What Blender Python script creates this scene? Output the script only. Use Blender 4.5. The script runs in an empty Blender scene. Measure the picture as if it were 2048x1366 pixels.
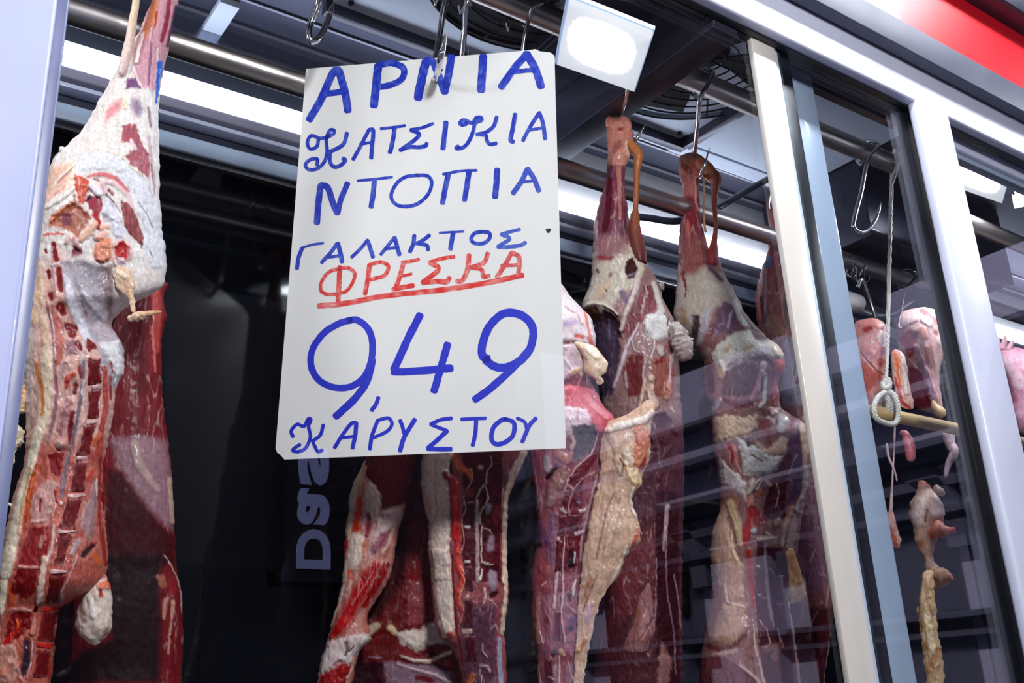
import bpy, math
import numpy as np
from mathutils import Vector

# ---------------------------------------------------------------- camera, world, exposure, big lights
SC = bpy.context.scene
COL = SC.collection
F, YAW, PIT, ROL = 2000.764, .630652, .3429555, -.0510733
K = .7                                    # one layout unit in metres
CAM = np.array([0., -K, 1.55])
def _basis():
    cy, sy, cp, sp = math.cos(YAW), math.sin(YAW), math.cos(PIT), math.sin(PIT)
    f = np.array([sy*cp, cy*cp, sp]); r = np.array([cy, -sy, 0.]); u = np.cross(r, f)
    cr, sr = math.cos(ROL), math.sin(ROL)
    return cr*r+sr*u, -sr*r+cr*u, f
RX, RY, RZ = _basis()
cam = bpy.data.cameras.new('camera'); camo = bpy.data.objects.new('camera', cam); COL.objects.link(camo)
cam.sensor_fit = 'HORIZONTAL'; cam.sensor_width = 36.; cam.lens = 36.*F/2048; cam.clip_start = .01
from mathutils import Matrix
camo.matrix_world = Matrix(((RX[0], RY[0], -RZ[0], CAM[0]), (RX[1], RY[1], -RZ[1], CAM[1]), (RX[2], RY[2], -RZ[2], CAM[2]), (0, 0, 0, 1)))
SC.camera = camo
SC.view_settings.view_transform = 'Standard'; SC.view_settings.look = 'None'
SC.view_settings.gamma = 1.0; SC.view_settings.use_curve_mapping = False
SC.view_settings.exposure = 0.0
SC.cycles.max_bounces = 8; SC.cycles.transparent_max_bounces = 16; SC.cycles.diffuse_bounces = 3
SC.cycles.caustics_reflective = False; SC.cycles.caustics_refractive = False
SC.cycles.sample_clamp_indirect = 6.0
SC.cycles.use_denoising = True
try: SC.cycles.denoiser = 'OPENIMAGEDENOISE'
except Exception: pass
W = bpy.data.worlds.new('evening_sky'); SC.world = W; W.use_nodes = True
wn = W.node_tree.nodes; wl = W.node_tree.links
bg = wn['Background']; bg.inputs['Strength'].default_value = 1.5
tc = wn.new('ShaderNodeTexCoord'); sep = wn.new('ShaderNodeSeparateXYZ'); rmp = wn.new('ShaderNodeValToRGB')
wl.new(tc.outputs['Generated'], sep.inputs[0]); wl.new(sep.outputs['Z'], rmp.inputs[0]); wl.new(rmp.outputs[0], bg.inputs['Color'])
rmp.color_ramp.elements[0].position = 0.; rmp.color_ramp.elements[0].color = (.44, .47, .66, 1)
rmp.color_ramp.elements[1].position = .8; rmp.color_ramp.elements[1].color = (.38, .45, .74, 1)

def U(x, y, z): return np.array([x*K, y*K, 1.55+(z-1.55)*K])
def area(name, loc, target, size, power, col=(1, 1, 1), sy=None):
    l = bpy.data.lights.new(name, 'AREA'); l.energy = power; l.color = col
    l.shape = 'RECTANGLE'; l.size = size; l.size_y = sy or size
    o = bpy.data.objects.new(name, l); COL.objects.link(o)
    o.location = Vector(loc); d = Vector(target)-Vector(loc)
    o.rotation_euler = d.to_track_quat('-Z', 'Y').to_euler()
    return o
# further ceiling floodlights of the same row, left of the frame, an added front fill, and the shop-sign lamps outside
area('flood_light_left', U(-.30, .04, 2.63), U(.55, .3, 1.9), .13, 2.6, (1, .985, .97))
area('front_fill', (.10, -1.3, 2.5), (.5, .18, 1.7), .22, 27, (1, .98, .965))  # unseen fill added to light the carcasses and sign from the front
area('fascia_lamp', (1.15, -.35, 2.86), (1.15, 0, 2.3), 1.2, 17, (.93, .96, 1), .07)
area('fascia_lamp_right', (2.75, -.34, 2.84), (2.2, 0, 2.5), .3, 8, (.9, .94, 1), .1)
sl = bpy.data.lights.new('sun', 'SUN'); sl.energy = 5.; sl.angle = .01; sl.color = (1, .97, .93)
so = bpy.data.objects.new('sun', sl); COL.objects.link(so); so.rotation_euler = Vector((.75, -.35, -.55)).to_track_quat('-Z', 'Y').to_euler()

# ---------------------------------------------------------------- helpers
def ray(px, py):
    px = np.asarray(px, float); py = np.asarray(py, float)
    d = ((px-1024)/F)[..., None]*RX + ((683-py)/F)[..., None]*RY + RZ
    return d/np.linalg.norm(d, axis=-1, keepdims=True)
def at(px, py, y):
    d = ray(px, py); return CAM + d*((y-CAM[1])/d[..., 1])[..., None]
def atu(px, py, y): return at(px, py, y*K)
def refl(px, py, axis, val):
    """point of the street seen mirrored in the pane, on the plane x or y = val"""
    d = ray(px, py); h = CAM + d*((0-CAM[1])/d[1]); d2 = d*np.array([1, -1, 1])
    return h + d2*((val-h[axis])/d2[axis])
def lin(c):
    c = np.asarray(c, float)/255.
    return np.where(c <= .04045, c/12.92, ((c+.055)/1.055)**2.4)
def lin4(c): return (*[float(v) for v in lin(c)], 1.)

def _hash(ix, iy, seed):
    h = (ix.astype(np.int64)*374761393 + iy.astype(np.int64)*668265263 + seed*974634777) & 0x7fffffff
    h = ((h ^ (h >> 13))*1274126177) & 0x7fffffff
    h = h ^ (h >> 16)
    return (h & 0xffff)/65535.
def vnoise(x, y, seed=0):
    x0 = np.floor(x); y0 = np.floor(y); fx = x-x0; fy = y-y0
    fx = fx*fx*(3-2*fx); fy = fy*fy*(3-2*fy)
    a = _hash(x0, y0, seed); b = _hash(x0+1, y0, seed); c = _hash(x0, y0+1, seed); d = _hash(x0+1, y0+1, seed)
    return (a*(1-fx)+b*fx)*(1-fy)+(c*(1-fx)+d*fx)*fy
def fbm(x, y, seed=0, o=3):
    s = 0; a = .5; t = 0
    for i in range(o):
        s = s+a*vnoise(x, y, seed+i*17); t += a; x = x*2.03; y = y*2.03; a *= .5
    return s/t
def sstep(a, b, x):
    t = np.clip((x-a)/(b-a+1e-9), 0, 1); return t*t*(3-2*t)

CR = dict(P=(0, 0, 1.), A1=(80, 0, 4.879), A2=(80, 260, 4.879), A3=(60, 480, 4.553), A4=(0, 640, 4.553), A5=(0, 880, 5.389), A6=(0, 1110, 5.337),
 B1=(620, 880, 4.879), B2=(820, 880, 4.879), B3=(620, 1100, 5.136), B4=(820, 1100, 5.136), B5=(1020, 560, 4.553), B6=(1020, 820, 4.553), B7=(1020, 1066, 4.553),
 C1=(1150, 480, 4.553), C2=(1320, 480, 4.553), C3=(1220, 740, 4.553), C4=(1400, 740, 4.553), C5=(1400, 1000, 3.732), C6=(1150, 1000, 3.732), C7=(1680, 580, 4.879), C8=(1480, 340, 2.97),
 D1=(1160, 220, 3.594), E=(1100, 240, 3.415), F=(1700, 840, 2.598), G1=(560, 80, 3.2517), G2=(540, 440, 2.788), H=(1600, 240, 2.969))
def tp(c, pts):
    x0, y0, s = CR[c]
    out = []
    for p in pts:
        q = [x0+p[0]/s, y0+p[1]/s]
        if len(p) > 2: q.append(p[2]/s)
        out.append(q)
    return np.array(out, float)

# colour / relief operations worked on flesh surfaces
def L(c, col, pts, h=0., soft=.6, n=.35, f=0., nb=0.): return ('L', tp(c, pts), col, h, soft, n, f, nb, CR[c][2])
def Pg(c, col, pts, h=0., soft=8, n=1., f=0., nb=0.): return ('P', tp(c, pts), col, h, soft/CR[c][2], n, f, nb, CR[c][2])
HS = .68      # relief of painted features, in mm per unit
def paint(X, Y, rgb, hgt, ops, seed):
    for i, op in enumerate(ops):
        kind, pts, col, h, soft, n, f, nb, s = op
        pad = (pts[:, 2].max() if kind == 'L' else 6)*1.6+3
        m = (X > pts[:, 0].min()-pad) & (X < pts[:, 0].max()+pad) & (Y > pts[:, 1].min()-pad) & (Y < pts[:, 1].max()+pad)
        idx = np.nonzero(m)[0]
        if not len(idx): continue
        x = X[idx]; y = Y[idx]
        # ragged edges
        wx = x+n*(fbm(x/7., y/7., seed+i)-.5)*9; wy = y+n*(fbm(x/7.+50, y/7., seed+i+5)-.5)*9
        if kind == 'L':
            best = np.full(len(x), 9.); across = np.zeros(len(x)); along = np.zeros(len(x))
            P = pts if len(pts) > 1 else np.vstack([pts, pts+[[.1, .1, 0]]])
            acc = 0.
            for a, b in zip(P[:-1], P[1:]):
                d = b[:2]-a[:2]; ll = max(np.hypot(*d), 1e-6); d = d/ll
                t = np.clip(((wx-a[0])*d[0]+(wy-a[1])*d[1])/ll, 0, 1)
                w = a[2]+(b[2]-a[2])*t
                cx = wx-a[0]-d[0]*t*ll; cy = wy-a[1]-d[1]*t*ll
                q = np.hypot(cx, cy)/np.maximum(w, .2)
                k = q < best
                best = np.where(k, q, best); across = np.where(k, cx*-d[1]+cy*d[0], across); along = np.where(k, acc+t*ll, along)
                acc += ll
            al = sstep(0, soft, 1-best); prof = np.sqrt(np.clip(1-best*best, 0, 1))
        else:
            ins = np.zeros(len(x), bool); dist = np.full(len(x), 1e9)
            n_ = len(pts)
            for k in range(n_):
                a = pts[k]; b = pts[(k+1) % n_]
                c1 = (a[1] > wy) != (b[1] > wy)
                xi = (b[0]-a[0])*(wy-a[1])/(b[1]-a[1]+1e-9)+a[0]
                ins ^= c1 & (wx < xi)
                d = b-a; t = np.clip(((wx-a[0])*d[0]+(wy-a[1])*d[1])/(d@d+1e-9), 0, 1)
                dist = np.minimum(dist, np.hypot(wx-a[0]-d[0]*t, wy-a[1]-d[1]*t))
            sd = np.where(ins, dist, -dist)
            al = sstep(-soft, soft, sd); prof = sstep(0, max(6., soft*3), sd); across = wx; along = wy
        fac = 1.
        c = lin(col)[None, :]
        if f: fac = 1+f*(fbm(across/1.6, along/26., seed+i+9)-.5)*2.2
        c = np.clip(c*np.atleast_1d(fac)[:, None], 0, 1)
        rgb[idx] = rgb[idx]*(1-al[:, None])+c*al[:, None]
        dh = h*prof*HS
        if f: dh = dh+al*f*.8*(fbm(across/1.6, along/26., seed+i+9)-.5)
        if nb: dh = dh+al*nb*HS*(fbm(x/6., y/6., seed+i+3)-.5)*2
        hgt[idx] += dh
MATS = {}
def new_mat(name):
    m = bpy.data.materials.new(name); m.use_nodes = True
    nt = m.node_tree; nt.nodes.clear()
    out = nt.nodes.new('ShaderNodeOutputMaterial'); b = nt.nodes.new('ShaderNodeBsdfPrincipled')
    nt.links.new(b.outputs[0], out.inputs[0])
    return m, nt, b, out
def pmat(name, col, rough=.5, metal=0., bump=0., bscale=60., var=.0, vscale=20., coat=0., spec=.5, stretch=None, emis=None):
    m, nt, b, out = new_mat(name)
    b.inputs['Roughness'].default_value = rough; b.inputs['Metallic'].default_value = metal
    b.inputs['Coat Weight'].default_value = coat; b.inputs['Specular IOR Level'].default_value = spec
    c = lin4(col); b.inputs['Base Color'].default_value = c
    if var or bump:
        t = nt.nodes.new('ShaderNodeTexCoord'); mp = nt.nodes.new('ShaderNodeMapping'); nt.links.new(t.outputs['Object'], mp.inputs[0])
        if stretch: mp.inputs['Scale'].default_value = stretch
        n = nt.nodes.new('ShaderNodeTexNoise'); n.inputs['Scale'].default_value = vscale; n.inputs['Detail'].default_value = 5
        nt.links.new(mp.outputs[0], n.inputs['Vector'])
        if var:
            r = nt.nodes.new('ShaderNodeValToRGB'); nt.links.new(n.outputs[0], r.inputs[0])
            r.color_ramp.elements[0].position = .3; r.color_ramp.elements[1].position = .7
            r.color_ramp.elements[0].color = (*[max(0, v*(1-var)) for v in c[:3]], 1); r.color_ramp.elements[1].color = (*[min(1, v*(1+var)) for v in c[:3]], 1)
            nt.links.new(r.outputs[0], b.inputs['Base Color'])
            mr = nt.nodes.new('ShaderNodeMapRange'); nt.links.new(n.outputs[0], mr.inputs[0])
            mr.inputs['To Min'].default_value = rough*.8; mr.inputs['To Max'].default_value = min(1, rough*1.25); nt.links.new(mr.outputs[0], b.inputs['Roughness'])
        if bump:
            n2 = nt.nodes.new('ShaderNodeTexNoise'); n2.inputs['Scale'].default_value = bscale; n2.inputs['Detail'].default_value = 4
            nt.links.new(mp.outputs[0], n2.inputs['Vector'])
            bp = nt.nodes.new('ShaderNodeBump'); bp.inputs['Strength'].default_value = bump; bp.inputs['Distance'].default_value = .004
            nt.links.new(n2.outputs[0], bp.inputs['Height']); nt.links.new(bp.outputs[0], b.inputs['Normal'])
    if emis:
        b.inputs['Emission Color'].default_value = lin4(emis[0]); b.inputs['Emission Strength'].default_value = emis[1]
    MATS[name] = m
    return m
def flesh_mat(name, rough=.43, coat=.2):
    m, nt, b, out = new_mat(name)
    a = nt.nodes.new('ShaderNodeAttribute'); a.attribute_name = 'Col'
    t = nt.nodes.new('ShaderNodeTexCoord')
    n = nt.nodes.new('ShaderNodeTexNoise'); n.inputs['Scale'].default_value = 320; n.inputs['Detail'].default_value = 6; n.inputs['Roughness'].default_value = .65
    nt.links.new(t.outputs['Object'], n.inputs['Vector'])
    mr = nt.nodes.new('ShaderNodeMapRange'); nt.links.new(n.outputs[0], mr.inputs[0]); mr.inputs['From Min'].default_value = .25; mr.inputs['From Max'].default_value = .75
    mr.inputs['To Min'].default_value = .70; mr.inputs['To Max'].default_value = 1.22
    mx = nt.nodes.new('ShaderNodeVectorMath'); mx.operation = 'SCALE'
    nt.links.new(a.outputs['Color'], mx.inputs[0]); nt.links.new(mr.outputs[0], mx.inputs['Scale'])
    nt.links.new(mx.outputs[0], b.inputs['Base Color'])
    n2 = nt.nodes.new('ShaderNodeTexNoise'); n2.inputs['Scale'].default_value = 210; n2.inputs['Detail'].default_value = 7; n2.inputs['Roughness'].default_value = .62
    mp = nt.nodes.new('ShaderNodeMapping'); mp.inputs['Scale'].default_value = (1, 1, .3)
    nt.links.new(t.outputs['Object'], mp.inputs[0]); nt.links.new(mp.outputs[0], n2.inputs['Vector'])
    bp = nt.nodes.new('ShaderNodeBump'); bp.inputs['Strength'].default_value = .5; bp.inputs['Distance'].default_value = .003
    nt.links.new(n2.outputs[0], bp.inputs['Height']); nt.links.new(bp.outputs[0], b.inputs['Normal'])
    mr2 = nt.nodes.new('ShaderNodeMapRange'); nt.links.new(n2.outputs[0], mr2.inputs[0])
    mr2.inputs['To Min'].default_value = rough*.7; mr2.inputs['To Max'].default_value = rough*1.5; nt.links.new(mr2.outputs[0], b.inputs['Roughness'])
    lm = nt.nodes.new('ShaderNodeRGBToBW'); nt.links.new(mx.outputs[0], lm.inputs[0])
    for sock, lo_, hi_ in (('Specular IOR Level', .10, .5), ('Coat Weight', .02, coat)):
        q = nt.nodes.new('ShaderNodeMapRange'); nt.links.new(lm.outputs[0], q.inputs[0]); q.inputs['From Min'].default_value = .01; q.inputs['From Max'].default_value = .22
        q.inputs['To Min'].default_value = lo_; q.inputs['To Max'].default_value = hi_; nt.links.new(q.outputs[0], b.inputs[sock])
    b.inputs['Coat Roughness'].default_value = .16
    b.inputs['Subsurface Weight'].default_value = .12; b.inputs['Subsurface Radius'].default_value = (.006, .0022, .0016); b.inputs['Subsurface Scale'].default_value = 1.
    MATS[name] = m
    return m
M_FLESH = flesh_mat('raw_meat')

def vivid(c, k=1.32, g=1.1):
    l = c.mean(1, keepdims=True); c = np.clip(l+(c-l)*k, .002, 1); return np.clip(c**g, 0, 1)
def mesh_obj(name, verts, faces, mat, parent=None, smooth=True, cols=None):
    me = bpy.data.meshes.new(name)
    verts = np.asarray(verts, float)
    if parent is not None: verts = verts-np.array(root_loc(parent))
    me.from_pydata([tuple(v) for v in verts], [], [tuple(f) for f in faces])
    if smooth: me.polygons.foreach_set('use_smooth', [True]*len(me.polygons))
    if cols is not None:
        at_ = me.color_attributes.new('Col', 'FLOAT_COLOR', 'POINT')
        c4 = np.ones((len(verts), 4)); c4[:, :3] = cols
        at_.data.foreach_set('color', c4.ravel())
    me.materials.append(mat); me.update()
    o = bpy.data.objects.new(name, me); COL.objects.link(o)
    if parent is not None: o.parent = parent
    return o
def root_loc(o):
    l = np.array(o.location)
    while o.parent is not None:
        o = o.parent; l = l+np.array(o.location)
    return l
def thing(name, label, cat, loc, group=None):
    o = bpy.data.objects.new(name, None); COL.objects.link(o); o.location = Vector(loc); o.empty_display_size = .05
    tag(o, label, cat, group); return o
def tag(o, label, cat, group=None):
    o['label'] = label; o['category'] = cat
    if group: o['group'] = group
    return o
def struct(o):
    o['kind'] = 'structure'; return o

BOXF = [(0, 1, 3, 2), (4, 6, 7, 5), (0, 4, 5, 1), (2, 3, 7, 6), (0, 2, 6, 4), (1, 5, 7, 3)]
def box(name, a, b, mat, parent=None, bev=0., unit=True):
    a = np.array(a, float); b = np.array(b, float)
    if unit: a = U(*a); b = U(*b)
    vs = [(x, y, z) for x in (a[0], b[0]) for y in (a[1], b[1]) for z in (a[2], b[2])]
    if parent is None:
        ctr = (a+b)/2
        o = mesh_obj(name, np.array(vs)-ctr, BOXF, mat, None, False); o.location = Vector(ctr)
    else: o = mesh_obj(name, vs, BOXF, mat, parent, False)
    if bev:
        md = o.modifiers.new('bevel', 'BEVEL'); md.width = bev; md.segments = 3; md.limit_method = 'ANGLE'
        for p in o.data.polygons: p.use_smooth = True
        md.harden_normals = False
    return o
def tube_geo(pts, rad, n=12, cap=True):
    pts = np.array(pts, float); rad = np.broadcast_to(np.asarray(rad, float), (len(pts),))
    tg = np.gradient(pts, axis=0); tg /= np.linalg.norm(tg, axis=1, keepdims=True)+1e-12
    nrm = np.cross(tg[0], [0, 0, 1.]);
    if np.linalg.norm(nrm) < .1: nrm = np.cross(tg[0], [0, 1., 0])
    vs = []
    a = np.linspace(0, 2*np.pi, n, endpoint=False)
    for p, t, r in zip(pts, tg, rad):
        nrm = nrm-t*(nrm@t); nrm /= np.linalg.norm(nrm)+1e-12
        bn = np.cross(t, nrm)
        vs.append(p+r*(np.cos(a)[:, None]*nrm+np.sin(a)[:, None]*bn))
    vs = np.concatenate(vs); fs = []
    for i in range(len(pts)-1):
        for j in range(n):
            fs.append((i*n+j, i*n+(j+1) % n, (i+1)*n+(j+1) % n, (i+1)*n+j))
    if cap:
        fs.append(tuple(range(n-1, -1, -1))); k = (len(pts)-1)*n; fs.append(tuple(range(k, k+n)))
    return vs, fs
def spline(pts, m=8):
    """Catmull-Rom through the points (any number of columns)"""
    p = np.array(pts, float)
    if len(p) < 3: return np.array([p[0]+(p[-1]-p[0])*t for t in np.linspace(0, 1, m+1)])
    q = np.vstack([2*p[0]-p[1], p, 2*p[-1]-p[-2]]); out = []
    for i in range(1, len(q)-2):
        for t in np.linspace(0, 1, m, endpoint=False):
            a, b, c, d = q[i-1:i+3]
            out.append(.5*((2*b)+(c-a)*t+(2*a-5*b+4*c-d)*t*t+(3*b-a-3*c+d)*t**3))
    out.append(p[-1]); return np.array(out)
def tube(name, pts, rad, mat, parent=None, n=12, smooth_pts=0):
    pts = np.array(pts, float)
    if smooth_pts: pts = spline(pts, smooth_pts)
    v, f = tube_geo(pts, rad, n)
    if parent is None:
        c = v.mean(0); o = mesh_obj(name, v-c, f, mat); o.location = Vector(c); return o
    return mesh_obj(name, v, f, mat, parent)

# ---------------------------------------------------------------- flesh builders
class Frame:
    """upright plane through a hanging carcass, turned towards the street"""
    def __init__(s, px, py, y):
        s.o = at(px, py, y); d = s.o-CAM; d[2] = 0; s.n = d/np.linalg.norm(d)
        s.mpp = np.linalg.norm(s.o-CAM)/F
    def pt(s, px, py, depth=0.):
        d = ray(px, py); t = ((s.o-CAM)@s.n)/(d@s.n)
        return CAM+d*(t+depth)[..., None]
def surf(fr, X, Y):
    """depth of the last built lobe's front at these places"""
    ys, c0, hw, uf, D = fr.surf; X = np.asarray(X, float); Y = np.asarray(Y, float)
    i = np.clip(np.searchsorted(ys, Y.ravel()), 0, len(ys)-1); u = np.clip((X.ravel()-c0[i])/hw[i], -.97, .97)
    j = np.clip(np.searchsorted(uf, u), 1, len(uf)-1); t = (u-uf[j-1])/(uf[j]-uf[j-1])
    return (D[i, j-1]*(1-t)+D[i, j]*t).reshape(X.shape)
def edge(rows, ys):
    r = np.array(sorted(rows), float)
    def hermite(k):
        x = r[:, 0]; y = r[:, k]; m = np.gradient(y, x) if len(x) > 1 else np.zeros(1)
        i = np.clip(np.searchsorted(x, ys)-1, 0, len(x)-2); h = x[i+1]-x[i]; t = np.clip((ys-x[i])/h, 0, 1)
        sl = (y[i+1]-y[i])/h
        m0 = np.where(np.sign(m[i]) == np.sign(sl), np.sign(sl)*np.minimum(abs(m[i]), 3*abs(sl)), 0); m1 = np.where(np.sign(m[i+1]) == np.sign(sl), np.sign(sl)*np.minimum(abs(m[i+1]), 3*abs(sl)), 0)
        return (2*t**3-3*t**2+1)*y[i]+(t**3-2*t**2+t)*h*m0+(-2*t**3+3*t**2)*y[i+1]+(t**3-t**2)*h*m1
    return hermite(1), hermite(2)
def lobe(name, parent, fr, rows, base, ops=(), T=.75, Tmax=.06, depth=0., step=3., nx=90, nb=14, back=.7, jag=1.2, seed=1, base2=None, streak=.35, rough=1.6, pw=2.2, c='P'):
    rows = [(CR[c][1]+r[0]/CR[c][2], CR[c][0]+r[1]/CR[c][2], CR[c][0]+r[2]/CR[c][2]) for r in rows]
    y0, y1 = min(r[0] for r in rows), max(r[0] for r in rows)
    ys = np.linspace(y0, y1, max(4, int((y1-y0)/step)+1))
    xl, xr = edge(rows, ys)
    jl = jag*(fbm(ys/9., ys*0+seed, seed)-.5)*4; jr = jag*(fbm(ys/9., ys*0+seed+9, seed+3)-.5)*4
    c0 = (xl+xr)/2; hw = np.maximum((xr-xl)/2, .3)
    cp = np.clip(hw.copy()*.55, 2, 9); hw = hw*np.sqrt(np.clip(1-(1-np.clip((ys-y0)/cp[:1], 0, 1))**2, .12, 1))*np.sqrt(np.clip(1-(1-np.clip((y1-ys)/cp[-1:], 0, 1))**2, .12, 1))
    hws = np.convolve(np.pad(hw, 12, mode='edge'), np.ones(25)/25, 'valid') if len(hw) > 25 else hw
    th = np.minimum(T*hws*fr.mpp, Tmax)
    endf = np.minimum(1, np.sqrt(np.clip((ys-y0)/14.+.02, 0, 1)))*np.minimum(1, np.sqrt(np.clip((y1-ys)/14.+.02, 0, 1)))
    th = th*endf
    s = np.linspace(-1, 1, nx); uf = .55*np.sin(s*np.pi/2)+.45*s
    sb = np.linspace(1, -1, nb+2)[1:-1]; ub = np.sin(sb*np.pi/2)
    X = c0[:, None]+hw[:, None]*uf[None]+jl[:, None]*np.clip(-uf[None], 0, 1)**8+jr[:, None]*np.clip(uf[None], 0, 1)**8; Yg = np.repeat(ys[:, None], nx, 1)
    prof = (1-np.abs(uf)**pw)**.5
    xf = X.ravel(); yf = Yg.ravel()
    rgb = np.repeat(lin(base)[None], len(xf), 0)
    if base2 is not None:
        k = sstep(.3, .7, fbm(xf/7., yf/45., seed+2))[:, None]; rgb = rgb*(1-k)+lin(base2)[None]*k
    rgb = rgb*(1+streak*(fbm(xf/3., yf/30., seed+7)-.5)[:, None])
    hg = (fbm(xf/16., yf/22., seed+11)-.5)*2*rough+(fbm(xf/5., yf/6., seed+13)-.5)*.7*rough*.6
    paint(xf, yf, rgb, hg, ops, seed*31)
    # fibres, fine fascia lines and flecks
    lum = rgb.mean(1)
    wob = 14*(fbm(xf/30., yf/40., seed+41)-.5)
    rdg = 1-np.abs(2*fbm((xf+wob)/11., yf/70., seed+42, 2)-1)
    k = (sstep(.93, .99, rdg)*.42*sstep(.4, .62, fbm(xf/40., yf/40., seed+43))*np.clip(1.2-lum*1.4, 0, 1)*sstep(.03, .09, lum))[:, None]
    rgb = rgb*(1-k)+np.array([[.72, .56, .53]])*k; hg = hg+k[:, 0]*.5
    fl = sstep(.70, .82, fbm(xf/2.6, yf/5., seed+44, 3))*sstep(.5, .7, fbm(xf/26., yf/26., seed+45)); k = (fl*.32*np.clip(lum*1.6-.2, 0, 1))[:, None]
    rgb = rgb*(1-k)+np.array([[.42, .16, .15]])*k
    rgb *= (1+.30*(fbm(xf/4., yf/7., seed+21)-.5)+.22*(fbm(xf/1.7, yf/14., seed+22, 2)-.5))[:, None]
    rgb = vivid(rgb)
    fade = np.clip((1-np.abs(uf))*9, 0, 1)
    D = depth-(th[:, None]*prof[None])-hg.reshape(len(ys), nx)*.001*fade[None]*endf[:, None]
    Pf = fr.pt(X, Yg, D); fr.surf = (ys, c0, hw, uf, D)
    Xb = c0[:, None]+hw[:, None]*ub[None]+jl[:, None]*np.clip(-ub[None], 0, 1)**8+jr[:, None]*np.clip(ub[None], 0, 1)**8; Yb = np.repeat(ys[:, None], nb, 1)
    Pb = fr.pt(Xb, Yb, depth+th[:, None]*back*((1-np.abs(ub)**pw)**.5)[None])
    V = np.concatenate([Pf, Pb], 1); n = nx+nb; m = len(ys)
    cf = np.concatenate([rgb.reshape(m, nx, 3), np.repeat(rgb.reshape(m, nx, 3)[:, nx//2:nx//2+1]*.8, nb, 1)], 1)
    i, j = np.meshgrid(np.arange(m-1), np.arange(n), indexing='ij'); jn = (j+1) % n
    Fq = np.stack([i*n+j, (i+1)*n+j, (i+1)*n+jn, i*n+jn], -1).reshape(-1, 4)
    verts = V.reshape(-1, 3); cols = np.clip(cf.reshape(-1, 3), 0, 1)
    faces = Fq.tolist()+[list(range(n)), list(range((m-1)*n+n-1, (m-1)*n-1, -1))]
    return mesh_obj(name, verts, faces, M_FLESH, parent, True, cols)
def strand(name, parent, fr, c, pts, col, depth=-.03, col2=None, n=14, seed=1, flat=1., rough=.16, m=7):
    """tendon, cord or string of fat: a tapering, uneven tube"""
    p = spline(tp(c, pts), m); P3 = fr.pt(p[:, 0], p[:, 1], np.full(len(p), depth) if depth is not None else surf(fr, p[:, 0], p[:, 1])-.5*p[:, 2]*fr.mpp); r = np.maximum(p[:, 2], .4)*fr.mpp
    if len(r) > 2: r[0] *= .55; r[-1] *= .45
    v, f = tube_geo(P3, r, n)
    ang = np.tile(np.arange(n), len(p)); ln = np.repeat(np.arange(len(p)), n)
    k = 1+rough*2*(fbm(np.cos(ang/n*6.283)*2+ln*.55, np.sin(ang/n*6.283)*2+ln*.3, seed)-.5)
    cen = np.repeat(P3, n, 0); v = cen+(v-cen)*k[:, None]
    t = np.repeat(np.linspace(0, 1, len(p)), n)[:, None]
    cc = lin(col)[None]*(1-t)+lin(col2 if col2 is not None else col)[None]*t
    cc = cc*(1+.35*(fbm(ang*1.3, ln*.35, seed+3)-.5)[:, None])
    return mesh_obj(name, v, f, M_FLESH, parent, True, vivid(np.clip(cc, 0, 1)))
def patch(name, parent, fr, c, quad, col, rim=None, h=.004, depth=None, n=12, seed=1, bow=.12, nb=.0012):
    """sawn bone or disc: a slightly bowed plate let into the surface between four corners (from upper left, clockwise)"""
    q = tp(c, quad); u, v = np.meshgrid(np.linspace(0, 1, n), np.linspace(0, 1, n))
    w = abs(q[1, 0]-q[0, 0]); q = q+(np.array([[_hash(np.array(k), np.array(j), seed) for j in (0, 1)] for k in range(4)])-.5)*w*.14
    def bil(k): return (q[0, k]*(1-u)+q[1, k]*u)*(1-v)+(q[3, k]*(1-u)+q[2, k]*u)*v
    X = bil(0); Y = bil(1)
    e = np.minimum(np.minimum(u, 1-u), np.minimum(v, 1-v))
    X = X-(u-.5)*np.sin(v*np.pi)*w*bow*2+(fbm(X/5., Y/5., seed)-.5)*3; Y = Y+(fbm(X/5., Y/5., seed+4)-.5)*3
    # rounded corners
    cu, cv = u-.5, v-.5; k = np.clip((np.abs(2*cu)**6+np.abs(2*cv)**6)**(1/6.), 1, 2); X = X.mean()+(X-X.mean())/k**.7; Y = Y.mean()+(Y-Y.mean())/k**.7
    pr = sstep(0, .16, e); D = surf(fr, X, Y)
    hh = .0002+h*.28*pr+nb*.7*(fbm(X/3., Y/3., seed+2)-.5)*2*pr
    front = fr.pt(X, Y, D-hh); backv = fr.pt(X, Y, D+.004)
    cc = np.repeat(lin(col)[None], n*n, 0)*(1+.9*(fbm(X.ravel()/3.5, Y.ravel()/6., seed+6)-.5)[:, None])
    if rim is not None:
        k = (sstep(.13, .0, e.ravel())*sstep(.35, .65, fbm(X.ravel()/5., Y.ravel()/5., seed+8)))[:, None]; cc = cc*(1-k)+lin(rim)[None]*k
    V = np.concatenate([front.reshape(-1, 3), backv.reshape(-1, 3)]); N = n*n; fs = []
    for i in range(n-1):
        for j in range(n-1):
            a = i*n+j; fs.append((a, a+n, a+n+1, a+1))
    fs.append(tuple([N+0, N+n-1, N+N-1, N+N-n]))
    bd = [i for i in range(n)]+[i*n+n-1 for i in range(1, n)]+[N-1-i for i in range(1, n)]+[N-n-i*n for i in range(1, n-1)]
    for a, b in zip(bd, bd[1:]+bd[:1]): fs.append((a, b, N+b, N+a))
    return mesh_obj(name, V, fs, M_FLESH, parent, True, vivid(np.clip(np.vstack([cc, cc*.7]), 0, 1)))
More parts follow.
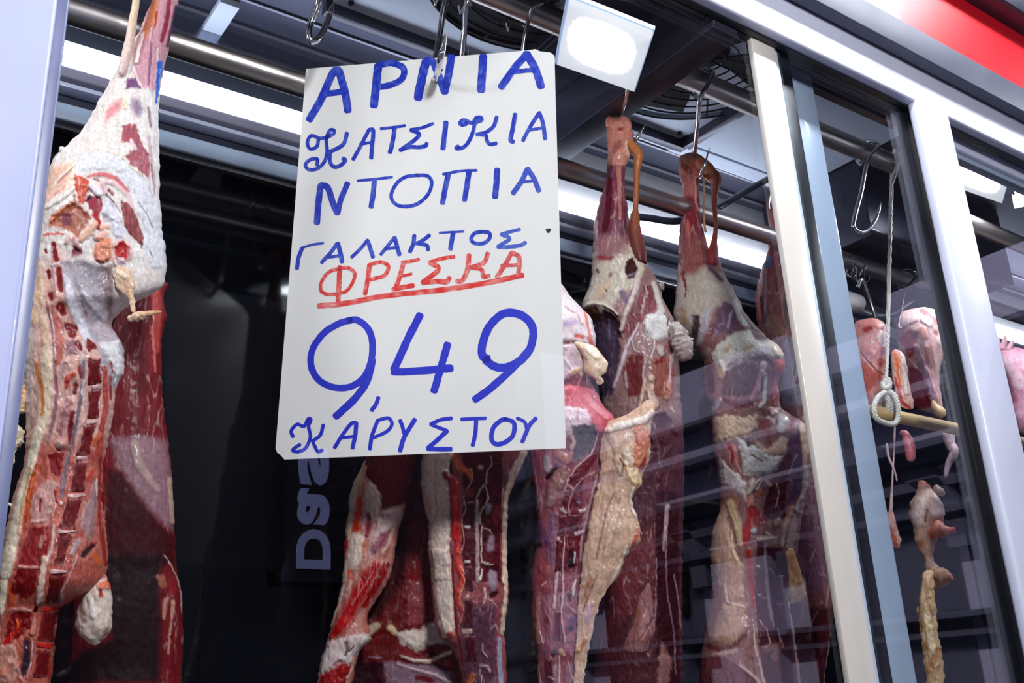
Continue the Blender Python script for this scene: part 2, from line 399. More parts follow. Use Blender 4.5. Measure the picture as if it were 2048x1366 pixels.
# ---------------------------------------------------------------- materials
M_ALU = pmat('white_lacquered_aluminium', (206, 211, 234), .3, 0, bump=.02, var=.03, vscale=8, coat=.4)
M_CREAM = pmat('ivory_lacquered_profile', (204, 199, 193), .35, 0, var=.03, vscale=9, coat=.3)
M_BLUEALU = pmat('pale_blue_profile', (176, 192, 214), .3, 0, var=.05, vscale=9, coat=.3)
M_GASKET = pmat('black_rubber_gasket', (14, 15, 22), .35, 0, var=.3, vscale=60)
M_JAMB = pmat('blue_white_aluminium', (166, 174, 214), .34, 0, bump=.02, var=.04, vscale=6, coat=.3)
M_JGASK = pmat('slate_seal', (98, 106, 142), .35, 0, var=.08, vscale=30)
M_LILAC = pmat('lilac_grey_reflector', (150, 146, 164), .6, 0, var=.06, vscale=8)
M_FAND = pmat('matt_black_fan', (9, 10, 18), .7, 0, spec=.2)
M_STEEL = pmat('brushed_stainless_steel', (176, 176, 182), .3, 1, bump=.06, bscale=30, var=.10, vscale=12, stretch=(.2, 4, 4))
M_PIPE = pmat('worn_steel_pipe', (186, 176, 170), .34, 1, bump=.10, bscale=60, var=.18, vscale=18, stretch=(.25, 2, 2))
M_HOOK = pmat('polished_steel_hook', (214, 212, 212), .16, 1, var=.06, vscale=50)
M_CEIL = pmat('dull_steel_ceiling', (74, 76, 90), .42, .8, bump=.05, bscale=22, var=.14, vscale=7, stretch=(.3, 3, 3))
M_PLATE = pmat('grey_painted_fan_plate', (216, 226, 240), .5, 0, var=.06, vscale=10)
M_DARK = pmat('black_plastic', (16, 17, 24), .4, 0, var=.2, vscale=30)
M_DARKMETAL = pmat('dark_grey_beam_paint', (48, 48, 64), .38, .3, var=.15, vscale=12, coat=.2)
M_BACKP = pmat('gloss_back_panel', (150, 155, 170), .16, .9, var=.06, vscale=6)
M_BLACKGLASS = pmat('black_door_glass', (5, 6, 9), .05, 0, spec=.35)
M_RED = pmat('red_fascia', (212, 18, 34), .38, 0, var=.05, vscale=5, coat=.12)
M_GREYBOARD = pmat('grey_fascia_ledge', (66, 70, 88), .5, 0, var=.12, vscale=15)
M_CARD = pmat('white_sign_card', (242, 237, 231), .33, 0, bump=.03, bscale=8, var=.015, vscale=12, coat=.25)
M_WOOD = pmat('pale_wood', (206, 172, 116), .55, 0, bump=.2, bscale=50, var=.16, vscale=16, stretch=(.3, 6, 6))
M_ROPE = pmat('cotton_rope', (226, 220, 208), .85, 0, bump=.5, bscale=260, var=.08, vscale=80)
M_WHITEPL = pmat('white_plastic', (228, 226, 222), .4, 0, var=.04, vscale=20)
M_WALLX = pmat('painted_case_wall', (120, 122, 132), .5, 0, var=.08, vscale=6)

def glass_mat(name, tint=(.93, .95, .97), f0=.045, rough=0.):
    m = bpy.data.materials.new(name); m.use_nodes = True; nt = m.node_tree; nt.nodes.clear()
    N = nt.nodes.new; Lk = nt.links.new
    out = N('ShaderNodeOutputMaterial'); mix = N('ShaderNodeMixShader'); tr = N('ShaderNodeBsdfTransparent'); gl = N('ShaderNodeBsdfGlossy')
    tr.inputs[0].default_value = (*tint, 1); gl.inputs['Roughness'].default_value = rough; gl.inputs['Color'].default_value = (1, 1, 1, 1)
    g = N('ShaderNodeNewGeometry'); dt = N('ShaderNodeVectorMath'); dt.operation = 'DOT_PRODUCT'
    Lk(g.outputs['Incoming'], dt.inputs[0]); Lk(g.outputs['Normal'], dt.inputs[1])
    ab = N('ShaderNodeMath'); ab.operation = 'ABSOLUTE'; Lk(dt.outputs['Value'], ab.inputs[0])
    om = N('ShaderNodeMath'); om.operation = 'SUBTRACT'; om.inputs[0].default_value = 1.; Lk(ab.outputs[0], om.inputs[1])
    pw = N('ShaderNodeMath'); pw.operation = 'POWER'; Lk(om.outputs[0], pw.inputs[0]); pw.inputs[1].default_value = 5.
    ma = N('ShaderNodeMath'); ma.operation = 'MULTIPLY_ADD'; Lk(pw.outputs[0], ma.inputs[0]); ma.inputs[1].default_value = 1-f0; ma.inputs[2].default_value = f0
    Lk(ma.outputs[0], mix.inputs[0]); Lk(tr.outputs[0], mix.inputs[1]); Lk(gl.outputs[0], mix.inputs[2]); Lk(mix.outputs[0], out.inputs[0])
    MATS[name] = m; return m
M_GLASS = glass_mat('window_glass')

# ---------------------------------------------------------------- shop front frame (the setting)
def S(name, a, b, mat, bev=0.): return struct(box(name, a, b, mat, None, bev))
S('trim_1', (-1.2, -.03, 2.705), (4.2, .0, 2.84), M_ALU, .003).name = 'trim_1'           # header profile
S('trim_2', (-1.2, .0, 2.712), (4.2, .03, 2.80), M_GASKET, .001)
S('trim_3', (-1.2, -.012, 2.7), (4.2, -.002, 2.706), M_GASKET)
S('trim_4', (-1.2, -.062, 2.797), (4.2, -.035, 2.872), M_GREYBOARD, .002)
S('wall_front', (-1.2, -.058, 2.872), (4.2, .05, 3.9), M_RED)
S('trim_5', (1.9, -.11, 3.055), (4.2, -.055, 3.12), M_DARKMETAL, .002)
S('trim_6', (-.9, -.035, .6), (.1385, .0, 2.705), M_JAMB, .004)                             # left jamb
S('trim_7', (.138, -.018, .6), (.152, .02, 2.705), M_JGASK, .002)
S('trim_8', (1.323, .0, .6), (1.388, .012, 2.714), M_CREAM, .0015)                        # meeting post
S('trim_9', (1.388, .004, .6), (1.40, .014, 2.714), M_BLUEALU, .001)
S('trim_10', (1.40, .018, .6), (1.455, .05, 2.73), M_GASKET, .002)
S('trim_11', (1.488, .046, .6), (1.562, .075, 2.73), M_BLUEALU, .004)                     # stile of the second leaf
S('trim_12', (1.40, .05, 2.732), (1.86, .075, 2.80), M_DARKMETAL, .002)
S('trim_13', (1.56, .052, 2.708), (1.86, .07, 2.732), M_GASKET)
S('trim_14', (1.812, -.012, .6), (1.856, .03, 2.72), M_GASKET, .002)                      # mullion
S('trim_15', (1.80, -.034, .6), (1.921, -.008, 2.72), M_ALU, .006)
S('trim_16', (1.921, .0, 2.775), (4.2, .02, 2.80), M_DARKMETAL)
S('trim_17', (1.90, .018, 2.682), (4.2, .045, 2.722), M_ALU, .003)                        # second sash rail
S('trim_18', (1.90, .03, 2.722), (4.2, .05, 2.80), M_DARKMETAL)
S('trim_19', (1.96, .03, 2.668), (4.2, .05, 2.681), M_BLUEALU)
def pane(name, x0, x1, z0, z1, y):
    o = struct(box(name, (x0, y, z0), (x1, y+.006, z1), M_GLASS)); return o
pane('window_1', .145, 1.33, .62, 2.712, .006)
pane('window_2', 1.40, 1.815, .62, 2.722, .0)
pane('window_3', 1.93, 4.2, .62, 2.685, .03)

# case interior
S('ceiling', (-1., .0, 2.85), (4.2, .8, 2.9), M_CEIL)
S('wall_back', (-1., .70, .3), (4.2, .76, 2.86), M_WALLX)
S('floor', (-1., .03, .3), (4.2, .72, .55), M_WHITEPL)
S('wall_left', (-1.1, .0, .3), (-1., .8, 2.9), M_WALLX)
S('wall_right', (4.2, .0, .3), (4.25, .8, 2.9), M_WALLX)
S('trim_20', (-1., .685, 2.692), (1.12, .70, 2.85), M_BACKP)
S('trim_35', (1.12, .685, 2.692), (4.2, .70, 2.85), M_WHITEPL)
S('trim_36', (1.29, .03, 2.846), (2.12, .56, 2.8495), M_PLATE)                               # gloss panel over the tube
S('trim_21', (-1., .682, 2.753), (4.2, .686, 2.758), M_ALU)
S('trim_23', (-1., .64, 2.612), (4.2, .70, 2.634), M_LILAC, .003)
S('trim_24', (-1., .655, 2.602), (4.2, .70, 2.611), M_ALU, .001)
S('trim_25', (-1., .684, 2.582), (4.2, .70, 2.602), M_DARKMETAL)
S('trim_26', (-1., .676, 2.548), (4.2, .70, 2.582), M_BLUEALU, .002)
S('trim_27', (-1., .684, 2.540), (4.2, .70, 2.548), M_GASKET)
S('trim_28', (-1., .680, 2.533), (4.2, .70, 2.540), M_STEEL, .001)
# dark sliding doors behind the carcasses: black glass leaves between thin rails
for i in range(8):
    x0 = -1.+i*.65
    S('door_%d' % (i+1), (x0+.008, .688, .56), (x0+.642, .697, 2.533), M_BLACKGLASS)
S('trim_29', (-1., .566, 2.845), (4.2, .572, 2.851), M_STEEL)                             # ceiling seams
S('trim_30', (-1., .642, 2.843), (4.2, .652, 2.851), M_STEEL)
S('trim_31', (.506, .585, 2.835), (.545, .685, 2.85), M_PLATE, .001)                      # light strap on the ceiling
S('trim_32', (2.125, .33, 2.62), (2.80, .66, 2.85), M_DARKMETAL, .003)                    # cooler box at the right end
S('trim_33', (1.66, .05, 2.842), (2.12, .50, 2.851), M_PLATE)
S('trim_34', (1.66, .515, 2.842), (2.12, .56, 2.851), M_PLATE)

# LED batten along the back wall
bat = thing('batten_light', 'long bright white light batten running along the back wall', 'light', U(1.4, .66, 2.665))
M_TUBE = pmat('lit_diffuser', (255, 255, 255), .4, 0, emis=((232, 238, 255), 8.))
tube('diffuser', [U(-.98, .664, 2.665), U(1.4, .664, 2.665), U(4.18, .664, 2.665)], .030*K, M_TUBE, bat, 16)
box('back_tray', (-.98, .684, 2.64), (4.18, .692, 2.69), M_ALU, bat)
# beam between the fans
bm = thing('ceiling_beam', 'dark painted beam crossing the case ceiling beside the floodlight', 'beam', U(1.25, .3, 2.7))
box('web', (1.222, -.0, 2.69), (1.285, .69, 2.848), M_DARKMETAL, bm, .002)
box('lower_flange', (1.218, .0, 2.682), (1.288, .69, 2.69), M_DARKMETAL, bm, .001)
box('side_flange', (1.10, .05, 2.80), (1.222, .69, 2.812), M_DARKMETAL, bm, .001)

# evaporator fans in grey plates
def fan(cx, cy, r, x0, x1, y1, label):
    t = thing('ceiling_fan', label, 'fan', U(cx, cy, 2.84), 'round cooling fans in the case ceiling')
    # square plate with a round hole
    n = 64; a = np.linspace(0, 2*np.pi, n, endpoint=False); z = 2.838
    hole = np.stack([cx+r*np.cos(a), cy+r*np.sin(a)], 1)
    ou = []
    for k in a:
        d = np.array([math.cos(k), math.sin(k)]); tx = ((x1 if d[0] > 0 else x0)-cx)/d[0] if abs(d[0]) > 1e-6 else 9; ty = ((y1 if d[1] > 0 else -.03)-cy)/d[1] if abs(d[1]) > 1e-6 else 9
        s = min(tx, ty); s = max(s, r*1.002); ou.append([cx+d[0]*s, cy+d[1]*s])
    ou = np.array(ou)
    V = [U(p[0], p[1], z) for p in hole]+[U(p[0], p[1], z) for p in ou]+[U(p[0], p[1], z+.01) for p in hole]+[U(p[0], p[1], z+.01) for p in ou]
    Fs = []
    for i in range(n):
        j = (i+1) % n
        Fs += [(i, j, n+j, n+i), (2*n+j, 2*n+i, 3*n+i, 3*n+j), (i, 2*n+i, 2*n+j, j), (n+i, n+j, 3*n+j, 3*n+i)]
    mesh_obj('plate', V, Fs, M_PLATE, t, False)
    for (ax, ay, bx, by) in ((x0-.012, y1, x1+.012, y1+.022), (x1, .0, x1+.022, y1)):
        box('plate_edge', (ax, ay, 2.815), (bx, by, 2.849), M_DARKMETAL, t, .001)
    # dark opening
    tube('shroud', [U(cx, cy, 2.849), U(cx, cy, 2.847)], [r*K*1.02]*2, M_FAND, t, 48)
    for k, rr in enumerate(np.linspace(.035, r*.98, 8)):
        c = [U(cx+rr*math.cos(q), cy+rr*math.sin(q), 2.834-.01*(1-(rr/r)**2)) for q in np.linspace(0, 2*np.pi, 49)]
        tube('grille_ring', c, .0014, M_FAND, t, 6)
    for q in np.linspace(0, np.pi, 4, endpoint=False):
        c = [U(cx+s*r*math.cos(q), cy+s*r*math.sin(q), 2.836-.01*(1-s*s)) for s in np.linspace(-1, 1, 13)]
        tube('grille_spoke', c, .0016, M_FAND, t, 6)
    tube('hub', [U(cx, cy, 2.847), U(cx, cy, 2.838)], [.05*K, .045*K], M_FAND, t, 20)
    for k in range(5):
        q = k*2*np.pi/5; vs = []
        for rr in (.05, .12, r*.9):
            for w, dz in ((-.22, .0), (.22, .006)):
                vs.append(U(cx+rr*math.cos(q+w), cy+rr*math.sin(q+w), 2.8395+dz))
        mesh_obj('blade', vs, [(0, 1, 3, 2), (2, 3, 5, 4)], M_FAND, t)
    for (sx, sy) in ((x0+.03, y1-.02), (x1-.03, y1-.02)):
        tube('screw', [U(sx, sy, 2.838), U(sx, sy, 2.833)], .004, M_FAND, t, 10)
fan(1.0, .17, .255, .69, 1.10, .478, 'left ceiling fan in grey plate, partly behind the hanging price sign')
fan(1.45, .215, .25, 1.288, 1.648, .497, 'right ceiling fan with ring grille, beyond the dark beam')

# rails
tag(tube('hanging_rail', [U(-.95, .2, 2.742), U(1., .2, 2.742), U(2.06, .2, 2.742)], .0235*K, M_PIPE, None, 24), 'front steel hanging rail that holds the price sign hook', 'rail')
tag(tube('hanging_rail', [U(-.95, .4, 2.572), U(1., .4, 2.572), U(4.15, .4, 2.565)], .0215*K, M_PIPE, None, 24), 'rear steel hanging rail in front of the bright batten', 'rail')
tag(tube('hanging_rail', [U(2.15, .2, 2.66), U(4.15, .2, 2.62)], .022*K, M_PIPE, None, 20), 'steel rail seen through the far right pane', 'rail')
tag(tube('bent_pipe', [atu(*tp('E', [(p, q)])[0], y) for p, q, y in ((560, 655, .52), (690, 672, .52), (800, 690, .51), (890, 688, .50), (1010, 662, .47), (1150, 600, .45), (1330, 492, .46), (1510, 392, .46), (1700, 280, .46))], .006, M_DARKMETAL, None, 12, 6), 'dark bent pipe passing behind the rear hanging rail', 'pipe')

# floodlight under the beam
def rect_pose(pts, z, names):
    return None
def flood(quad, zs, label, strength):
    P = []
    for (px, py), z in zip(quad, zs):
        d = ray(px, py); zz = 1.55+(z-1.55)*K; P.append(CAM+d*((zz-CAM[2])/d[2]))
    P = np.array(P); ctr = P.mean(0)
    ex = ((P[1]-P[0])+(P[2]-P[3]))/2; ey = ((P[3]-P[0])+(P[2]-P[1]))/2
    nz = np.cross(ex, ey); nz /= np.linalg.norm(nz)
    if nz[2] > 0: nz = -nz
    t = thing('flood_light', label, 'light', ctr+np.array([0, 0, .03]), 'square floodlights in the case ceiling')
    def pl(u, v, h): return ctr+ex*u+ey*v+nz*h
    def slab(name, hw, h0, h1, mat, tp_=1., par=t):
        vs = [pl(sx*hw, sy*hw, h0) for sx, sy in ((-1, -1), (1, -1), (1, 1), (-1, 1))]+[pl(sx*hw*tp_, sy*hw*tp_, h1) for sx, sy in ((-1, -1), (1, -1), (1, 1), (-1, 1))]
        return mesh_obj(name, vs, [(0, 1, 2, 3), (4, 7, 6, 5)]+[(i, i+4, (i+1) % 4+4, (i+1) % 4) for i in range(4)], mat, par, False)
    o = slab('housing', .42, -.016, -.005, M_DARKMETAL, 1.12)
    o = slab('rim', .5, -.006, -.001, M_LENS, .985)
    # frosted lens, brightest over the LED array behind it
    n = 29; g_ = np.linspace(-.475, .475, n); uu, vv = np.meshgrid(g_, g_)
    vs = [pl(a, b, .0008) for a, b in zip(uu.ravel(), vv.ravel())]
    fs = [(i*n+j, i*n+j+1, (i+1)*n+j+1, (i+1)*n+j) for i in range(n-1) for j in range(n-1)]
    q_ = (np.abs((uu.ravel()+.03)/.30)**3+np.abs((vv.ravel()+.01)/.26)**3)**(1/3.)
    e_ = .75+.4*np.exp(-(q_/1.4)**2)+strength*sstep(1.3, .7, q_)
    mesh_obj('lens', vs, fs, M_LED, t, False, np.repeat(e_[:, None], 3, 1)*np.array([[.93, .96, 1.]]))
    box_c = ctr-nz*.045
    v, f = tube_geo([ctr-nz*.014, ctr-nz*.05], [.012, .012], 12); mesh_obj('bracket', v, f, M_DARKMETAL, t)
    return t
M_LENS = pmat('frosted_lens_rim', (196, 212, 236), .4, 0, emis=((190, 208, 250), .3))
m_, nt_, b_, o_ = new_mat('lit_frosted_lens'); M_LED = m_
a_ = nt_.nodes.new('ShaderNodeAttribute'); a_.attribute_name = 'Col'
b_.inputs['Base Color'].default_value = (.6, .65, .7, 1); b_.inputs['Emission Strength'].default_value = 1.
nt_.links.new(a_.outputs['Color'], b_.inputs['Emission Color'])
flood([(1137, -2), (1311, 54), (1271, 192), (1108, 124)], (2.6, 2.6, 2.6, 2.6), 'square white floodlight beside the top right of the price sign', 45)
flood([(1912, 300), (2020, 340), (2010, 410), (1890, 368)], (2.71, 2.71, 2.71, 2.71), 'square white floodlight behind the far right pane', 180)

# ---------------------------------------------------------------- the street behind the camera (seen mirrored in the panes)
S_pave = struct(mesh_obj('ground', [(-30, -40, -.01), (30, -40, -.01), (30, -.3, -.01), (-30, -.3, -.01)], [(0, 1, 2, 3)], pmat('asphalt_paving', (92, 94, 100), .8, 0, bump=.2, bscale=20, var=.15, vscale=3)))
struct(box('wall_plinth', (-1.2, -.02, -.66), (4.2, .0, .6), M_WALLX))
M_STUCCO = pmat('lavender_grey_stucco', (176, 170, 200), .8, 0, bump=.15, bscale=14, var=.08, vscale=2)
M_STONE = pmat('dark_stone_moulding', (84, 82, 104), .7, 0, bump=.2, bscale=12, var=.12, vscale=3)
M_WIN = pmat('dark_street_window', (14, 16, 24), .12, 0, var=.2, vscale=4)
XB = 6.2
def zr(py, px=1900): return refl(px, py, 0, XB)[2]
hall = thing('street_building', 'lavender classical facade across the street, mirrored in the glass', 'building', (XB+2, -8, 0))
def fb(name, y0, y1, z0, z1, d, mat, par=hall):
    return box(name, (XB-d, y0, z0), (XB+.3, y1, z1), mat, par, 0, False)
Y0, Y1 = -16., -.9
fb('facade', Y0, Y1, 0, 9.5, 0, M_STUCCO)
for (pa, pb, d) in ((905, 890, .32), (925, 905, .20), (975, 955, .12), (1032, 1018, .18), (1048, 1038, .10), (800, 785, .25), (700, 690, .2), (1240, 1228, .22), (1275, 1262, .12)):
    za, zb = zr(pa), zr(pb); fb('cornice', Y0, Y1, za, zb, d, M_STONE)
def arch(yc, zb, zt, r):
    n = 20; a = np.linspace(0, np.pi, n)
    for rr0, rr1, d, mat, nm in ((0, r, .02, M_WIN, 'arched_window'), (r, r*1.28, .12, M_STONE, 'archivolt')):
        vs = []
        for x in (XB-d, XB+.05):
            for k in a: vs.append((x, yc+rr1*math.cos(k), zt+rr1*math.sin(k)))
            for k in a[::-1]: vs.append((x, yc+max(rr0, .001)*math.cos(k), zt+max(rr0, .001)*math.sin(k)))
        m = 2*n; f = []
        for k in range(n-1):
            f.append((k, k+1, m-2-k, m-1-k)); f.append((m+k+1, m+k, m+m-1-k, m+m-2-k))
        for k in range(m): f.append((k, m+k, m+(k+1) % m, (k+1) % m))
        mesh_obj(nm, vs, f, mat, hall, False)
        if nm == 'arched_window': box('window_recess', (XB-.02, yc-r, zb), (XB+.05, yc+r, zt), M_WIN, hall, 0, False)
zt = zr(1100)
for yc in np.arange(-3.6, -15.5, -2.3):
    arch(yc, .4, zt, .62)
    for s_ in (-1, 1): box('pilaster', (XB-.14, yc+s_*.98-.12, 0), (XB+.1, yc+s_*.98+.12, zr(1050)), M_STUCCO, hall, 0, False)
    z0 = zr(1010)
    for (dz0, dz1) in ((.75, 2.0), (3.0, 4.2)):
        box('upper_window', (XB-.03, yc-.45, z0+dz0+.6), (XB+.05, yc+.45, z0+dz1+.6), M_WIN, hall, 0, False)
S_can = struct(box('wall_canopy', (-4, -2.5, 2.95), (3.3, -.06, 3.05), pmat('dark_canopy_boards', (44, 42, 50), .7, 0, bump=.2, bscale=10, var=.2, vscale=2, stretch=(.2, 3, 3)), None, 0, False)); S_can.name = 'ceiling_canopy'
# opposite shop front with its lit upright sign
M_SHOPDARK = pmat('dark_street_front', (34, 35, 44), .6, 0, var=.2, vscale=1.5)
sh = thing('shop_front', 'dark shop front opposite, mirrored in the main pane', 'building', (0, -7.2, 0))
YS = -7.
box('front_wall', (-12, -7.4, 0), (5.6, YS, 9), M_SHOPDARK, sh, 0, False)
for k in range(6):
    box('shop_window', (-10.4+k*2.6, YS-.05, 1.0), (-8.4+k*2.6, YS+.02, 2.6), M_WIN, sh, 0, False)
sg = thing('upright_sign', 'lit upright letter sign, mirrored low beside the price sign', 'sign', refl(628, 1020, 1, YS+.2))
M_SIGNBOX = pmat('sign_cabinet', (10, 10, 14), .5, 0)
M_GLOW = pmat('backlit_letters', (180, 185, 235), .5, 0, emis=((140, 150, 235), .2))
p_bot = refl(628, 1138, 1, YS+.2); p_top = refl(628, 880, 1, YS+.2); p_l = refl(598, 1030, 1, YS+.2); p_r = refl(664, 1030, 1, YS+.2)
hgt_ = abs(p_l[0]-p_r[0])
box('cabinet', (p_bot[0]-hgt_*.85, YS+.02, p_bot[2]-.1), (p_bot[0]+hgt_*.85, YS+.19, p_top[2]+1.2), M_SIGNBOX, sg, 0, False)
def street_letter(ch, py0, py1, size, sc):
    tx = bpy.data.curves.new('letter', 'FONT'); tx.body = ch; tx.size = size; tx.extrude = .01; tx.offset = .03*size; tx.materials.append(M_GLOW)
    to_ = bpy.data.objects.new('letter', tx); COL.objects.link(to_); bpy.context.view_layer.update()
    me = bpy.data.meshes.new_from_object(to_.evaluated_get(bpy.context.evaluated_depsgraph_get())); bpy.data.objects.remove(to_)
    to = bpy.data.objects.new('letter', me); COL.objects.link(to); to.parent = sg
    xs = [v.co.x for v in me.vertices]; ys_ = [v.co.y for v in me.vertices]; z0 = refl(628, py0, 1, YS+.2)[2]; z1 = refl(628, py1, 1, YS+.2)[2]
    fx = (z1-z0)/(max(xs)-min(xs)); fy = sc*hgt_/(max(ys_)-min(ys_))
    for v in me.vertices: v.co.x = (v.co.x-min(xs))*fx; v.co.y = (v.co.y-min(ys_))*fy
    # the word reads upwards; it faces +y (towards the shop)
    tm = Matrix(((0, 1, 0, 0), (0, 0, 1, 0), (1, 0, 0, 0), (0, 0, 0, 1)))
    to.matrix_local = Matrix.Translation(Vector((p_bot[0]-hgt_*.5, YS+.2, z0))-Vector(root_loc(sg)))@tm
street_letter('D', 1138, 1058, hgt_, 1.0)
street_letter('a', 1050, 978, hgt_, .95)
street_letter('s', 970, 888, hgt_, .92)
# ---------------------------------------------------------------- price sign
A_, B_, C_ = -.7314, -.0354, -.0356; SW, SH = .4085*K, .659*K
def sign_basis():
    r = np.array([math.cos(A_), math.sin(A_), 0]); n = np.array([math.sin(A_), -math.cos(A_), 0]); u = np.array([0, 0, 1.])
    u2 = math.cos(B_)*u+math.sin(B_)*n; n2 = np.cross(r, u2)
    return math.cos(C_)*r+math.sin(C_)*u2, -math.sin(C_)*r+math.cos(C_)*u2, n2
SR, SU, SN = sign_basis()
if SN@(CAM-at(878, 142, .112)) < 0: SN = -SN
STL = at(878, 142, .112)-SR*SW*.5439+SU*SH*.0392
def onsign(px, py):
    d = ray(px, py); t = ((STL-CAM)@SN)/(d@SN); return CAM+d*t[..., None]
sign = thing('price_sign', 'white card price sign with blue and red Greek handwriting, hanging from a hook', 'sign', at(878, 142, .112))
def sp(u, v, h): return STL+SR*u*SW-SU*v*SH+SN*h
def wav(u, v): return .0025*math.sin(u*3+.5)*math.sin(v*2.2+.3)
ou = [(0, 0)]+[(t, 0) for t in np.linspace(.1, .9, 9)]+[(.925, -.002), (.945, .006), (.985, .012), (1, .022)]+[(1, t) for t in np.linspace(.1, 1., 10)]+[(t, 1) for t in np.linspace(.9, .1, 9)]+[(.035, 1.0), (.02, .99), (.008, .985), (0, .975)]+[(0, t) for t in np.linspace(.9, .1, 9)]
nv = len(ou)
V = [sp(u, v, 0) for u, v in ou]+[sp(u, v, -.0012) for u, v in ou]
mesh_obj('card', V, [tuple(range(nv)), tuple(range(2*nv-1, nv-1, -1))]+[(i, nv+i, nv+(i+1) % nv, (i+1) % nv) for i in range(nv)], M_CARD, sign, False)
def marker_mat(name):
    m, nt, b, out = new_mat(name)
    a = nt.nodes.new('ShaderNodeAttribute'); a.attribute_name = 'Col'
    nt.links.new(a.outputs['Color'], b.inputs['Base Color']); b.inputs['Roughness'].default_value = .42; b.inputs['Coat Weight'].default_value = .2
    MATS[name] = m; return m
M_INK = marker_mat('marker_ink')
_ln = [0]
def letter(c, strokes, col, name='letter', lo=(70, 95, 205), streak=.45):
    """one handwritten character: ribbons of marker ink lying on the card"""
    x0, y0, s = CR[c]; V = []; Fc = []; Cc = []
    _ln[0] += 1; seed = _ln[0]
    for k, (pts, w) in enumerate(strokes):
        p = np.array(pts, float)
        p = spline(p, 8) if len(p) > 2 else np.array([p[0]+(p[-1]-p[0])*t for t in np.linspace(0, 1, 14)])
        q = np.stack([x0+p[:, 0]/s, y0+p[:, 1]/s], 1); w2 = w/s/2
        tg = np.gradient(q, axis=0); tg /= np.linalg.norm(tg, axis=1, keepdims=True)+1e-9
        nr = np.stack([-tg[:, 1], tg[:, 0]], 1)
        # round-ish ends
        q = np.vstack([q[0]-tg[0]*w2*.55, q, q[-1]+tg[-1]*w2*.55]); nr = np.vstack([nr[0], nr, nr[-1]])
        ws = np.full(len(q), w2); ws[0] *= .62; ws[-1] *= .62
        ln = np.arange(len(q)); acr = np.linspace(-1, 1, 7)
        wl_ = ws[:, None]*(1+.10*(fbm(ln[:, None]*.7+acr[None]*2, ln[:, None]*0+seed, seed+k)-.5)*2)
        G = q[:, None, :]+nr[:, None, :]*(acr[None, :, None]*wl_[..., None])
        P3 = onsign(G[..., 0], G[..., 1])+SN*(.00012+.00004*k)
        b0 = len(V); m = 7; V += P3.reshape(-1, 3).tolist()
        for i in range(len(q)-1):
            for j in range(m-1):
                a = b0+i*m+j; Fc.append((a, a+1, a+m+1, a+m))
        n_ = fbm(G[..., 0].ravel()/3.2, G[..., 1].ravel()/5., seed*3, 3); n2 = fbm(G[..., 0].ravel()/9., G[..., 1].ravel()/12., seed*3+5, 2)
        kk = np.clip(sstep(.5, .8, n_)*.8+sstep(.5, .85, n2)*.5, 0, 1)*streak
        Cc.append(lin(col)[None]*(1-kk[:, None])+lin(lo)[None]*kk[:, None])
    return mesh_obj(name, V, Fc, M_INK, sign, True, np.vstack(Cc))
BL = (22, 46, 178); BL2 = (24, 38, 196); RD = (226, 44, 36)
lo1 = (120, 150, 226)
g = 'G1'
letter(g, [([(190, 520), (270, 380), (345, 215), (385, 195)], 50), ([(385, 200), (420, 330), (442, 462)], 52), ([(290, 352), (345, 345), (400, 338)], 40)], BL, lo=lo1)
letter(g, [([(610, 430), (625, 300), (640, 165)], 54), ([(640, 165), (720, 150), (790, 172), (808, 215), (780, 265), (700, 298), (630, 305)], 42)], BL, lo=lo1)
letter(g, [([(897, 380), (922, 250), (950, 140)], 58), ([(950, 135), (1000, 150), (1030, 230), (1072, 340)], 50), ([(1070, 340), (1095, 230), (1115, 108)], 52)], BL, lo=lo1)
letter(g, [([(1308, 330), (1316, 200), (1322, 105)], 54)], BL, lo=lo1)
letter(g, [([(1437, 308), (1520, 190), (1605, 90)], 48), ([(1605, 90), (1660, 190), (1700, 305)], 52), ([(1530, 208), (1590, 200), (1650, 196)], 30)], BL, lo=lo1)
letter(g, [([(250, 650), (238, 695), (195, 708), (178, 665), (205, 622), (260, 640), (305, 632), (345, 612), (352, 590), (325, 588), (302, 640), (306, 720), (290, 790), (240, 838), (185, 842), (165, 812), (195, 780), (242, 775), (240, 815)], 24), ([(435, 605), (418, 670), (380, 702), (325, 727)], 28), ([(325, 727), (325, 790), (350, 825), (390, 818), (425, 785), (408, 770)], 26)], BL, lo=lo1)
letter(g, [([(475, 778), (530, 680), (578, 585)], 26), ([(578, 585), (606, 590), (600, 680), (593, 770)], 28), ([(520, 680), (560, 672), (605, 665)], 20)], BL, lo=lo1)
letter(g, [([(655, 577), (730, 570), (812, 557)], 20), ([(745, 575), (735, 650), (715, 733)], 30)], BL, lo=lo1)
letter(g, [([(995, 545), (920, 572), (850, 584)], 22), ([(850, 586), (905, 612), (870, 655), (780, 718)], 26), ([(780, 718), (840, 697), (900, 697), (945, 690), (955, 672)], 26)], BL, lo=lo1)
letter(g, [([(1080, 535), (1070, 620), (1060, 708)], 34)], BL, lo=lo1)
letter(g, [([(1215, 545), (1185, 552), (1172, 540), (1195, 522), (1250, 540), (1275, 508), (1305, 505), (1310, 522), (1270, 542), (1255, 600), (1220, 672), (1180, 704), (1145, 704), (1160, 690)], 26), ([(1410, 500), (1390, 560), (1340, 600), (1280, 615)], 26), ([(1280, 615), (1338, 620), (1345, 650), (1365, 678), (1408, 672)], 24)], BL, lo=lo1)
letter(g, [([(1530, 482), (1515, 570), (1500, 648), (1518, 665)], 30)], BL, lo=lo1)
letter(g, [([(1580, 655), (1630, 560), (1685, 474)], 26), ([(1685, 472), (1710, 540), (1725, 645)], 28), ([(1620, 587), (1670, 578), (1715, 570)], 20)], BL, lo=lo1)
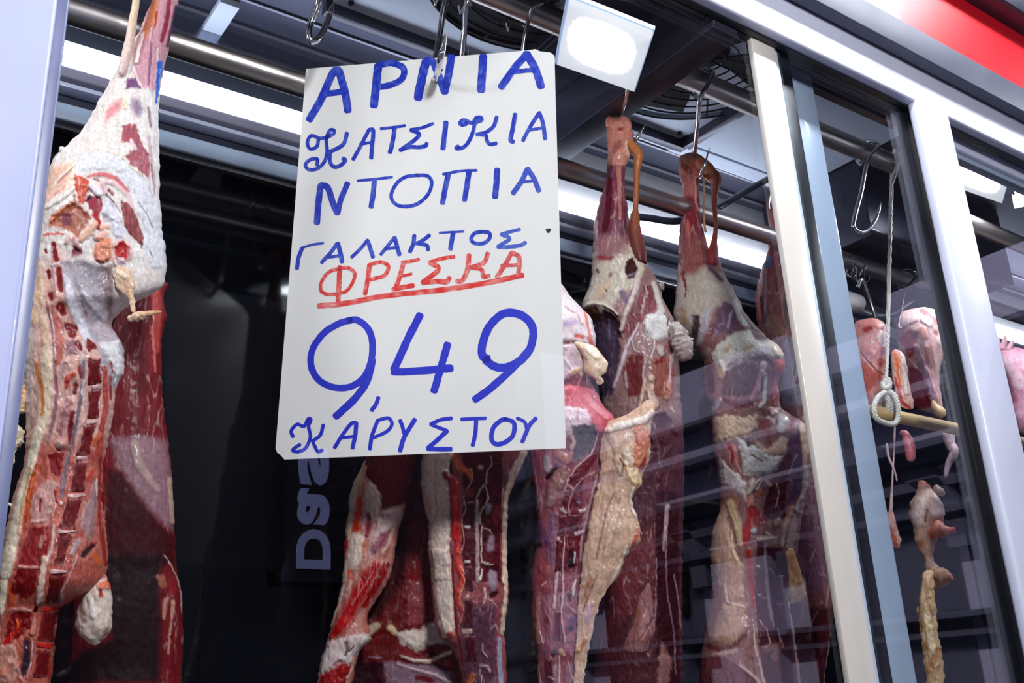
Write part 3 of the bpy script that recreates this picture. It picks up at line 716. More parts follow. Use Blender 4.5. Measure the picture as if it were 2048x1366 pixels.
letter(g, [([(240, 1192), (250, 1060), (265, 945)], 42), ([(265, 945), (310, 960), (345, 1060), (375, 1128)], 42), ([(375, 1128), (395, 1040), (440, 932)], 38)], BL, lo=lo1)
letter(g, [([(505, 915), (620, 905), (730, 892)], 18), ([(615, 905), (606, 1000), (592, 1088)], 34)], BL, lo=lo1)
letter(g, [([(885, 880), (960, 885), (987, 935), (955, 1015), (880, 1072), (790, 1082), (735, 1052), (725, 1000), (762, 930), (820, 890), (890, 880)], 24)], BL, lo=lo1)
letter(g, [([(1060, 873), (1180, 852), (1280, 848)], 18), ([(1095, 870), (1072, 980), (1057, 1062)], 36), ([(1230, 855), (1215, 950), (1200, 1042)], 36)], BL, lo=lo1)
letter(g, [([(1412, 842), (1408, 930), (1398, 1022)], 40)], BL, lo=lo1)
letter(g, [([(1515, 998), (1570, 920), (1610, 838)], 34), ([(1610, 838), (1650, 900), (1685, 982)], 34), ([(1560, 925), (1610, 920), (1660, 915)], 20)], (50, 72, 184), lo=lo1)
g = 'G2'
letter(g, [([(150, 272), (160, 210), (180, 157)], 24), ([(178, 155), (240, 137), (298, 130)], 14)], BL, lo=lo1)
letter(g, [([(287, 238), (340, 180), (375, 130)], 22), ([(378, 130), (393, 185), (402, 235)], 26), ([(320, 208), (360, 203), (395, 200)], 18)], BL, lo=lo1)
letter(g, [([(455, 208), (500, 165), (545, 112)], 20), ([(545, 115), (560, 160), (575, 208)], 24)], BL, lo=lo1)
letter(g, [([(617, 193), (660, 140), (695, 97)], 20), ([(695, 97), (707, 140), (722, 195)], 24), ([(650, 160), (680, 157), (710, 155)], 18)], BL, lo=lo1)
letter(g, [([(805, 87), (800, 130), (780, 178)], 24), ([(890, 85), (850, 115), (815, 132)], 22), ([(830, 132), (875, 142), (883, 168)], 22)], BL, lo=lo1)
letter(g, [([(945, 72), (1010, 68), (1080, 65)], 13), ([(1022, 70), (1013, 120), (1006, 163)], 26)], BL, lo=lo1)
letter(g, [([(1175, 65), (1220, 72), (1225, 100), (1190, 130), (1138, 128), (1122, 105), (1140, 76), (1180, 65)], 22)], BL, lo=lo1)
letter(g, [([(1393, 52), (1340, 66), (1290, 80)], 20), ([(1290, 80), (1335, 105), (1270, 150)], 22), ([(1270, 150), (1340, 150), (1400, 140), (1425, 125)], 22)], (62, 88, 190), lo=lo1)
lr = (246, 170, 160)
letter(g, [([(390, 260), (385, 350), (380, 450)], 28), ([(390, 270), (330, 290), (290, 340), (285, 395), (330, 415), (420, 400), (465, 340), (470, 292), (430, 266), (385, 275)], 20)], RD, lo=lr, streak=.8)
letter(g, [([(555, 250), (545, 330), (530, 413)], 26), ([(555, 250), (620, 235), (660, 260), (640, 308), (590, 325), (545, 335)], 22)], RD, lo=lr, streak=.7)
letter(g, [([(745, 240), (725, 310), (700, 385)], 26), ([(735, 237), (785, 230), (830, 220)], 20), ([(725, 312), (760, 308), (790, 300)], 16), ([(685, 387), (745, 375), (800, 365)], 26)], RD, lo=lr, streak=.7)
letter(g, [([(1028, 205), (960, 215), (890, 237)], 22), ([(890, 237), (940, 275), (850, 350)], 28), ([(850, 350), (930, 342), (985, 345), (1000, 322)], 28)], RD, lo=lr, streak=.7)
letter(g, [([(1110, 195), (1100, 280), (1072, 338), (1042, 342)], 28), ([(1215, 185), (1190, 240), (1105, 270)], 26), ([(1125, 265), (1180, 277), (1190, 318), (1222, 310)], 24)], (222, 62, 58), lo=lr, streak=.8)
letter(g, [([(1265, 320), (1310, 250), (1347, 185)], 26), ([(1347, 182), (1390, 212), (1385, 308)], 26), ([(1290, 255), (1340, 253), (1385, 250)], 20)], (220, 74, 76), lo=lr, streak=.8)
letter(g, [([(270, 480), (420, 465), (650, 422), (900, 397), (1150, 362), (1410, 308)], 30)], RD, 'underline', lo=lr, streak=.95)
BLs = .18
letter(g, [([(440, 560), (490, 560), (550, 612), (572, 700), (560, 800), (518, 885), (440, 932), (350, 932), (270, 890), (230, 815), (238, 720), (300, 632), (380, 580), (450, 558)], 38), ([(572, 780), (540, 900), (470, 1000), (365, 1096)], 42)], BL2, lo=(70, 84, 216), streak=BLs)
letter(g, [([(605, 990), (590, 1030), (566, 1062)], 24)], BL2, 'comma', lo=(70, 84, 216), streak=BLs)
letter(g, [([(838, 530), (780, 640), (730, 750), (690, 835)], 44), ([(685, 847), (780, 845), (900, 836), (1012, 826)], 42), ([(990, 692), (960, 800), (915, 955)], 42)], BL2, lo=(70, 84, 216), streak=BLs)
letter(g, [([(1215, 775), (1185, 757), (1185, 690), (1220, 600), (1280, 535), (1340, 516), (1420, 542), (1465, 605), (1460, 690), (1420, 762), (1340, 815), (1260, 820), (1200, 778)], 46), ([(1432, 740), (1330, 850), (1240, 930), (1142, 1003)], 42)], BL2, lo=(70, 84, 216), streak=BLs)
letter(g, [([(130, 1210), (118, 1178), (150, 1140), (190, 1150), (212, 1110), (228, 1115), (215, 1150), (225, 1210), (200, 1270), (160, 1292), (127, 1285), (142, 1268), (168, 1252)], 20), ([(298, 1142), (280, 1200), (238, 1232)], 20), ([(238, 1230), (250, 1262), (270, 1292), (293, 1282)], 20)], BL2, lo=(70, 84, 216), streak=BLs)
letter(g, [([(360, 1270), (410, 1190), (455, 1135), (482, 1132)], 22), ([(482, 1132), (475, 1200), (460, 1273)], 24), ([(400, 1215), (440, 1210), (475, 1206)], 18)], BL2, lo=(70, 84, 216), streak=BLs)
letter(g, [([(556, 1278), (570, 1200), (600, 1120)], 22), ([(600, 1117), (660, 1105), (680, 1140), (650, 1180), (580, 1213)], 20)], BL2, lo=(70, 84, 216), streak=BLs)
letter(g, [([(725, 1117), (738, 1150), (747, 1190)], 22), ([(808, 1112), (760, 1190), (738, 1240), (725, 1288)], 26)], BL2, lo=(70, 84, 216), streak=BLs)
letter(g, [([(1013, 1105), (950, 1115), (895, 1140)], 22), ([(895, 1140), (960, 1165), (988, 1175)], 20), ([(988, 1175), (930, 1230), (880, 1273)], 26), ([(880, 1275), (945, 1278), (1010, 1278)], 26)], BL2, lo=(70, 84, 216), streak=BLs)
letter(g, [([(1067, 1112), (1130, 1108), (1203, 1105)], 20), ([(1150, 1115), (1145, 1190), (1130, 1258)], 24)], BL2, lo=(70, 84, 216), streak=BLs)
letter(g, [([(1310, 1110), (1360, 1132), (1355, 1200), (1310, 1240), (1260, 1250), (1235, 1220), (1245, 1160), (1285, 1120), (1315, 1110)], 26)], BL2, lo=(70, 84, 216), streak=BLs)
letter(g, [([(1377, 1105), (1420, 1127), (1432, 1165)], 20), ([(1483, 1105), (1445, 1150), (1407, 1238)], 24)], BL2, lo=(70, 84, 216), streak=BLs)
def hole(px, py, r):
    c = onsign(np.array(px), np.array(py)); a = np.linspace(0, 2*np.pi, 16, endpoint=False)
    vs = [c+SN*.0004]+[c+(SR*math.cos(k)+SU*math.sin(k))*r*(1+.2*math.sin(3*k))+SN*.0004 for k in a]
    mesh_obj('punched_hole', vs, [(0, i+1, (i+1) % 16+1) for i in range(16)], M_DARK, sign, False)
hole(878, 143, .0042); hole(1097, 461, .0026)

# ---------------------------------------------------------------- hooks
def pt3(px, py, y): return at(px, py, y*K)
def hook(label, pts, r=.0036, tip=True, group=None, name='meat_hook'):
    """bent steel rod given as (pixel x, pixel y, depth behind the pane)"""
    P = np.array([pt3(a, b, y) for a, b, y in pts]); P = spline(P, 8)
    t = thing(name, label, 'hook', P[0], group)
    n = len(P); k = max(3, n//7)
    R_ = np.full(n, r)
    tube('rod', P[:n-k+1], R_[:n-k+1], M_HOOK, t, 12)
    tube('point', P[n-k:], np.linspace(r, .0006, k) if tip else R_[n-k:], M_HOOK, t, 12)
    return t
def arc(px, zr=2.742, yr=.2):
    """the loop of a hook over a hanging rail, back to front"""
    lo, hi = -1., 4.
    for _ in range(40):
        m = (lo+hi)/2; d = U(m, yr, zr)-CAM; u = 1024+F*(d@RX)/(d@RZ)
        if u < px: lo = m
        else: hi = m
    R_ = .0235*K+.0046; c = U(lo, yr, zr)
    return [c+np.array([0, R_*math.cos(q), R_*math.sin(q)]) for q in np.radians([-45, -10, 30, 60, 90, 120, 150, 178])]
def rhook(label, px, pts, r=.0036, zr=2.742, yr=.2):
    P = np.array(arc(px, zr, yr)+[pt3(a, b, y) for a, b, y in pts]); P = spline(P, 8)
    t = thing('meat_hook', label, 'hook', P[0])
    n = len(P); k = 12
    tube('rod', P[:n-k+1], r, M_HOOK, t, 12); tube('point', P[n-k:], np.linspace(r, .0006, k), M_HOOK, t, 12)
    return t
rhook('empty steel meat hook hanging left above the price sign', 650, [(642, -30, .18), (634, 15, .19), (622, 45, .2), (617, 65, .2), (622, 82, .2), (636, 78, .2), (652, 50, .2), (662, 20, .2), (668, 4, .2)])
rhook('steel hook piercing the top of the price sign', 915, [(893, 0, .178), (881, 60, .188), (872, 112, .19), (868, 148, .186), (869, 158, .165), (874, 152, .135), (880, 122, .10), (887, 92, .085), (893, 68, .075)])
rhook('second steel hook behind the sign top, right of the piercing one', 952, [(936, 0, .18), (929, 60, .205), (922, 130, .23), (918, 165, .24), (926, 170, .24), (934, 140, .24), (939, 96, .24)])
rhook('thin bent hook rising behind the right corner of the price sign', 1066, [(1066, 14, .178), (1058, 36, .19), (1050, 70, .2), (1045, 110, .21), (1042, 160, .22), (1050, 165, .22), (1058, 130, .22)], .0028)
rhook('steel hook through the hock of the upper leg right of the sign', 1280, [(1264, 150, .20), (1252, 195, .26), (1240, 236, .325), (1236, 258, .345), (1246, 283, .345), (1262, 287, .33), (1273, 278, .315), (1294, 241, .295)])
rhook('steel hook through the hock of the middle leg right of the sign', 1404, [(1400, 200, .19), (1395, 250, .28), (1389, 308, .36), (1387, 335, .385), (1393, 352, .375), (1400, 352, .345), (1407, 336, .32), (1419, 296, .305)])
rhook('short steel hook holding the leg behind the ivory post', 1566, [(1556, 310, .22), (1549, 360, .30), (1543, 395, .38), (1542, 412, .41), (1548, 424, .42), (1556, 420, .40), (1562, 400, .385)], .0034)
rhook('large empty hook on the front rail beyond the ivory post', 1735, [(1736, 320, .18), (1722, 385, .2), (1708, 440, .2), (1708, 456, .2), (1718, 464, .2), (1733, 462, .2), (1748, 445, .2), (1758, 420, .2), (1762, 404, .2)], .0034)
for (x, y, s_, lb) in ((1018, 52, 1, 'small hook tip shining left of the floodlight'), (923, 18, 1, 'small hook tip shining over the left fan opening'), (873, 3, .8, 'small hook tip at the top frame edge above the sign')):
    hook(lb, [(x+5*s_, y-7*s_, .24), (x-1, y+3*s_, .24), (x-2, y+9*s_, .24), (x-5, y-2*s_, .24), (x-6, y-9*s_, .24)], .0013)

# ---------------------------------------------------------------- palette
Wf = (240, 232, 228); cw = (242, 226, 208); cr = (226, 196, 158); pk = (228, 170, 156); sal = (214, 130, 104); orr = (206, 102, 66); rd = (168, 48, 44)
dr = (112, 20, 26); md = (86, 22, 28); pu = (140, 104, 124); gr = (186, 172, 174); br = (122, 62, 52); dk = (32, 10, 12)
def carcass(label, px, py, y, loc=None):
    fr = Frame(px, py, y*K)
    t = thing('lamb_carcass', label, 'carcass', fr.o if loc is None else loc, 'lamb carcasses hanging on hooks')
    return t, fr
# ---------------------------------------------------------------- carcass at the left jamb
c1, f1 = carcass('large split lamb carcass hanging by the left window jamb', 230, 500, .215)
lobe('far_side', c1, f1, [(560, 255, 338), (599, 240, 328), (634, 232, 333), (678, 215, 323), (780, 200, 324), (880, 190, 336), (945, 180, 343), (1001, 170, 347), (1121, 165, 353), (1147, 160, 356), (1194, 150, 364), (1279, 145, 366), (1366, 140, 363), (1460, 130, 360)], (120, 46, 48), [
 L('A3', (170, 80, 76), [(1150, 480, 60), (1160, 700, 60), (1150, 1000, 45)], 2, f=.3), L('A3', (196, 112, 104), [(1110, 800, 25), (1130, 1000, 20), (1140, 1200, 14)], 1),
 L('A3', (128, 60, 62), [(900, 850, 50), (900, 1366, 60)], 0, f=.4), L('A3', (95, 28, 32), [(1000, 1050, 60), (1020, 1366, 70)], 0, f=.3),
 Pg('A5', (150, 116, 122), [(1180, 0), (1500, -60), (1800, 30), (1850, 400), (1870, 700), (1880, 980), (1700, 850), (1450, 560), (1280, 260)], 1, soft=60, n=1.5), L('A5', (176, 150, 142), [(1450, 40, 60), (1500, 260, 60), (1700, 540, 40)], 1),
 L('A5', (196, 168, 150), [(1830, 430, 40), (1850, 650, 40), (1860, 880, 30)], 1), Pg('A5', (64, 16, 20), [(1150, 300), (1300, 330), (1500, 620), (1720, 900), (1870, 1020), (1890, 1347), (1150, 1347)], 0, soft=50, f=.3),  # last patch: cast shadow painted into the flesh colour
 Pg('A6', (34, 8, 11), [(1100, 0), (1750, 0), (1700, 260), (1720, 700), (1700, 1366), (600, 1366), (900, 1000), (1180, 900)], -2, soft=60),  # shade of the hollow, put into the colour as a near-black patch
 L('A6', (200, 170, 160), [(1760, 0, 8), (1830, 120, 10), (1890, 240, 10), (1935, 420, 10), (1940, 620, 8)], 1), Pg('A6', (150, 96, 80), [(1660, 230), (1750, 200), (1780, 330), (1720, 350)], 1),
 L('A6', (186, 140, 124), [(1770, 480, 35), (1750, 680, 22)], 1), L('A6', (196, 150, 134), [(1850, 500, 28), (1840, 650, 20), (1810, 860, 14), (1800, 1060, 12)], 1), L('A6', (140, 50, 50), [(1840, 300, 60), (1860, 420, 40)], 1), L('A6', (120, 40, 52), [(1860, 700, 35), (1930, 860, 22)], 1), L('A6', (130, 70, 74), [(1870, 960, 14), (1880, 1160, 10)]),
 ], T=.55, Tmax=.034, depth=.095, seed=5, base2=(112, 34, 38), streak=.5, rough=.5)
# deep floor of the chest cavity
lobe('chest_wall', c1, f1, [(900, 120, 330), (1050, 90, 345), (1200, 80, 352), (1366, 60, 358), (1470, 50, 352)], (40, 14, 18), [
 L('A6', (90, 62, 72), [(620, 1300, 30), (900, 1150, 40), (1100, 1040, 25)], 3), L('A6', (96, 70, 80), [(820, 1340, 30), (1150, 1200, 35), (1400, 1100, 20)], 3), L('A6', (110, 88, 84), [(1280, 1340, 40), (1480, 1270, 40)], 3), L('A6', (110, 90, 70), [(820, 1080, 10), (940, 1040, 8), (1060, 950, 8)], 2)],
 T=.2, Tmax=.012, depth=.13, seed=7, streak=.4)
main_rows = [(-150, 325, 392), (-120, 318, 402), (-80, 320, 380), (-40, 312, 366), (0, 303, 357), (37, 289, 348), (62, 278, 343), (84, 262, 340), (104, 249, 337), (127, 240, 331), (174, 213, 322), (209, 194, 318), (242, 176, 317), (262, 162, 317), (288, 136, 318), (310, 112, 319), (334, 99, 319), (370, 90, 319), (402, 80, 320), (424, 75, 324), (465, 68, 325), (502, 60, 331), (545, 55, 333), (580, 50, 318), (610, 45, 262), (649, 40, 222), (680, 40, 240), (701, 42, 248), (739, 46, 249), (780, 48, 232), (830, 50, 227), (870, 52, 218), (903, 50, 213), (940, 44, 204), (954, 40, 206), (991, 26, 203), (1047, 14, 210), (1099, 2, 214), (1130, -6, 215), (1180, -14, 190), (1215, -18, 122), (1260, -22, 112), (1307, -26, 108), (1366, -30, 102), (1460, -40, 92)]
spine_ops = [
 # --- leg
 Pg('A1', (212, 168, 174), [(1095, -700), (1366, -700), (1366, 0), (1290, 300), (1220, 620), (1170, 900), (1000, 850), (900, 700), (920, 560), (930, 420), (1000, 240)], 0, soft=25, n=.8),
 L('A1', (218, 148, 118), [(1180, -600, 45), (1120, 30, 42), (1080, 200, 48), (1020, 330, 38), (950, 480, 28)], 1), L('A1', (150, 70, 88), [(1290, -500, 30), (1260, 60, 28), (1230, 250, 36), (1190, 400, 30)], -1), L('A1', (122, 78, 108), [(1330, 60, 20), (1290, 250, 22), (1245, 450, 22)], 0),
 L('A1', (184, 92, 78), [(1140, 120, 16), (1120, 260, 14)], 0), L('A1', (248, 228, 222), [(1000, 330, 26), (960, 480, 32), (940, 600, 28)], 4, n=.1), L('A1', (232, 200, 196), [(1090, 280, 14), (1075, 380, 14)], 2), L('A1', (150, 110, 132), [(1090, 420, 14), (1080, 560, 20), (1060, 820, 16)], -1), L('A1', (236, 214, 214), [(1150, 480, 14), (1150, 620, 12)], 1),
 Pg('A1', (128, 92, 124), [(850, 765), (930, 755), (1000, 860), (820, 870)], -1, soft=14), L('A1', (244, 236, 236), [(870, 630, 16), (850, 740, 12), (800, 820, 12)], 2), L('A1', (240, 230, 228), [(910, 650, 14), (950, 780, 10), (1010, 870, 8)], 1), 
 Pg('A1', (220, 158, 156), [(640, 1130), (700, 1000), (790, 970), (800, 1050), (740, 1110), (650, 1190)], 0, soft=34), Pg('A1', (150, 126, 148), [(890, 965), (960, 960), (1010, 1100), (960, 1150), (890, 1060)], 0, soft=40), L('A1', (150, 118, 134), [(1060, 1050, 22), (1080, 1230, 26)], 0, soft=.9),
 L('A1', (248, 232, 200), [(822, 970, 12), (825, 1045, 30)], 3, n=.1), Pg('A1', (178, 90, 98), [(830, 1225), (920, 1195), (960, 1300), (990, 1390), (800, 1390)], -1, soft=12, f=.2), L('A1', (214, 140, 142), [(900, 1230, 12), (905, 1300, 14)], 2), L('A1', (214, 140, 142), [(850, 1235, 12), (845, 1290, 12)], 2),
 L('A1', (70, 118, 200), [(1172, 625, 34), (1160, 720, 30), (1150, 800, 22), (1140, 920, 20), (1135, 1010, 12)], .3, soft=.4, n=.9), L('A1', (150, 172, 214), [(1190, 660, 10), (1170, 760, 9)], 0, n=1.2),
 # --- haunch
 Pg('A2', (172, 100, 108), [(810, -40), (930, -40), (1000, 130), (1060, 250), (1080, 330), (1060, 480), (1000, 420), (900, 350), (830, 250), (940, 190), (900, 110), (800, 120)], -1, soft=12, f=.25), L('A2', (228, 206, 210), [(890, 100, 24), (930, 180, 24)], 1, f=.3), L('A2', (206, 180, 184), [(1060, 60, 18), (1100, 400, 22), (1120, 640, 18)], 1), L('A2', (150, 92, 100), [(1085, 330, 10), (1095, 480, 8)]),
 Pg('A2', (238, 234, 234), [(350, 240), (620, 200), (800, 260), (900, 370), (1050, 500), (1190, 760), (1220, 1100), (1240, 1366), (1080, 1366), (1010, 1150), (1000, 900), (880, 620), (700, 400), (470, 400), (370, 420)], 2, soft=14, n=.8, nb=.7),
 L('A2', (246, 230, 206), [(600, 185, 10), (700, 215, 10), (800, 260, 9), (900, 370, 9), (1000, 440, 10)], 2), L('A2', (60, 52, 56), [(806, 280, 12)]), L('A2', (214, 170, 178), [(505, 365, 12)]), L('A2', (206, 186, 168), [(735, 370, 9), (765, 410, 9)], -1),
 L('A2', (176, 174, 184), [(960, 710, 7), (1010, 780, 9), (1060, 860, 8), (1100, 950, 8)], -1.5), L('A2', (190, 186, 194), [(1060, 560, 6), (1110, 660, 7)], -1), L('A2', (160, 150, 156), [(1070, 1180, 10), (1100, 1240, 9)], -1),
 Pg('A2', (240, 202, 182), [(110, 350), (340, 320), (330, 520), (150, 650), (40, 760), (30, 560)], 0, soft=40), L('A2', (250, 236, 222), [(345, 325, 16), (200, 460, 16), (110, 560, 12)], 2), L('A2', (252, 240, 228), [(335, 560, 26), (210, 650, 36), (60, 750, 30)], 3), L('A2', (226, 170, 160), [(300, 400, 12), (180, 520, 12)], -1), L('A2', (222, 156, 146), [(240, 560, 12), (130, 640, 10)], -1),
 L('A2', (206, 122, 122), [(470, 455, 20), (600, 428, 32), (740, 470, 32), (860, 600, 20)], 1, f=.2), L('A2', (236, 206, 204), [(600, 510, 16), (720, 520, 22), (860, 640, 28), (900, 760, 20)], 2), L('A2', (160, 70, 80), [(530, 480, 16), (580, 500, 14)], -1), L('A2', (150, 76, 88), [(670, 590, 20), (710, 630, 14)], -2),
 Pg('A2', (204, 100, 78), [(320, 420), (370, 440), (470, 490), (480, 560), (440, 720), (370, 700), (350, 560)], 1, soft=6, n=1.3, nb=1), Pg('A2', (152, 70, 84), [(470, 640), (600, 650), (610, 740), (570, 850), (480, 770)], -1, soft=8, nb=1.2), L('A2', (80, 40, 60), [(450, 690, 24), (490, 650, 18)], -2), L('A2', (224, 150, 128), [(400, 540, 14), (440, 530, 14)], 2), L('A2', (130, 78, 62), [(335, 640, 18), (345, 690, 14)], -2),
 L('A2', (226, 186, 190), [(600, 540, 30), (640, 620, 22)], 2), L('A2', (246, 238, 242), [(505, 545, 36), (575, 610, 44)], 6, n=.05, soft=.35),
 Pg('A2', (232, 226, 232), [(640, 660), (720, 720), (790, 850), (830, 1000), (820, 1080), (720, 1060), (690, 900), (600, 820)], 3, soft=8), L('A2', (104, 92, 106), [(650, 630, 12), (720, 710, 8), (790, 810, 6)], -2), L('A2', (196, 180, 196), [(690, 700, 16), (720, 760, 10)], 0),
 L('A2', (172, 30, 36), [(530, 830, 34), (580, 890, 28), (565, 970, 18)], -1), 
 Pg('A2', (150, 86, 86), [(790, 690), (870, 720), (960, 880), (1010, 1050), (1000, 1140), (900, 1050), (820, 930), (800, 800)], 2, soft=5, n=.6, f=.55), L('A2', (92, 62, 66), [(798, 695, 8), (830, 760, 6)], -1), L('A2', (84, 56, 62), [(1005, 1110, 10), (985, 1150, 10)], -2),
 Pg('A2', (176, 116, 98), [(110, 820), (250, 730), (340, 680), (440, 780), (500, 850), (430, 960), (380, 1060), (260, 970), (80, 940)], -4, soft=16), Pg('A2', (124, 72, 82), [(210, 820), (300, 800), (310, 940), (220, 930)], -2, soft=14), L('A2', (222, 152, 120), [(100, 880, 20), (250, 745, 16), (340, 690, 10)], 2), L('A2', (196, 150, 140), [(330, 800, 20), (420, 880, 20)], 1),
 L('A2', (208, 62, 52), [(40, 1030, 14), (90, 1010, 14), (150, 1015, 16), (230, 1010, 10)], 1, n=1.2), L('A2', (236, 194, 174), [(400, 1060, 36), (480, 980, 56), (540, 920, 40)], 5), L('A2', (234, 190, 172), [(600, 950, 32), (660, 950, 36)], 4), L('A2', (238, 186, 174), [(560, 1050, 34), (640, 1010, 38)], 5), 
 Pg('A2', (224, 156, 132), [(540, 1100), (640, 1055), (705, 1060), (705, 1250), (620, 1300), (540, 1280), (512, 1200)], 7, soft=8, nb=1.2), L('A2', (240, 200, 178), [(700, 1060, 14), (695, 1200, 12), (740, 1320, 12)], 3),
 Pg('A2', (230, 204, 200), [(710, 1110), (800, 1050), (900, 1120), (915, 1240), (830, 1310), (720, 1270)], 3, soft=8), Pg('A2', (176, 24, 28), [(730, 1130), (800, 1080), (880, 1140), (890, 1220), (840, 1255), (740, 1230)], -3, soft=5, nb=1.2), L('A2', (214, 60, 50), [(780, 1180, 10), (820, 1170, 10)], 0), L('A2', (186, 162, 176), [(770, 1290, 26), (830, 1300, 20)], 2),
 Pg('A2', (136, 74, 84), [(310, 1110), (400, 1150), (430, 1200), (310, 1250)], -3, soft=20), L('A2', (206, 158, 160), [(330, 1060, 30), (380, 1150, 26)], 4), L('A2', (212, 176, 170), [(280, 1050, 30), (250, 1100, 20)], 3),
 # --- belly membrane and loin
 Pg('P', (224, 184, 172), [(70, 560), (120, 500), (180, 600), (255, 660), (255, 760), (225, 900), (215, 1100), (220, 1480), (-60, 1480), (10, 1100), (60, 800)], 0, soft=18, f=.3),
 Pg('A3', (190, 178, 182), [(260, 200), (480, 180), (600, 230), (760, 240), (760, 480), (720, 760), (780, 830), (850, 960), (860, 1200), (780, 1340), (650, 1300), (620, 960), (450, 760), (320, 520), (290, 300)], -2, soft=20), Pg('A3', (178, 168, 172), [(430, 230), (720, 240), (740, 560), (640, 560), (470, 480), (400, 320)], -3, soft=46), Pg('A3', (150, 130, 128), [(640, 230), (760, 240), (760, 560), (720, 780), (690, 600)], -2, soft=30),
 L('A3', (236, 230, 234), [(330, 350, 40), (390, 600, 55), (500, 850, 55), (560, 950, 30)], 2), L('A3', (222, 216, 220), [(480, 480, 30), (560, 580, 40), (680, 700, 50)], 2, f=.3), L('A3', (120, 100, 106), [(470, 560, 12), (490, 620, 10)], -1), L('A3', (60, 40, 44), [(570, 832, 6)]), L('A3', (150, 100, 110), [(500, 650, 10), (520, 700, 10)]), L('A3', (206, 190, 192), [(640, 800, 60), (740, 870, 40)], 2),
 Pg('A3', (238, 232, 230), [(620, 930), (820, 910), (860, 1020), (855, 1240), (780, 1320), (740, 1150), (680, 1030)], 4, soft=8, nb=1.8), L('A3', (206, 120, 120), [(740, 1120, 14), (750, 1200, 12)], 0),
 L('A3', (240, 206, 184), [(60, 130, 50), (60, 400, 55), (50, 750, 60)], 1), L('A3', (236, 208, 186), [(110, 250, 40), (100, 560, 45), (150, 900, 45), (180, 1250, 50)], 1, soft=.9),
 Pg('A3', (192, 122, 112), [(160, 580), (220, 600), (300, 760), (320, 1000), (270, 1140), (225, 1140), (210, 880)], 0, soft=8, f=.25), L('A3', (156, 120, 130), [(140, 570, 10), (180, 720, 12), (215, 950, 12), (235, 1366, 14)], -1), L('A3', (232, 214, 212), [(165, 560, 8), (215, 820, 9), (228, 1100, 9)], 2),
 Pg('A3', (156, 116, 122), [(320, 920), (400, 900), (440, 1030), (330, 1060)], 1, soft=8), L('A3', (196, 92, 80), [(400, 1220, 30), (340, 1260, 40), (330, 1330, 25)], 2), L('A3', (214, 206, 196), [(330, 1110, 18)], 3), L('A3', (188, 160, 160), [(300, 1130, 30), (290, 1250, 30)], 1),
 ] + [L('A3', (132, 30, 42), p, -1.2, soft=.35, n=.5) for p in ([(210, 30, 26), (240, 180, 32)], [(140, 90, 14), (150, 120, 12)], [(165, 290, 24), (175, 340, 18)], [(262, 270, 32), (275, 420, 32), (285, 470, 16)], [(190, 500, 34), (200, 540, 26)], [(280, 610, 60), (300, 660, 42)], [(340, 780, 40), (390, 820, 58), (385, 860, 46)], [(430, 940, 34), (460, 990, 20)])] + [
 L('A3', (186, 150, 160), [(200, 60, 8), (205, 300, 9), (240, 520, 10)], 1.5), L('A3', (226, 214, 218), [(260, 215, 12), (200, 230, 10)], 2),
 Pg('A3', (126, 26, 36), [(512, 885), (560, 905), (615, 985), (515, 1025)], -1, soft=5), L('A3', (220, 208, 210), [(480, 900, 14), (490, 1010, 16), (470, 1090, 20), (490, 1200, 18)], 2),
 # --- lower half
 Pg('P', (182, 108, 96), [(60, 880), (225, 880), (216, 1000), (225, 1130), (225, 1480), (-60, 1480), (0, 1130), (30, 990)], 0, soft=34, f=.4),  # browner flesh, also darkened to paint in the light's fall-off
 L('A4', (248, 226, 204), [(420, 300, 62), (425, 600, 72), (400, 900, 78), (330, 1100, 58), (280, 1366, 55)], 2), L('A4', (212, 146, 98), [(330, 400, 40), (385, 620, 36), (392, 760, 30), (380, 860, 24)], 0, soft=.9), L('A4', (164, 124, 130), [(490, 420, 20), (520, 650, 24), (490, 900, 26), (440, 1100, 24)], 0), L('A4', (196, 120, 108), [(400, 1160, 30), (350, 1300, 40)], 0),
 L('A4', (182, 132, 132), [(620, 760, 60), (580, 900, 60), (560, 1050, 50)], 1), L('A4', (204, 160, 156), [(560, 830, 14), (520, 1000, 12)], 2), L('A4', (190, 150, 142), [(560, 1130, 60)], 3), L('A4', (118, 40, 44), [(660, 850, 34), (640, 980, 36), (640, 1120, 26)], -1), L('A4', (130, 40, 46), [(690, 590, 36), (680, 660, 30)], -1), L('A4', (192, 96, 84), [(620, 540, 30)], 2), L('A4', (146, 44, 48), [(720, 430, 26), (740, 520, 24)], -1),
 L('A4', (134, 118, 126), [(760, 380, 22), (755, 560, 24), (735, 720, 26), (705, 900, 24), (640, 1180, 24)], -1), L('A4', (222, 208, 206), [(760, 560, 20), (745, 680, 14)], 1), L('A4', (210, 180, 178), [(790, 620, 10), (780, 900, 10), (720, 980, 12), (680, 1240, 10)], 1),
 L('A4', (178, 88, 78), [(950, 440, 36), (965, 800, 42), (930, 960, 40), (890, 1230, 52)], 2, f=.5), L('A4', (226, 188, 176), [(935, 480, 8), (930, 640, 7), (905, 760, 8), (905, 950, 8), (850, 1080, 7)], 1), L('A4', (204, 116, 84), [(900, 1050, 36), (850, 1120, 28)], 2), L('A4', (206, 190, 188), [(1030, 860, 26)], 3), L('A4', (150, 60, 60), [(1000, 520, 20), (1010, 720, 16)], 0), L('A4', (196, 160, 156), [(985, 1050, 12), (960, 1200, 14)], 1),
 L('A5', (250, 234, 214), [(400, -80, 60), (310, 350, 66), (220, 650, 74), (170, 900, 80), (110, 1200, 90), (60, 1420, 90)], 3), L('A5', (190, 100, 66), [(400, 280, 40), (350, 420, 46), (310, 620, 52), (270, 860, 40)], 1, f=.35), L('A5', (226, 190, 160), [(330, 300, 18), (250, 640, 22), (200, 1000, 26)], 1),
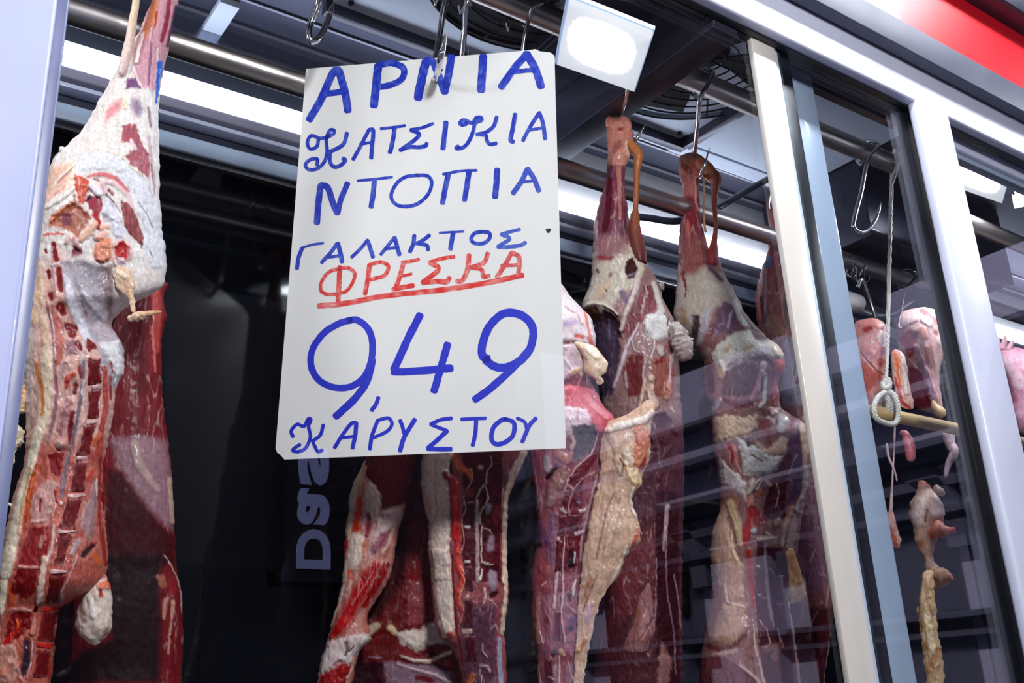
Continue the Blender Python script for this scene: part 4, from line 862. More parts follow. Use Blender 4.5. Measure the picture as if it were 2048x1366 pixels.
 Pg('A5', (200, 156, 150), [(470, 440), (620, 440), (640, 500), (590, 520), (560, 780), (520, 900), (330, 900), (340, 620)], 1, soft=14, f=.2), L('A5', (150, 60, 52), [(440, 640, 22), (430, 760, 18)], -1), L('A5', (230, 190, 176), [(540, 690, 26)], 2), L('A5', (140, 40, 42), [(590, 560, 26), (600, 680, 18)], -1), L('A5', (222, 182, 176), [(560, 560, 8), (600, 700, 9), (560, 830, 10)], 1),
 Pg('A5', (140, 52, 52), [(330, 930), (480, 930), (500, 1200), (460, 1380), (190, 1380), (260, 1100)], -1, soft=10, f=.2), L('A5', (214, 166, 152), [(350, 885, 16), (470, 875, 14)], 2), L('A5', (186, 134, 124), [(460, 1050, 40), (430, 1150, 30)], 1), L('A5', (150, 22, 30), [(500, 960, 22), (520, 1060, 18), (480, 1230, 22)], -1),
 Pg('A5', (128, 28, 34), [(510, 150), (700, 135), (650, 400), (560, 370)], -1, soft=6, nb=1), L('A5', (196, 160, 152), [(640, 40, 60)], 3), L('A5', (134, 112, 122), [(740, 130, 28), (690, 380, 36), (665, 600, 30)], -1), L('A5', (236, 210, 206), [(660, 680, 30)], 3), L('A5', (206, 176, 168), [(580, 930, 22), (560, 1150, 26), (510, 1330, 28)], 2),
 Pg('A5', (168, 132, 132), [(1000, 430), (1060, 450), (1050, 640), (1030, 900), (980, 1100), (900, 1000), (860, 860), (960, 620)], 1, soft=12, f=.35), L('A5', (236, 214, 204), [(1040, 430, 16), (1045, 600, 12)], 3), L('A5', (188, 84, 60), [(950, 420, 24), (1000, 330, 30)], 1), L('A5', (158, 62, 48), [(1085, 200, 26), (1075, 450, 24), (1070, 800, 30), (1110, 1100, 36), (1140, 1347, 30)], 0, f=.4), L('A5', (176, 150, 150), [(840, 1100, 50), (780, 1220, 40)], 1), L('A5', (60, 24, 26), [(1000, 1140, 36), (900, 1240, 50)], -3), L('A5', (196, 108, 76), [(1010, 1240, 40), (1080, 1330, 40)], 1),
 # --- neck end
 L('A6', (250, 234, 214), [(100, -20, 80), (50, 300, 56), (10, 600, 46)], 2), L('A6', (198, 104, 80), [(110, 280, 40), (130, 450, 50), (140, 560, 40)], 1), Pg('A6', (122, 24, 30), [(190, 150), (410, 150), (370, 400), (280, 480), (110, 400)], 0, soft=8, nb=.8), Pg('A6', (126, 30, 34), [(100, 640), (330, 560), (330, 760), (180, 900), (60, 880)], 0, soft=10, nb=1.2), L('A6', (208, 160, 152), [(200, 125, 20), (400, 135, 14)], 2), L('A6', (196, 140, 128), [(110, 590, 24), (240, 580, 26), (330, 600, 22)], 2),
 L('A6', (196, 52, 36), [(60, 930, 40), (180, 820, 30), (200, 720, 30)], 1), L('A6', (232, 120, 84), [(190, 770, 22), (180, 690, 16)], 2), Pg('A6', (196, 148, 134), [(0, 960), (150, 960), (200, 1100), (180, 1290), (150, 1400), (-60, 1400), (-60, 980)], 2, soft=12), L('A6', (226, 158, 140), [(40, 1250, 60), (100, 1150, 30)], 2),
 L('A6', (238, 212, 196), [(480, 40, 44), (450, 240, 44), (420, 470, 50), (400, 520, 20)], 4, n=.6), L('A6', (20, 8, 12), [(375, 600, 26), (385, 560, 18)], -4), L('A6', (222, 160, 146), [(370, 700, 36), (350, 830, 40)], 4), L('A6', (62, 46, 60), [(290, 930, 44), (280, 1150, 60), (240, 1270, 40)], -3), L('A6', (206, 176, 178), [(350, 930, 10), (330, 1150, 12), (290, 1310, 14)], 2), L('A6', (200, 160, 160), [(190, 1180, 12), (220, 1300, 20), (240, 1350, 20)], 2), L('A6', (214, 196, 196), [(285, 990, 14)], 2),
 L('A6', (212, 178, 176), [(830, 10, 12), (720, 270, 12), (650, 400, 14), (660, 560, 12), (610, 760, 12), (590, 1000, 12)], 3), L('A6', (226, 190, 170), [(570, 1060, 20), (590, 1100, 12)], 3), L('A6', (190, 70, 50), [(530, 1150, 20), (525, 1300, 18)], 1),
]
lobe('body', c1, f1, main_rows, (244, 236, 230), spine_ops, T=.78, Tmax=.046, step=2.4, nx=150, seed=3, base2=(236, 222, 214), streak=.10, jag=1.4)
strand('tendon', c1, f1, 'A1', [(960, -760, 34), (930, -250, 34), (938, 0, 34), (905, 200, 38), (882, 360, 42), (850, 500, 44), (820, 620, 40), (790, 740, 26)], (246, 226, 190), -.017, (232, 206, 206), n=20, rough=.05)
# sawn vertebrae, discs between them
for i, q in enumerate(([(800, 350), (912, 345), (932, 582), (792, 598)], [(802, 640), (925, 628), (905, 902), (782, 908)], [(752, 955), (896, 948), (822, 1232), (694, 1240)])):
    patch('vertebra', c1, f1, 'A4', q, (112, 18, 26), (224, 176, 168), .004, seed=i)
for i, q in enumerate(([(792, 228), (960, 226), (922, 558), (738, 562)], [(716, 628), (900, 622), (832, 962), (622, 958)], [(616, 1012), (812, 1008), (700, 1330), (560, 1347)])):
    patch('vertebra', c1, f1, 'A5', q, (106, 16, 24), (216, 160, 152), .004, seed=i+4)
for i, q in enumerate(([(510, 208), (735, 205), (645, 548), (430, 546)], [(430, 604), (628, 600), (578, 920), (392, 926)], [(376, 1008), (560, 1006), (540, 1312), (318, 1322)])):
    patch('vertebra', c1, f1, 'A6', q, (104, 14, 20), (196, 120, 112), .004, seed=i+8)
for i, (c, q) in enumerate((('A4', [(820, 594), (940, 588), (940, 622), (830, 632)]), ('A4', [(776, 916), (900, 914), (896, 944), (780, 950)]), ('A4', [(690, 1244), (800, 1242), (796, 1276), (694, 1276)]), ('A5', [(730, 568), (925, 572), (920, 612), (740, 618)]), ('A5', [(620, 966), (840, 970), (826, 1004), (640, 1008)]), ('A6', [(520, 158), (740, 156), (730, 196), (530, 202)]), ('A6', [(440, 550), (636, 556), (630, 592), (450, 596)]), ('A6', [(390, 934), (580, 936), (570, 990), (390, 1000)]))):
    patch('spinal_disc', c1, f1, c, q, (226, 190, 188) if i < 6 else (190, 70, 60), None, .004, None, 8, i+20, 0)
lobe('kidney_fat', c1, f1, [(40, 900, 1040), (200, 890, 1120), (330, 876, 1175), (450, 868, 1198), (600, 820, 1196), (760, 800, 1190), (860, 850, 1150), (920, 920, 1090), (965, 985, 1040)], (232, 214, 202), [
 L('A6', (224, 130, 106), [(1070, 330, 46), (1150, 300, 50), (1170, 350, 30)], 4, nb=2), L('A6', (170, 60, 40), [(1080, 430, 40), (1070, 380, 30)], 0), L('A6', (196, 110, 90), [(1060, 120, 60), (1100, 220, 50)], 1, f=.3), L('A6', (150, 122, 118), [(860, 500, 50), (900, 700, 50)], -1, soft=.9), L('A6', (176, 150, 130), [(1150, 800, 40), (1080, 900, 30)], 0), L('A6', (244, 232, 226), [(960, 480, 40), (1000, 650, 40)], 2)],
 T=.8, Tmax=.03, depth=-.006, c='A6', seed=31, nx=60, step=2.5, rough=2)
lobe('fat_flap', c1, f1, [(235, 770, 850), (270, 762, 900), (330, 760, 930), (380, 762, 948), (420, 775, 965), (450, 800, 940), (480, 850, 928), (520, 890, 938), (570, 906, 955), (620, 908, 965), (660, 918, 970)], (234, 204, 180), [L('A3', (244, 226, 208), [(800, 280, 30), (860, 330, 30)], 2), L('A3', (222, 182, 150), [(870, 400, 30), (920, 540, 20)], 0, n=1)], T=.35, Tmax=.008, depth=-.046, c='A3', seed=4, nx=40, step=1.6, jag=2.2)
strand('fat_strand', c1, f1, 'A3', [(890, 725, 16), (940, 705, 34), (1010, 690, 34), (1080, 672, 26), (1130, 662, 18), (1200, 655, 8)], (240, 216, 194), -.05, (226, 176, 140), n=20, rough=.5, seed=5)
# ragged fat hanging at the outer edge, seen past the jamb
strand('fat_strand', c1, f1, 'A4', [(290, 60, 50), (290, 200, 60), (280, 330, 50), (250, 420, 40), (230, 500, 34)], (246, 236, 214), -.004, (240, 206, 170), n=22, rough=.75, seed=6)
strand('fat_strand', c1, f1, 'A4', [(310, 380, 20), (280, 480, 40), (250, 620, 60), (220, 720, 66), (190, 800, 50), (180, 850, 30)], (238, 170, 128), -.002, (242, 214, 186), n=22, rough=.3, seed=7)
strand('fat_strand', c1, f1, 'A4', [(150, 800, 10), (130, 950, 30), (150, 1060, 50), (140, 1130, 40), (120, 1200, 12), (122, 1310, 10)], (238, 226, 202), .0, (240, 230, 210), n=20, rough=.8, seed=8)
strand('fat_strand', c1, f1, 'A2', [(240, 240, 30), (215, 190, 24), (205, 165, 18)], (248, 242, 232), -.01, n=14, rough=.6, seed=9)
strand('fat_strand', c1, f1, 'A2', [(420, 190, 20), (330, 150, 22), (280, 140, 14)], (248, 242, 232), -.01, n=14, rough=.6, seed=10)
strand('fat_strand', c1, f1, 'A5', [(150, 720, 18), (110, 700, 14), (82, 684, 8)], (244, 230, 206), -.004, n=10, rough=.4, seed=11)

# ---------------------------------------------------------------- carcass below the price sign
c2, f2 = carcass('split lamb carcass hanging below and behind the price sign', 880, 1000, .29)
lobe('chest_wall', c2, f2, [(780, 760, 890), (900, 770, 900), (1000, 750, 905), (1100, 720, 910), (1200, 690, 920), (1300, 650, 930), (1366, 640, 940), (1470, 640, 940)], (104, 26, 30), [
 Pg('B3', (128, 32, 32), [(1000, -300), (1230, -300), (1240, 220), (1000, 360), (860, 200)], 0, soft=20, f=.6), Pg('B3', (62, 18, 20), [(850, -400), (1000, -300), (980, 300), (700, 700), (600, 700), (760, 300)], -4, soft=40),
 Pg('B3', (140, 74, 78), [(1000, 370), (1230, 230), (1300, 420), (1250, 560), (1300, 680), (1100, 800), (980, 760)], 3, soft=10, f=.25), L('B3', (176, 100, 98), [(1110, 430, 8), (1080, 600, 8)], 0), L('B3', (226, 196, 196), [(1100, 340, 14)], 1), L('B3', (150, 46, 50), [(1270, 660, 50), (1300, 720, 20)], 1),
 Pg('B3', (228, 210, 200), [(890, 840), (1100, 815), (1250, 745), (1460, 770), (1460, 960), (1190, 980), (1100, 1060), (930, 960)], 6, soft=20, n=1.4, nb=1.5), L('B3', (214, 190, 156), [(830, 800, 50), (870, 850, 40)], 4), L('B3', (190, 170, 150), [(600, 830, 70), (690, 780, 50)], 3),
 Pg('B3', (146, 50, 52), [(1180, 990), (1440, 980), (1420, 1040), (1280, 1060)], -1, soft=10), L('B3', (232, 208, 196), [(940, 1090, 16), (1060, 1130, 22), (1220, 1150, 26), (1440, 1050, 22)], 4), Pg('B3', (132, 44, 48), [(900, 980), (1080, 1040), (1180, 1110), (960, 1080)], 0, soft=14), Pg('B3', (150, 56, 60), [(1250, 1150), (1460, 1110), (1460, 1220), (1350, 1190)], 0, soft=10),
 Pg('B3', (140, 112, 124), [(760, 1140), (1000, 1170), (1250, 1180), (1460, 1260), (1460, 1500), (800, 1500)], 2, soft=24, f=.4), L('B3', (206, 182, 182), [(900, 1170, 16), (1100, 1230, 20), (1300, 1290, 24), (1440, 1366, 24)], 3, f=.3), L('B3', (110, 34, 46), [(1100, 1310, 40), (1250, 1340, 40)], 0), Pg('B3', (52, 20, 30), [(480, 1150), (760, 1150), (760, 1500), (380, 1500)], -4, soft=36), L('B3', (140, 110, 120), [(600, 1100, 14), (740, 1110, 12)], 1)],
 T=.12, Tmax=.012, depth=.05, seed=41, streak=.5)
lobe('flank', c2, f2, [(640, 770, 820), (760, 750, 835), (880, 738, 832), (921, 730, 829), (939, 720, 826), (984, 701, 816), (1023, 697, 808), (1064, 690, 796), (1105, 688, 790), (1130, 687, 786), (1174, 682, 770), (1200, 676, 752), (1232, 667, 735), (1279, 655, 742), (1300, 648, 720), (1330, 640, 712), (1366, 634, 704), (1470, 620, 690)], (196, 130, 120), [
 Pg('B1', (112, 36, 36), [(560, -500), (1060, -500), (1030, 160), (990, 350), (930, 620), (850, 640), (700, 670), (690, 520), (600, 420), (530, 330)], 2, soft=8, n=.7, f=.55), L('B1', (238, 220, 196), [(560, -300, 50), (500, 260, 44), (430, 450, 54), (395, 700, 42), (360, 960, 32)], 2), L('B1', (222, 178, 138), [(540, 260, 22), (500, 420, 26), (490, 520, 20)], 0),
 Pg('B1', (226, 202, 186), [(560, 390), (620, 430), (690, 530), (690, 650), (640, 800), (560, 760), (510, 600)], 3, soft=10), Pg('B1', (220, 92, 62), [(470, 530), (520, 620), (490, 850), (460, 905), (405, 885), (440, 700)], 0, soft=16), L('B1', (140, 72, 88), [(570, 720, 24), (575, 820, 30), (550, 940, 26)], -1), L('B1', (210, 170, 172), [(530, 760, 12), (510, 860, 12)], 1),
 Pg('B1', (222, 194, 188), [(690, 690), (900, 640), (920, 740), (830, 880), (660, 1100), (580, 1140), (600, 920), (640, 780)], 3, soft=14, f=.2), Pg('B1', (156, 100, 110), [(700, 900), (810, 840), (740, 1040), (600, 1130), (590, 1060)], 0, soft=24, f=.2), L('B1', (216, 176, 160), [(820, 880, 22), (770, 1010, 22), (710, 1110, 20)], 2), Pg('B1', (240, 220, 208), [(395, 915), (530, 915), (520, 1100), (470, 1250), (355, 1250)], 1, soft=18), L('B1', (196, 50, 44), [(350, 950, 24), (345, 1090, 16)], 0, n=1.2), L('B1', (224, 140, 112), [(540, 1000, 20), (510, 1100, 20)], 0), L('B1', (220, 120, 96), [(380, 1290, 30), (420, 1366, 30)], 0),
 L('B3', (176, 48, 54), [(680, 160, 60), (600, 260, 90), (500, 450, 110), (400, 640, 90), (300, 810, 80), (220, 890, 40)], 6, f=.6), L('B3', (150, 36, 40), [(780, 150, 50), (700, 340, 60), (560, 560, 50)], 2, f=.5), L('B3', (216, 116, 112), [(640, 240, 10), (560, 370, 12), (420, 570, 12)], 2), L('B3', (210, 108, 108), [(590, 480, 8), (520, 580, 8)], 2), L('B3', (240, 226, 214), [(360, 130, 18), (350, 250, 20), (310, 480, 22), (255, 640, 20), (220, 760, 14)], 2), L('B3', (232, 190, 176), [(420, 330, 30), (380, 480, 26)], 1),
 Pg('B3', (230, 212, 208), [(180, 945), (420, 872), (660, 850), (720, 860), (560, 1040), (440, 1100), (460, 1200), (300, 1150), (180, 1250), (70, 1290), (110, 1090)], 5, soft=8, n=1.2), L('B3', (120, 96, 96), [(370, 950, 40), (390, 1020, 36), (360, 1080, 20)], -1, soft=.9), L('B3', (210, 196, 190), [(640, 880, 50), (540, 980, 40)], 2), L('B3', (60, 40, 44), [(395, 1050, 10), (450, 990, 9)], -1), Pg('B3', (156, 46, 46), [(110, 1300), (340, 1160), (430, 1190), (380, 1310), (330, 1420), (90, 1420)], 3, soft=6, n=1.4, nb=1.6), L('B3', (226, 190, 176), [(440, 1120, 22), (440, 1210, 18), (390, 1310, 16)], 3)],
 T=.7, Tmax=.036, depth=.012, step=2.4, nx=100, seed=43, base2=(206, 160, 150))
bk_rows = [(150, 908, 948), (175, 900, 955), (215, 906, 952), (300, 895, 965), (420, 870, 995), (560, 820, 1040), (680, 800, 1068), (800, 815, 1070), (880, 842, 1066), (905, 843, 1056), (933, 842, 1044), (972, 841, 1027), (1007, 847, 1015), (1044, 857, 1015), (1105, 856, 1014), (1126, 860, 1014), (1184, 862, 1018), (1221, 866, 1015), (1265, 872, 1009), (1300, 905, 1012), (1334, 920, 1012), (1366, 925, 1013), (1470, 930, 1010)]
lobe('body', c2, f2, bk_rows, (150, 90, 92), [
 Pg('B2', (88, 28, 36), [(500, -300), (890, -300), (900, 300), (890, 600), (880, 900), (890, 1380), (540, 1380), (500, 1000), (520, 600)], 0, soft=8, nb=.8), Pg('B2', (236, 216, 204), [(100, -300), (430, -300), (420, 150), (370, 400), (390, 600), (390, 930), (380, 1000), (405, 1380), (210, 1380), (180, 1000), (150, 700), (105, 430)], 4, soft=6, n=.7, nb=.8), L('B2', (224, 190, 178), [(250, 200, 20), (240, 420, 16), (260, 700, 14)], -1), L('B2', (210, 184, 176), [(300, 620, 8), (240, 760, 8)], -1), L('B2', (222, 180, 168), [(170, 560, 40), (200, 700, 30)], 0, soft=.9),
 L('B2', (206, 112, 86), [(430, 160, 40), (480, 260, 50), (560, 300, 36), (590, 380, 14)], 2, f=.5), L('B2', (186, 24, 28), [(405, 380, 34), (430, 480, 62), (440, 650, 62), (460, 800, 44), (465, 960, 36), (470, 1090, 30)], 3, f=.3), L('B2', (214, 60, 50), [(470, 420, 16), (420, 560, 14), (430, 780, 20), (430, 960, 16)], 3), L('B2', (204, 84, 80), [(455, 1110, 26), (460, 1240, 30), (520, 1320, 36), (540, 1380, 30)], 2), L('B2', (126, 56, 56), [(345, 330, 44), (350, 360, 40)], 6), L('B2', (60, 16, 18), [(400, 320, 20), (400, 200, 14)], -2), L('B2', (226, 170, 150), [(600, 280, 8), (606, 390, 7), (520, 560, 7), (545, 660, 8), (505, 770, 7), (530, 1000, 7), (490, 1110, 7)], 1),
 L('B2', (190, 164, 160), [(690, 270, 36)], 1), L('B2', (140, 70, 66), [(580, 520, 60)], 1, nb=1.2), L('B2', (178, 152, 150), [(655, 590, 22), (650, 800, 26), (655, 1000, 26), (660, 1380, 28)], 2), L('B2', (214, 196, 182), [(790, 160, 7), (800, 240, 7), (750, 300, 7), (745, 420, 8), (690, 480, 10), (650, 560, 8)], 1.5), L('B2', (214, 196, 176), [(740, 460, 9), (765, 560, 9), (735, 640, 8), (680, 720, 10), (690, 820, 10)], 1.5), L('B2', (40, 12, 16), [(725, 530, 18), (710, 640, 14)], -2),
 L('B2', (156, 140, 148), [(770, 650, 46), (760, 700, 34)], 0, soft=.8), L('B2', (160, 136, 146), [(800, 950, 40), (780, 1050, 56)], 0, soft=.8), L('B2', (160, 138, 148), [(800, 1320, 56)], 0, soft=.8), L('B2', (126, 44, 46), [(850, 680, 36), (830, 780, 50)], 0), L('B2', (212, 188, 178), [(705, 840, 10), (695, 960, 9), (700, 1180, 9), (780, 1215, 8), (820, 1210, 7)], 1.5), L('B2', (206, 180, 172), [(720, 860, 8), (780, 880, 8), (800, 910, 7)], 1),
 L('B2', (52, 14, 18), [(745, 930, 24), (720, 1000, 14)], -1), L('B2', (40, 12, 16), [(760, 1250, 26)], -1), L('B2', (244, 230, 226), [(540, 850, 18), (570, 852, 22)], 2), L('B2', (244, 228, 224), [(540, 1190, 14), (575, 1190, 18)], 2), L('B2', (120, 60, 62), [(580, 900, 40)], 0, nb=1),
 L('B2', (236, 216, 196), [(1110, 130, 46), (1060, 230, 54), (1000, 360, 52), (950, 520, 36), (925, 800, 34), (925, 1100, 32), (930, 1380, 40)], 4), L('B2', (222, 168, 156), [(905, 480, 12), (900, 800, 12), (905, 1200, 12)], 1), L('B2', (190, 160, 140), [(1060, 210, 8), (1010, 330, 8)], -1),
 Pg('B4', (236, 216, 204), [(190, -20), (400, -20), (440, 400), (452, 640), (470, 780), (440, 900), (330, 900), (300, 740), (250, 560), (240, 380)], 4, soft=6, n=.7, nb=.8), L('B4', (206, 92, 82), [(480, 10, 34), (510, 160, 44), (550, 290, 34), (500, 420, 26), (500, 560, 26), (545, 650, 24), (520, 740, 26)], 3), L('B4', (226, 180, 160), [(520, 160, 8), (575, 280, 8), (540, 390, 8), (510, 500, 7), (560, 640, 8), (500, 780, 10)], 2), L('B4', (120, 20, 30), [(430, 60, 14), (450, 480, 18), (475, 780, 16), (505, 960, 14), (540, 1200, 12)], -1), L('B4', (240, 218, 206), [(330, 760, 60), (420, 860, 40)], 3), L('B4', (200, 110, 96), [(410, 870, 50), (450, 940, 30)], 1),
 L('B4', (160, 142, 148), [(850, 250, 56), (850, 340, 66), (860, 400, 40)], 0), L('B4', (58, 16, 20), [(850, 460, 46), (880, 440, 36)], -1), L('B4', (70, 24, 32), [(770, 160, 36), (900, 200, 30)], -1), L('B4', (214, 194, 184), [(730, 130, 9), (800, 155, 8), (850, 150, 8)], 1.5), L('B4', (226, 206, 200), [(740, 200, 12), (722, 300, 18)], 2), L('B4', (200, 176, 176), [(770, 410, 24), (780, 480, 16), (740, 590, 12)], 2), L('B4', (210, 184, 180), [(760, 490, 8), (850, 530, 8), (890, 580, 8)], 1), L('B4', (224, 196, 196), [(745, 690, 24), (735, 780, 26), (720, 900, 24)], 3), L('B4', (196, 150, 160), [(770, 820, 10), (830, 880, 8)], 1),
 Pg('B4', (100, 66, 78), [(540, 560), (880, 560), (890, 1100), (910, 1500), (560, 1500), (520, 900)], 0, soft=50, nb=.8), L('B4', (190, 160, 150), [(560, 840, 40), (620, 840, 34)], 1, nb=1.5), L('B4', (226, 200, 196), [(590, 480, 24)], 2), L('B4', (206, 176, 172), [(745, 960, 8), (750, 1040, 8), (800, 1110, 7)], 1), L('B4', (176, 140, 156), [(720, 1190, 24), (800, 1200, 20), (820, 1250, 22)], 2), L('B4', (180, 110, 80), [(640, 1300, 50), (600, 1366, 40)], 1), L('B4', (206, 180, 190), [(735, 1290, 9), (730, 1400, 9)], 1),
 L('B4', (240, 222, 200), [(975, 100, 20), (990, 430, 24), (970, 620, 30), (950, 850, 30)], 3), L('B4', (190, 160, 140), [(950, 560, 8), (945, 800, 8)], -1), L('B4', (170, 166, 180), [(920, 920, 30), (920, 1150, 36), (940, 1366, 36)], 1)],
 T=.6, Tmax=.044, depth=.008, step=2.4, nx=130, seed=47)
for i, (c, q) in enumerate((('B2', [(545, 600), (640, 600), (635, 790), (540, 800)]), ('B2', [(520, 900), (628, 900), (630, 1120), (515, 1120)]), ('B4', [(545, 160), (655, 160), (660, 420), (560, 420)]), ('B4', [(545, 500), (660, 500), (662, 790), (545, 790)]), ('B4', [(545, 880), (680, 880), (700, 1150), (570, 1160)]))):
    patch('vertebra', c2, f2, c, q, (82, 34, 42), (150, 112, 116), .003, seed=50+i)
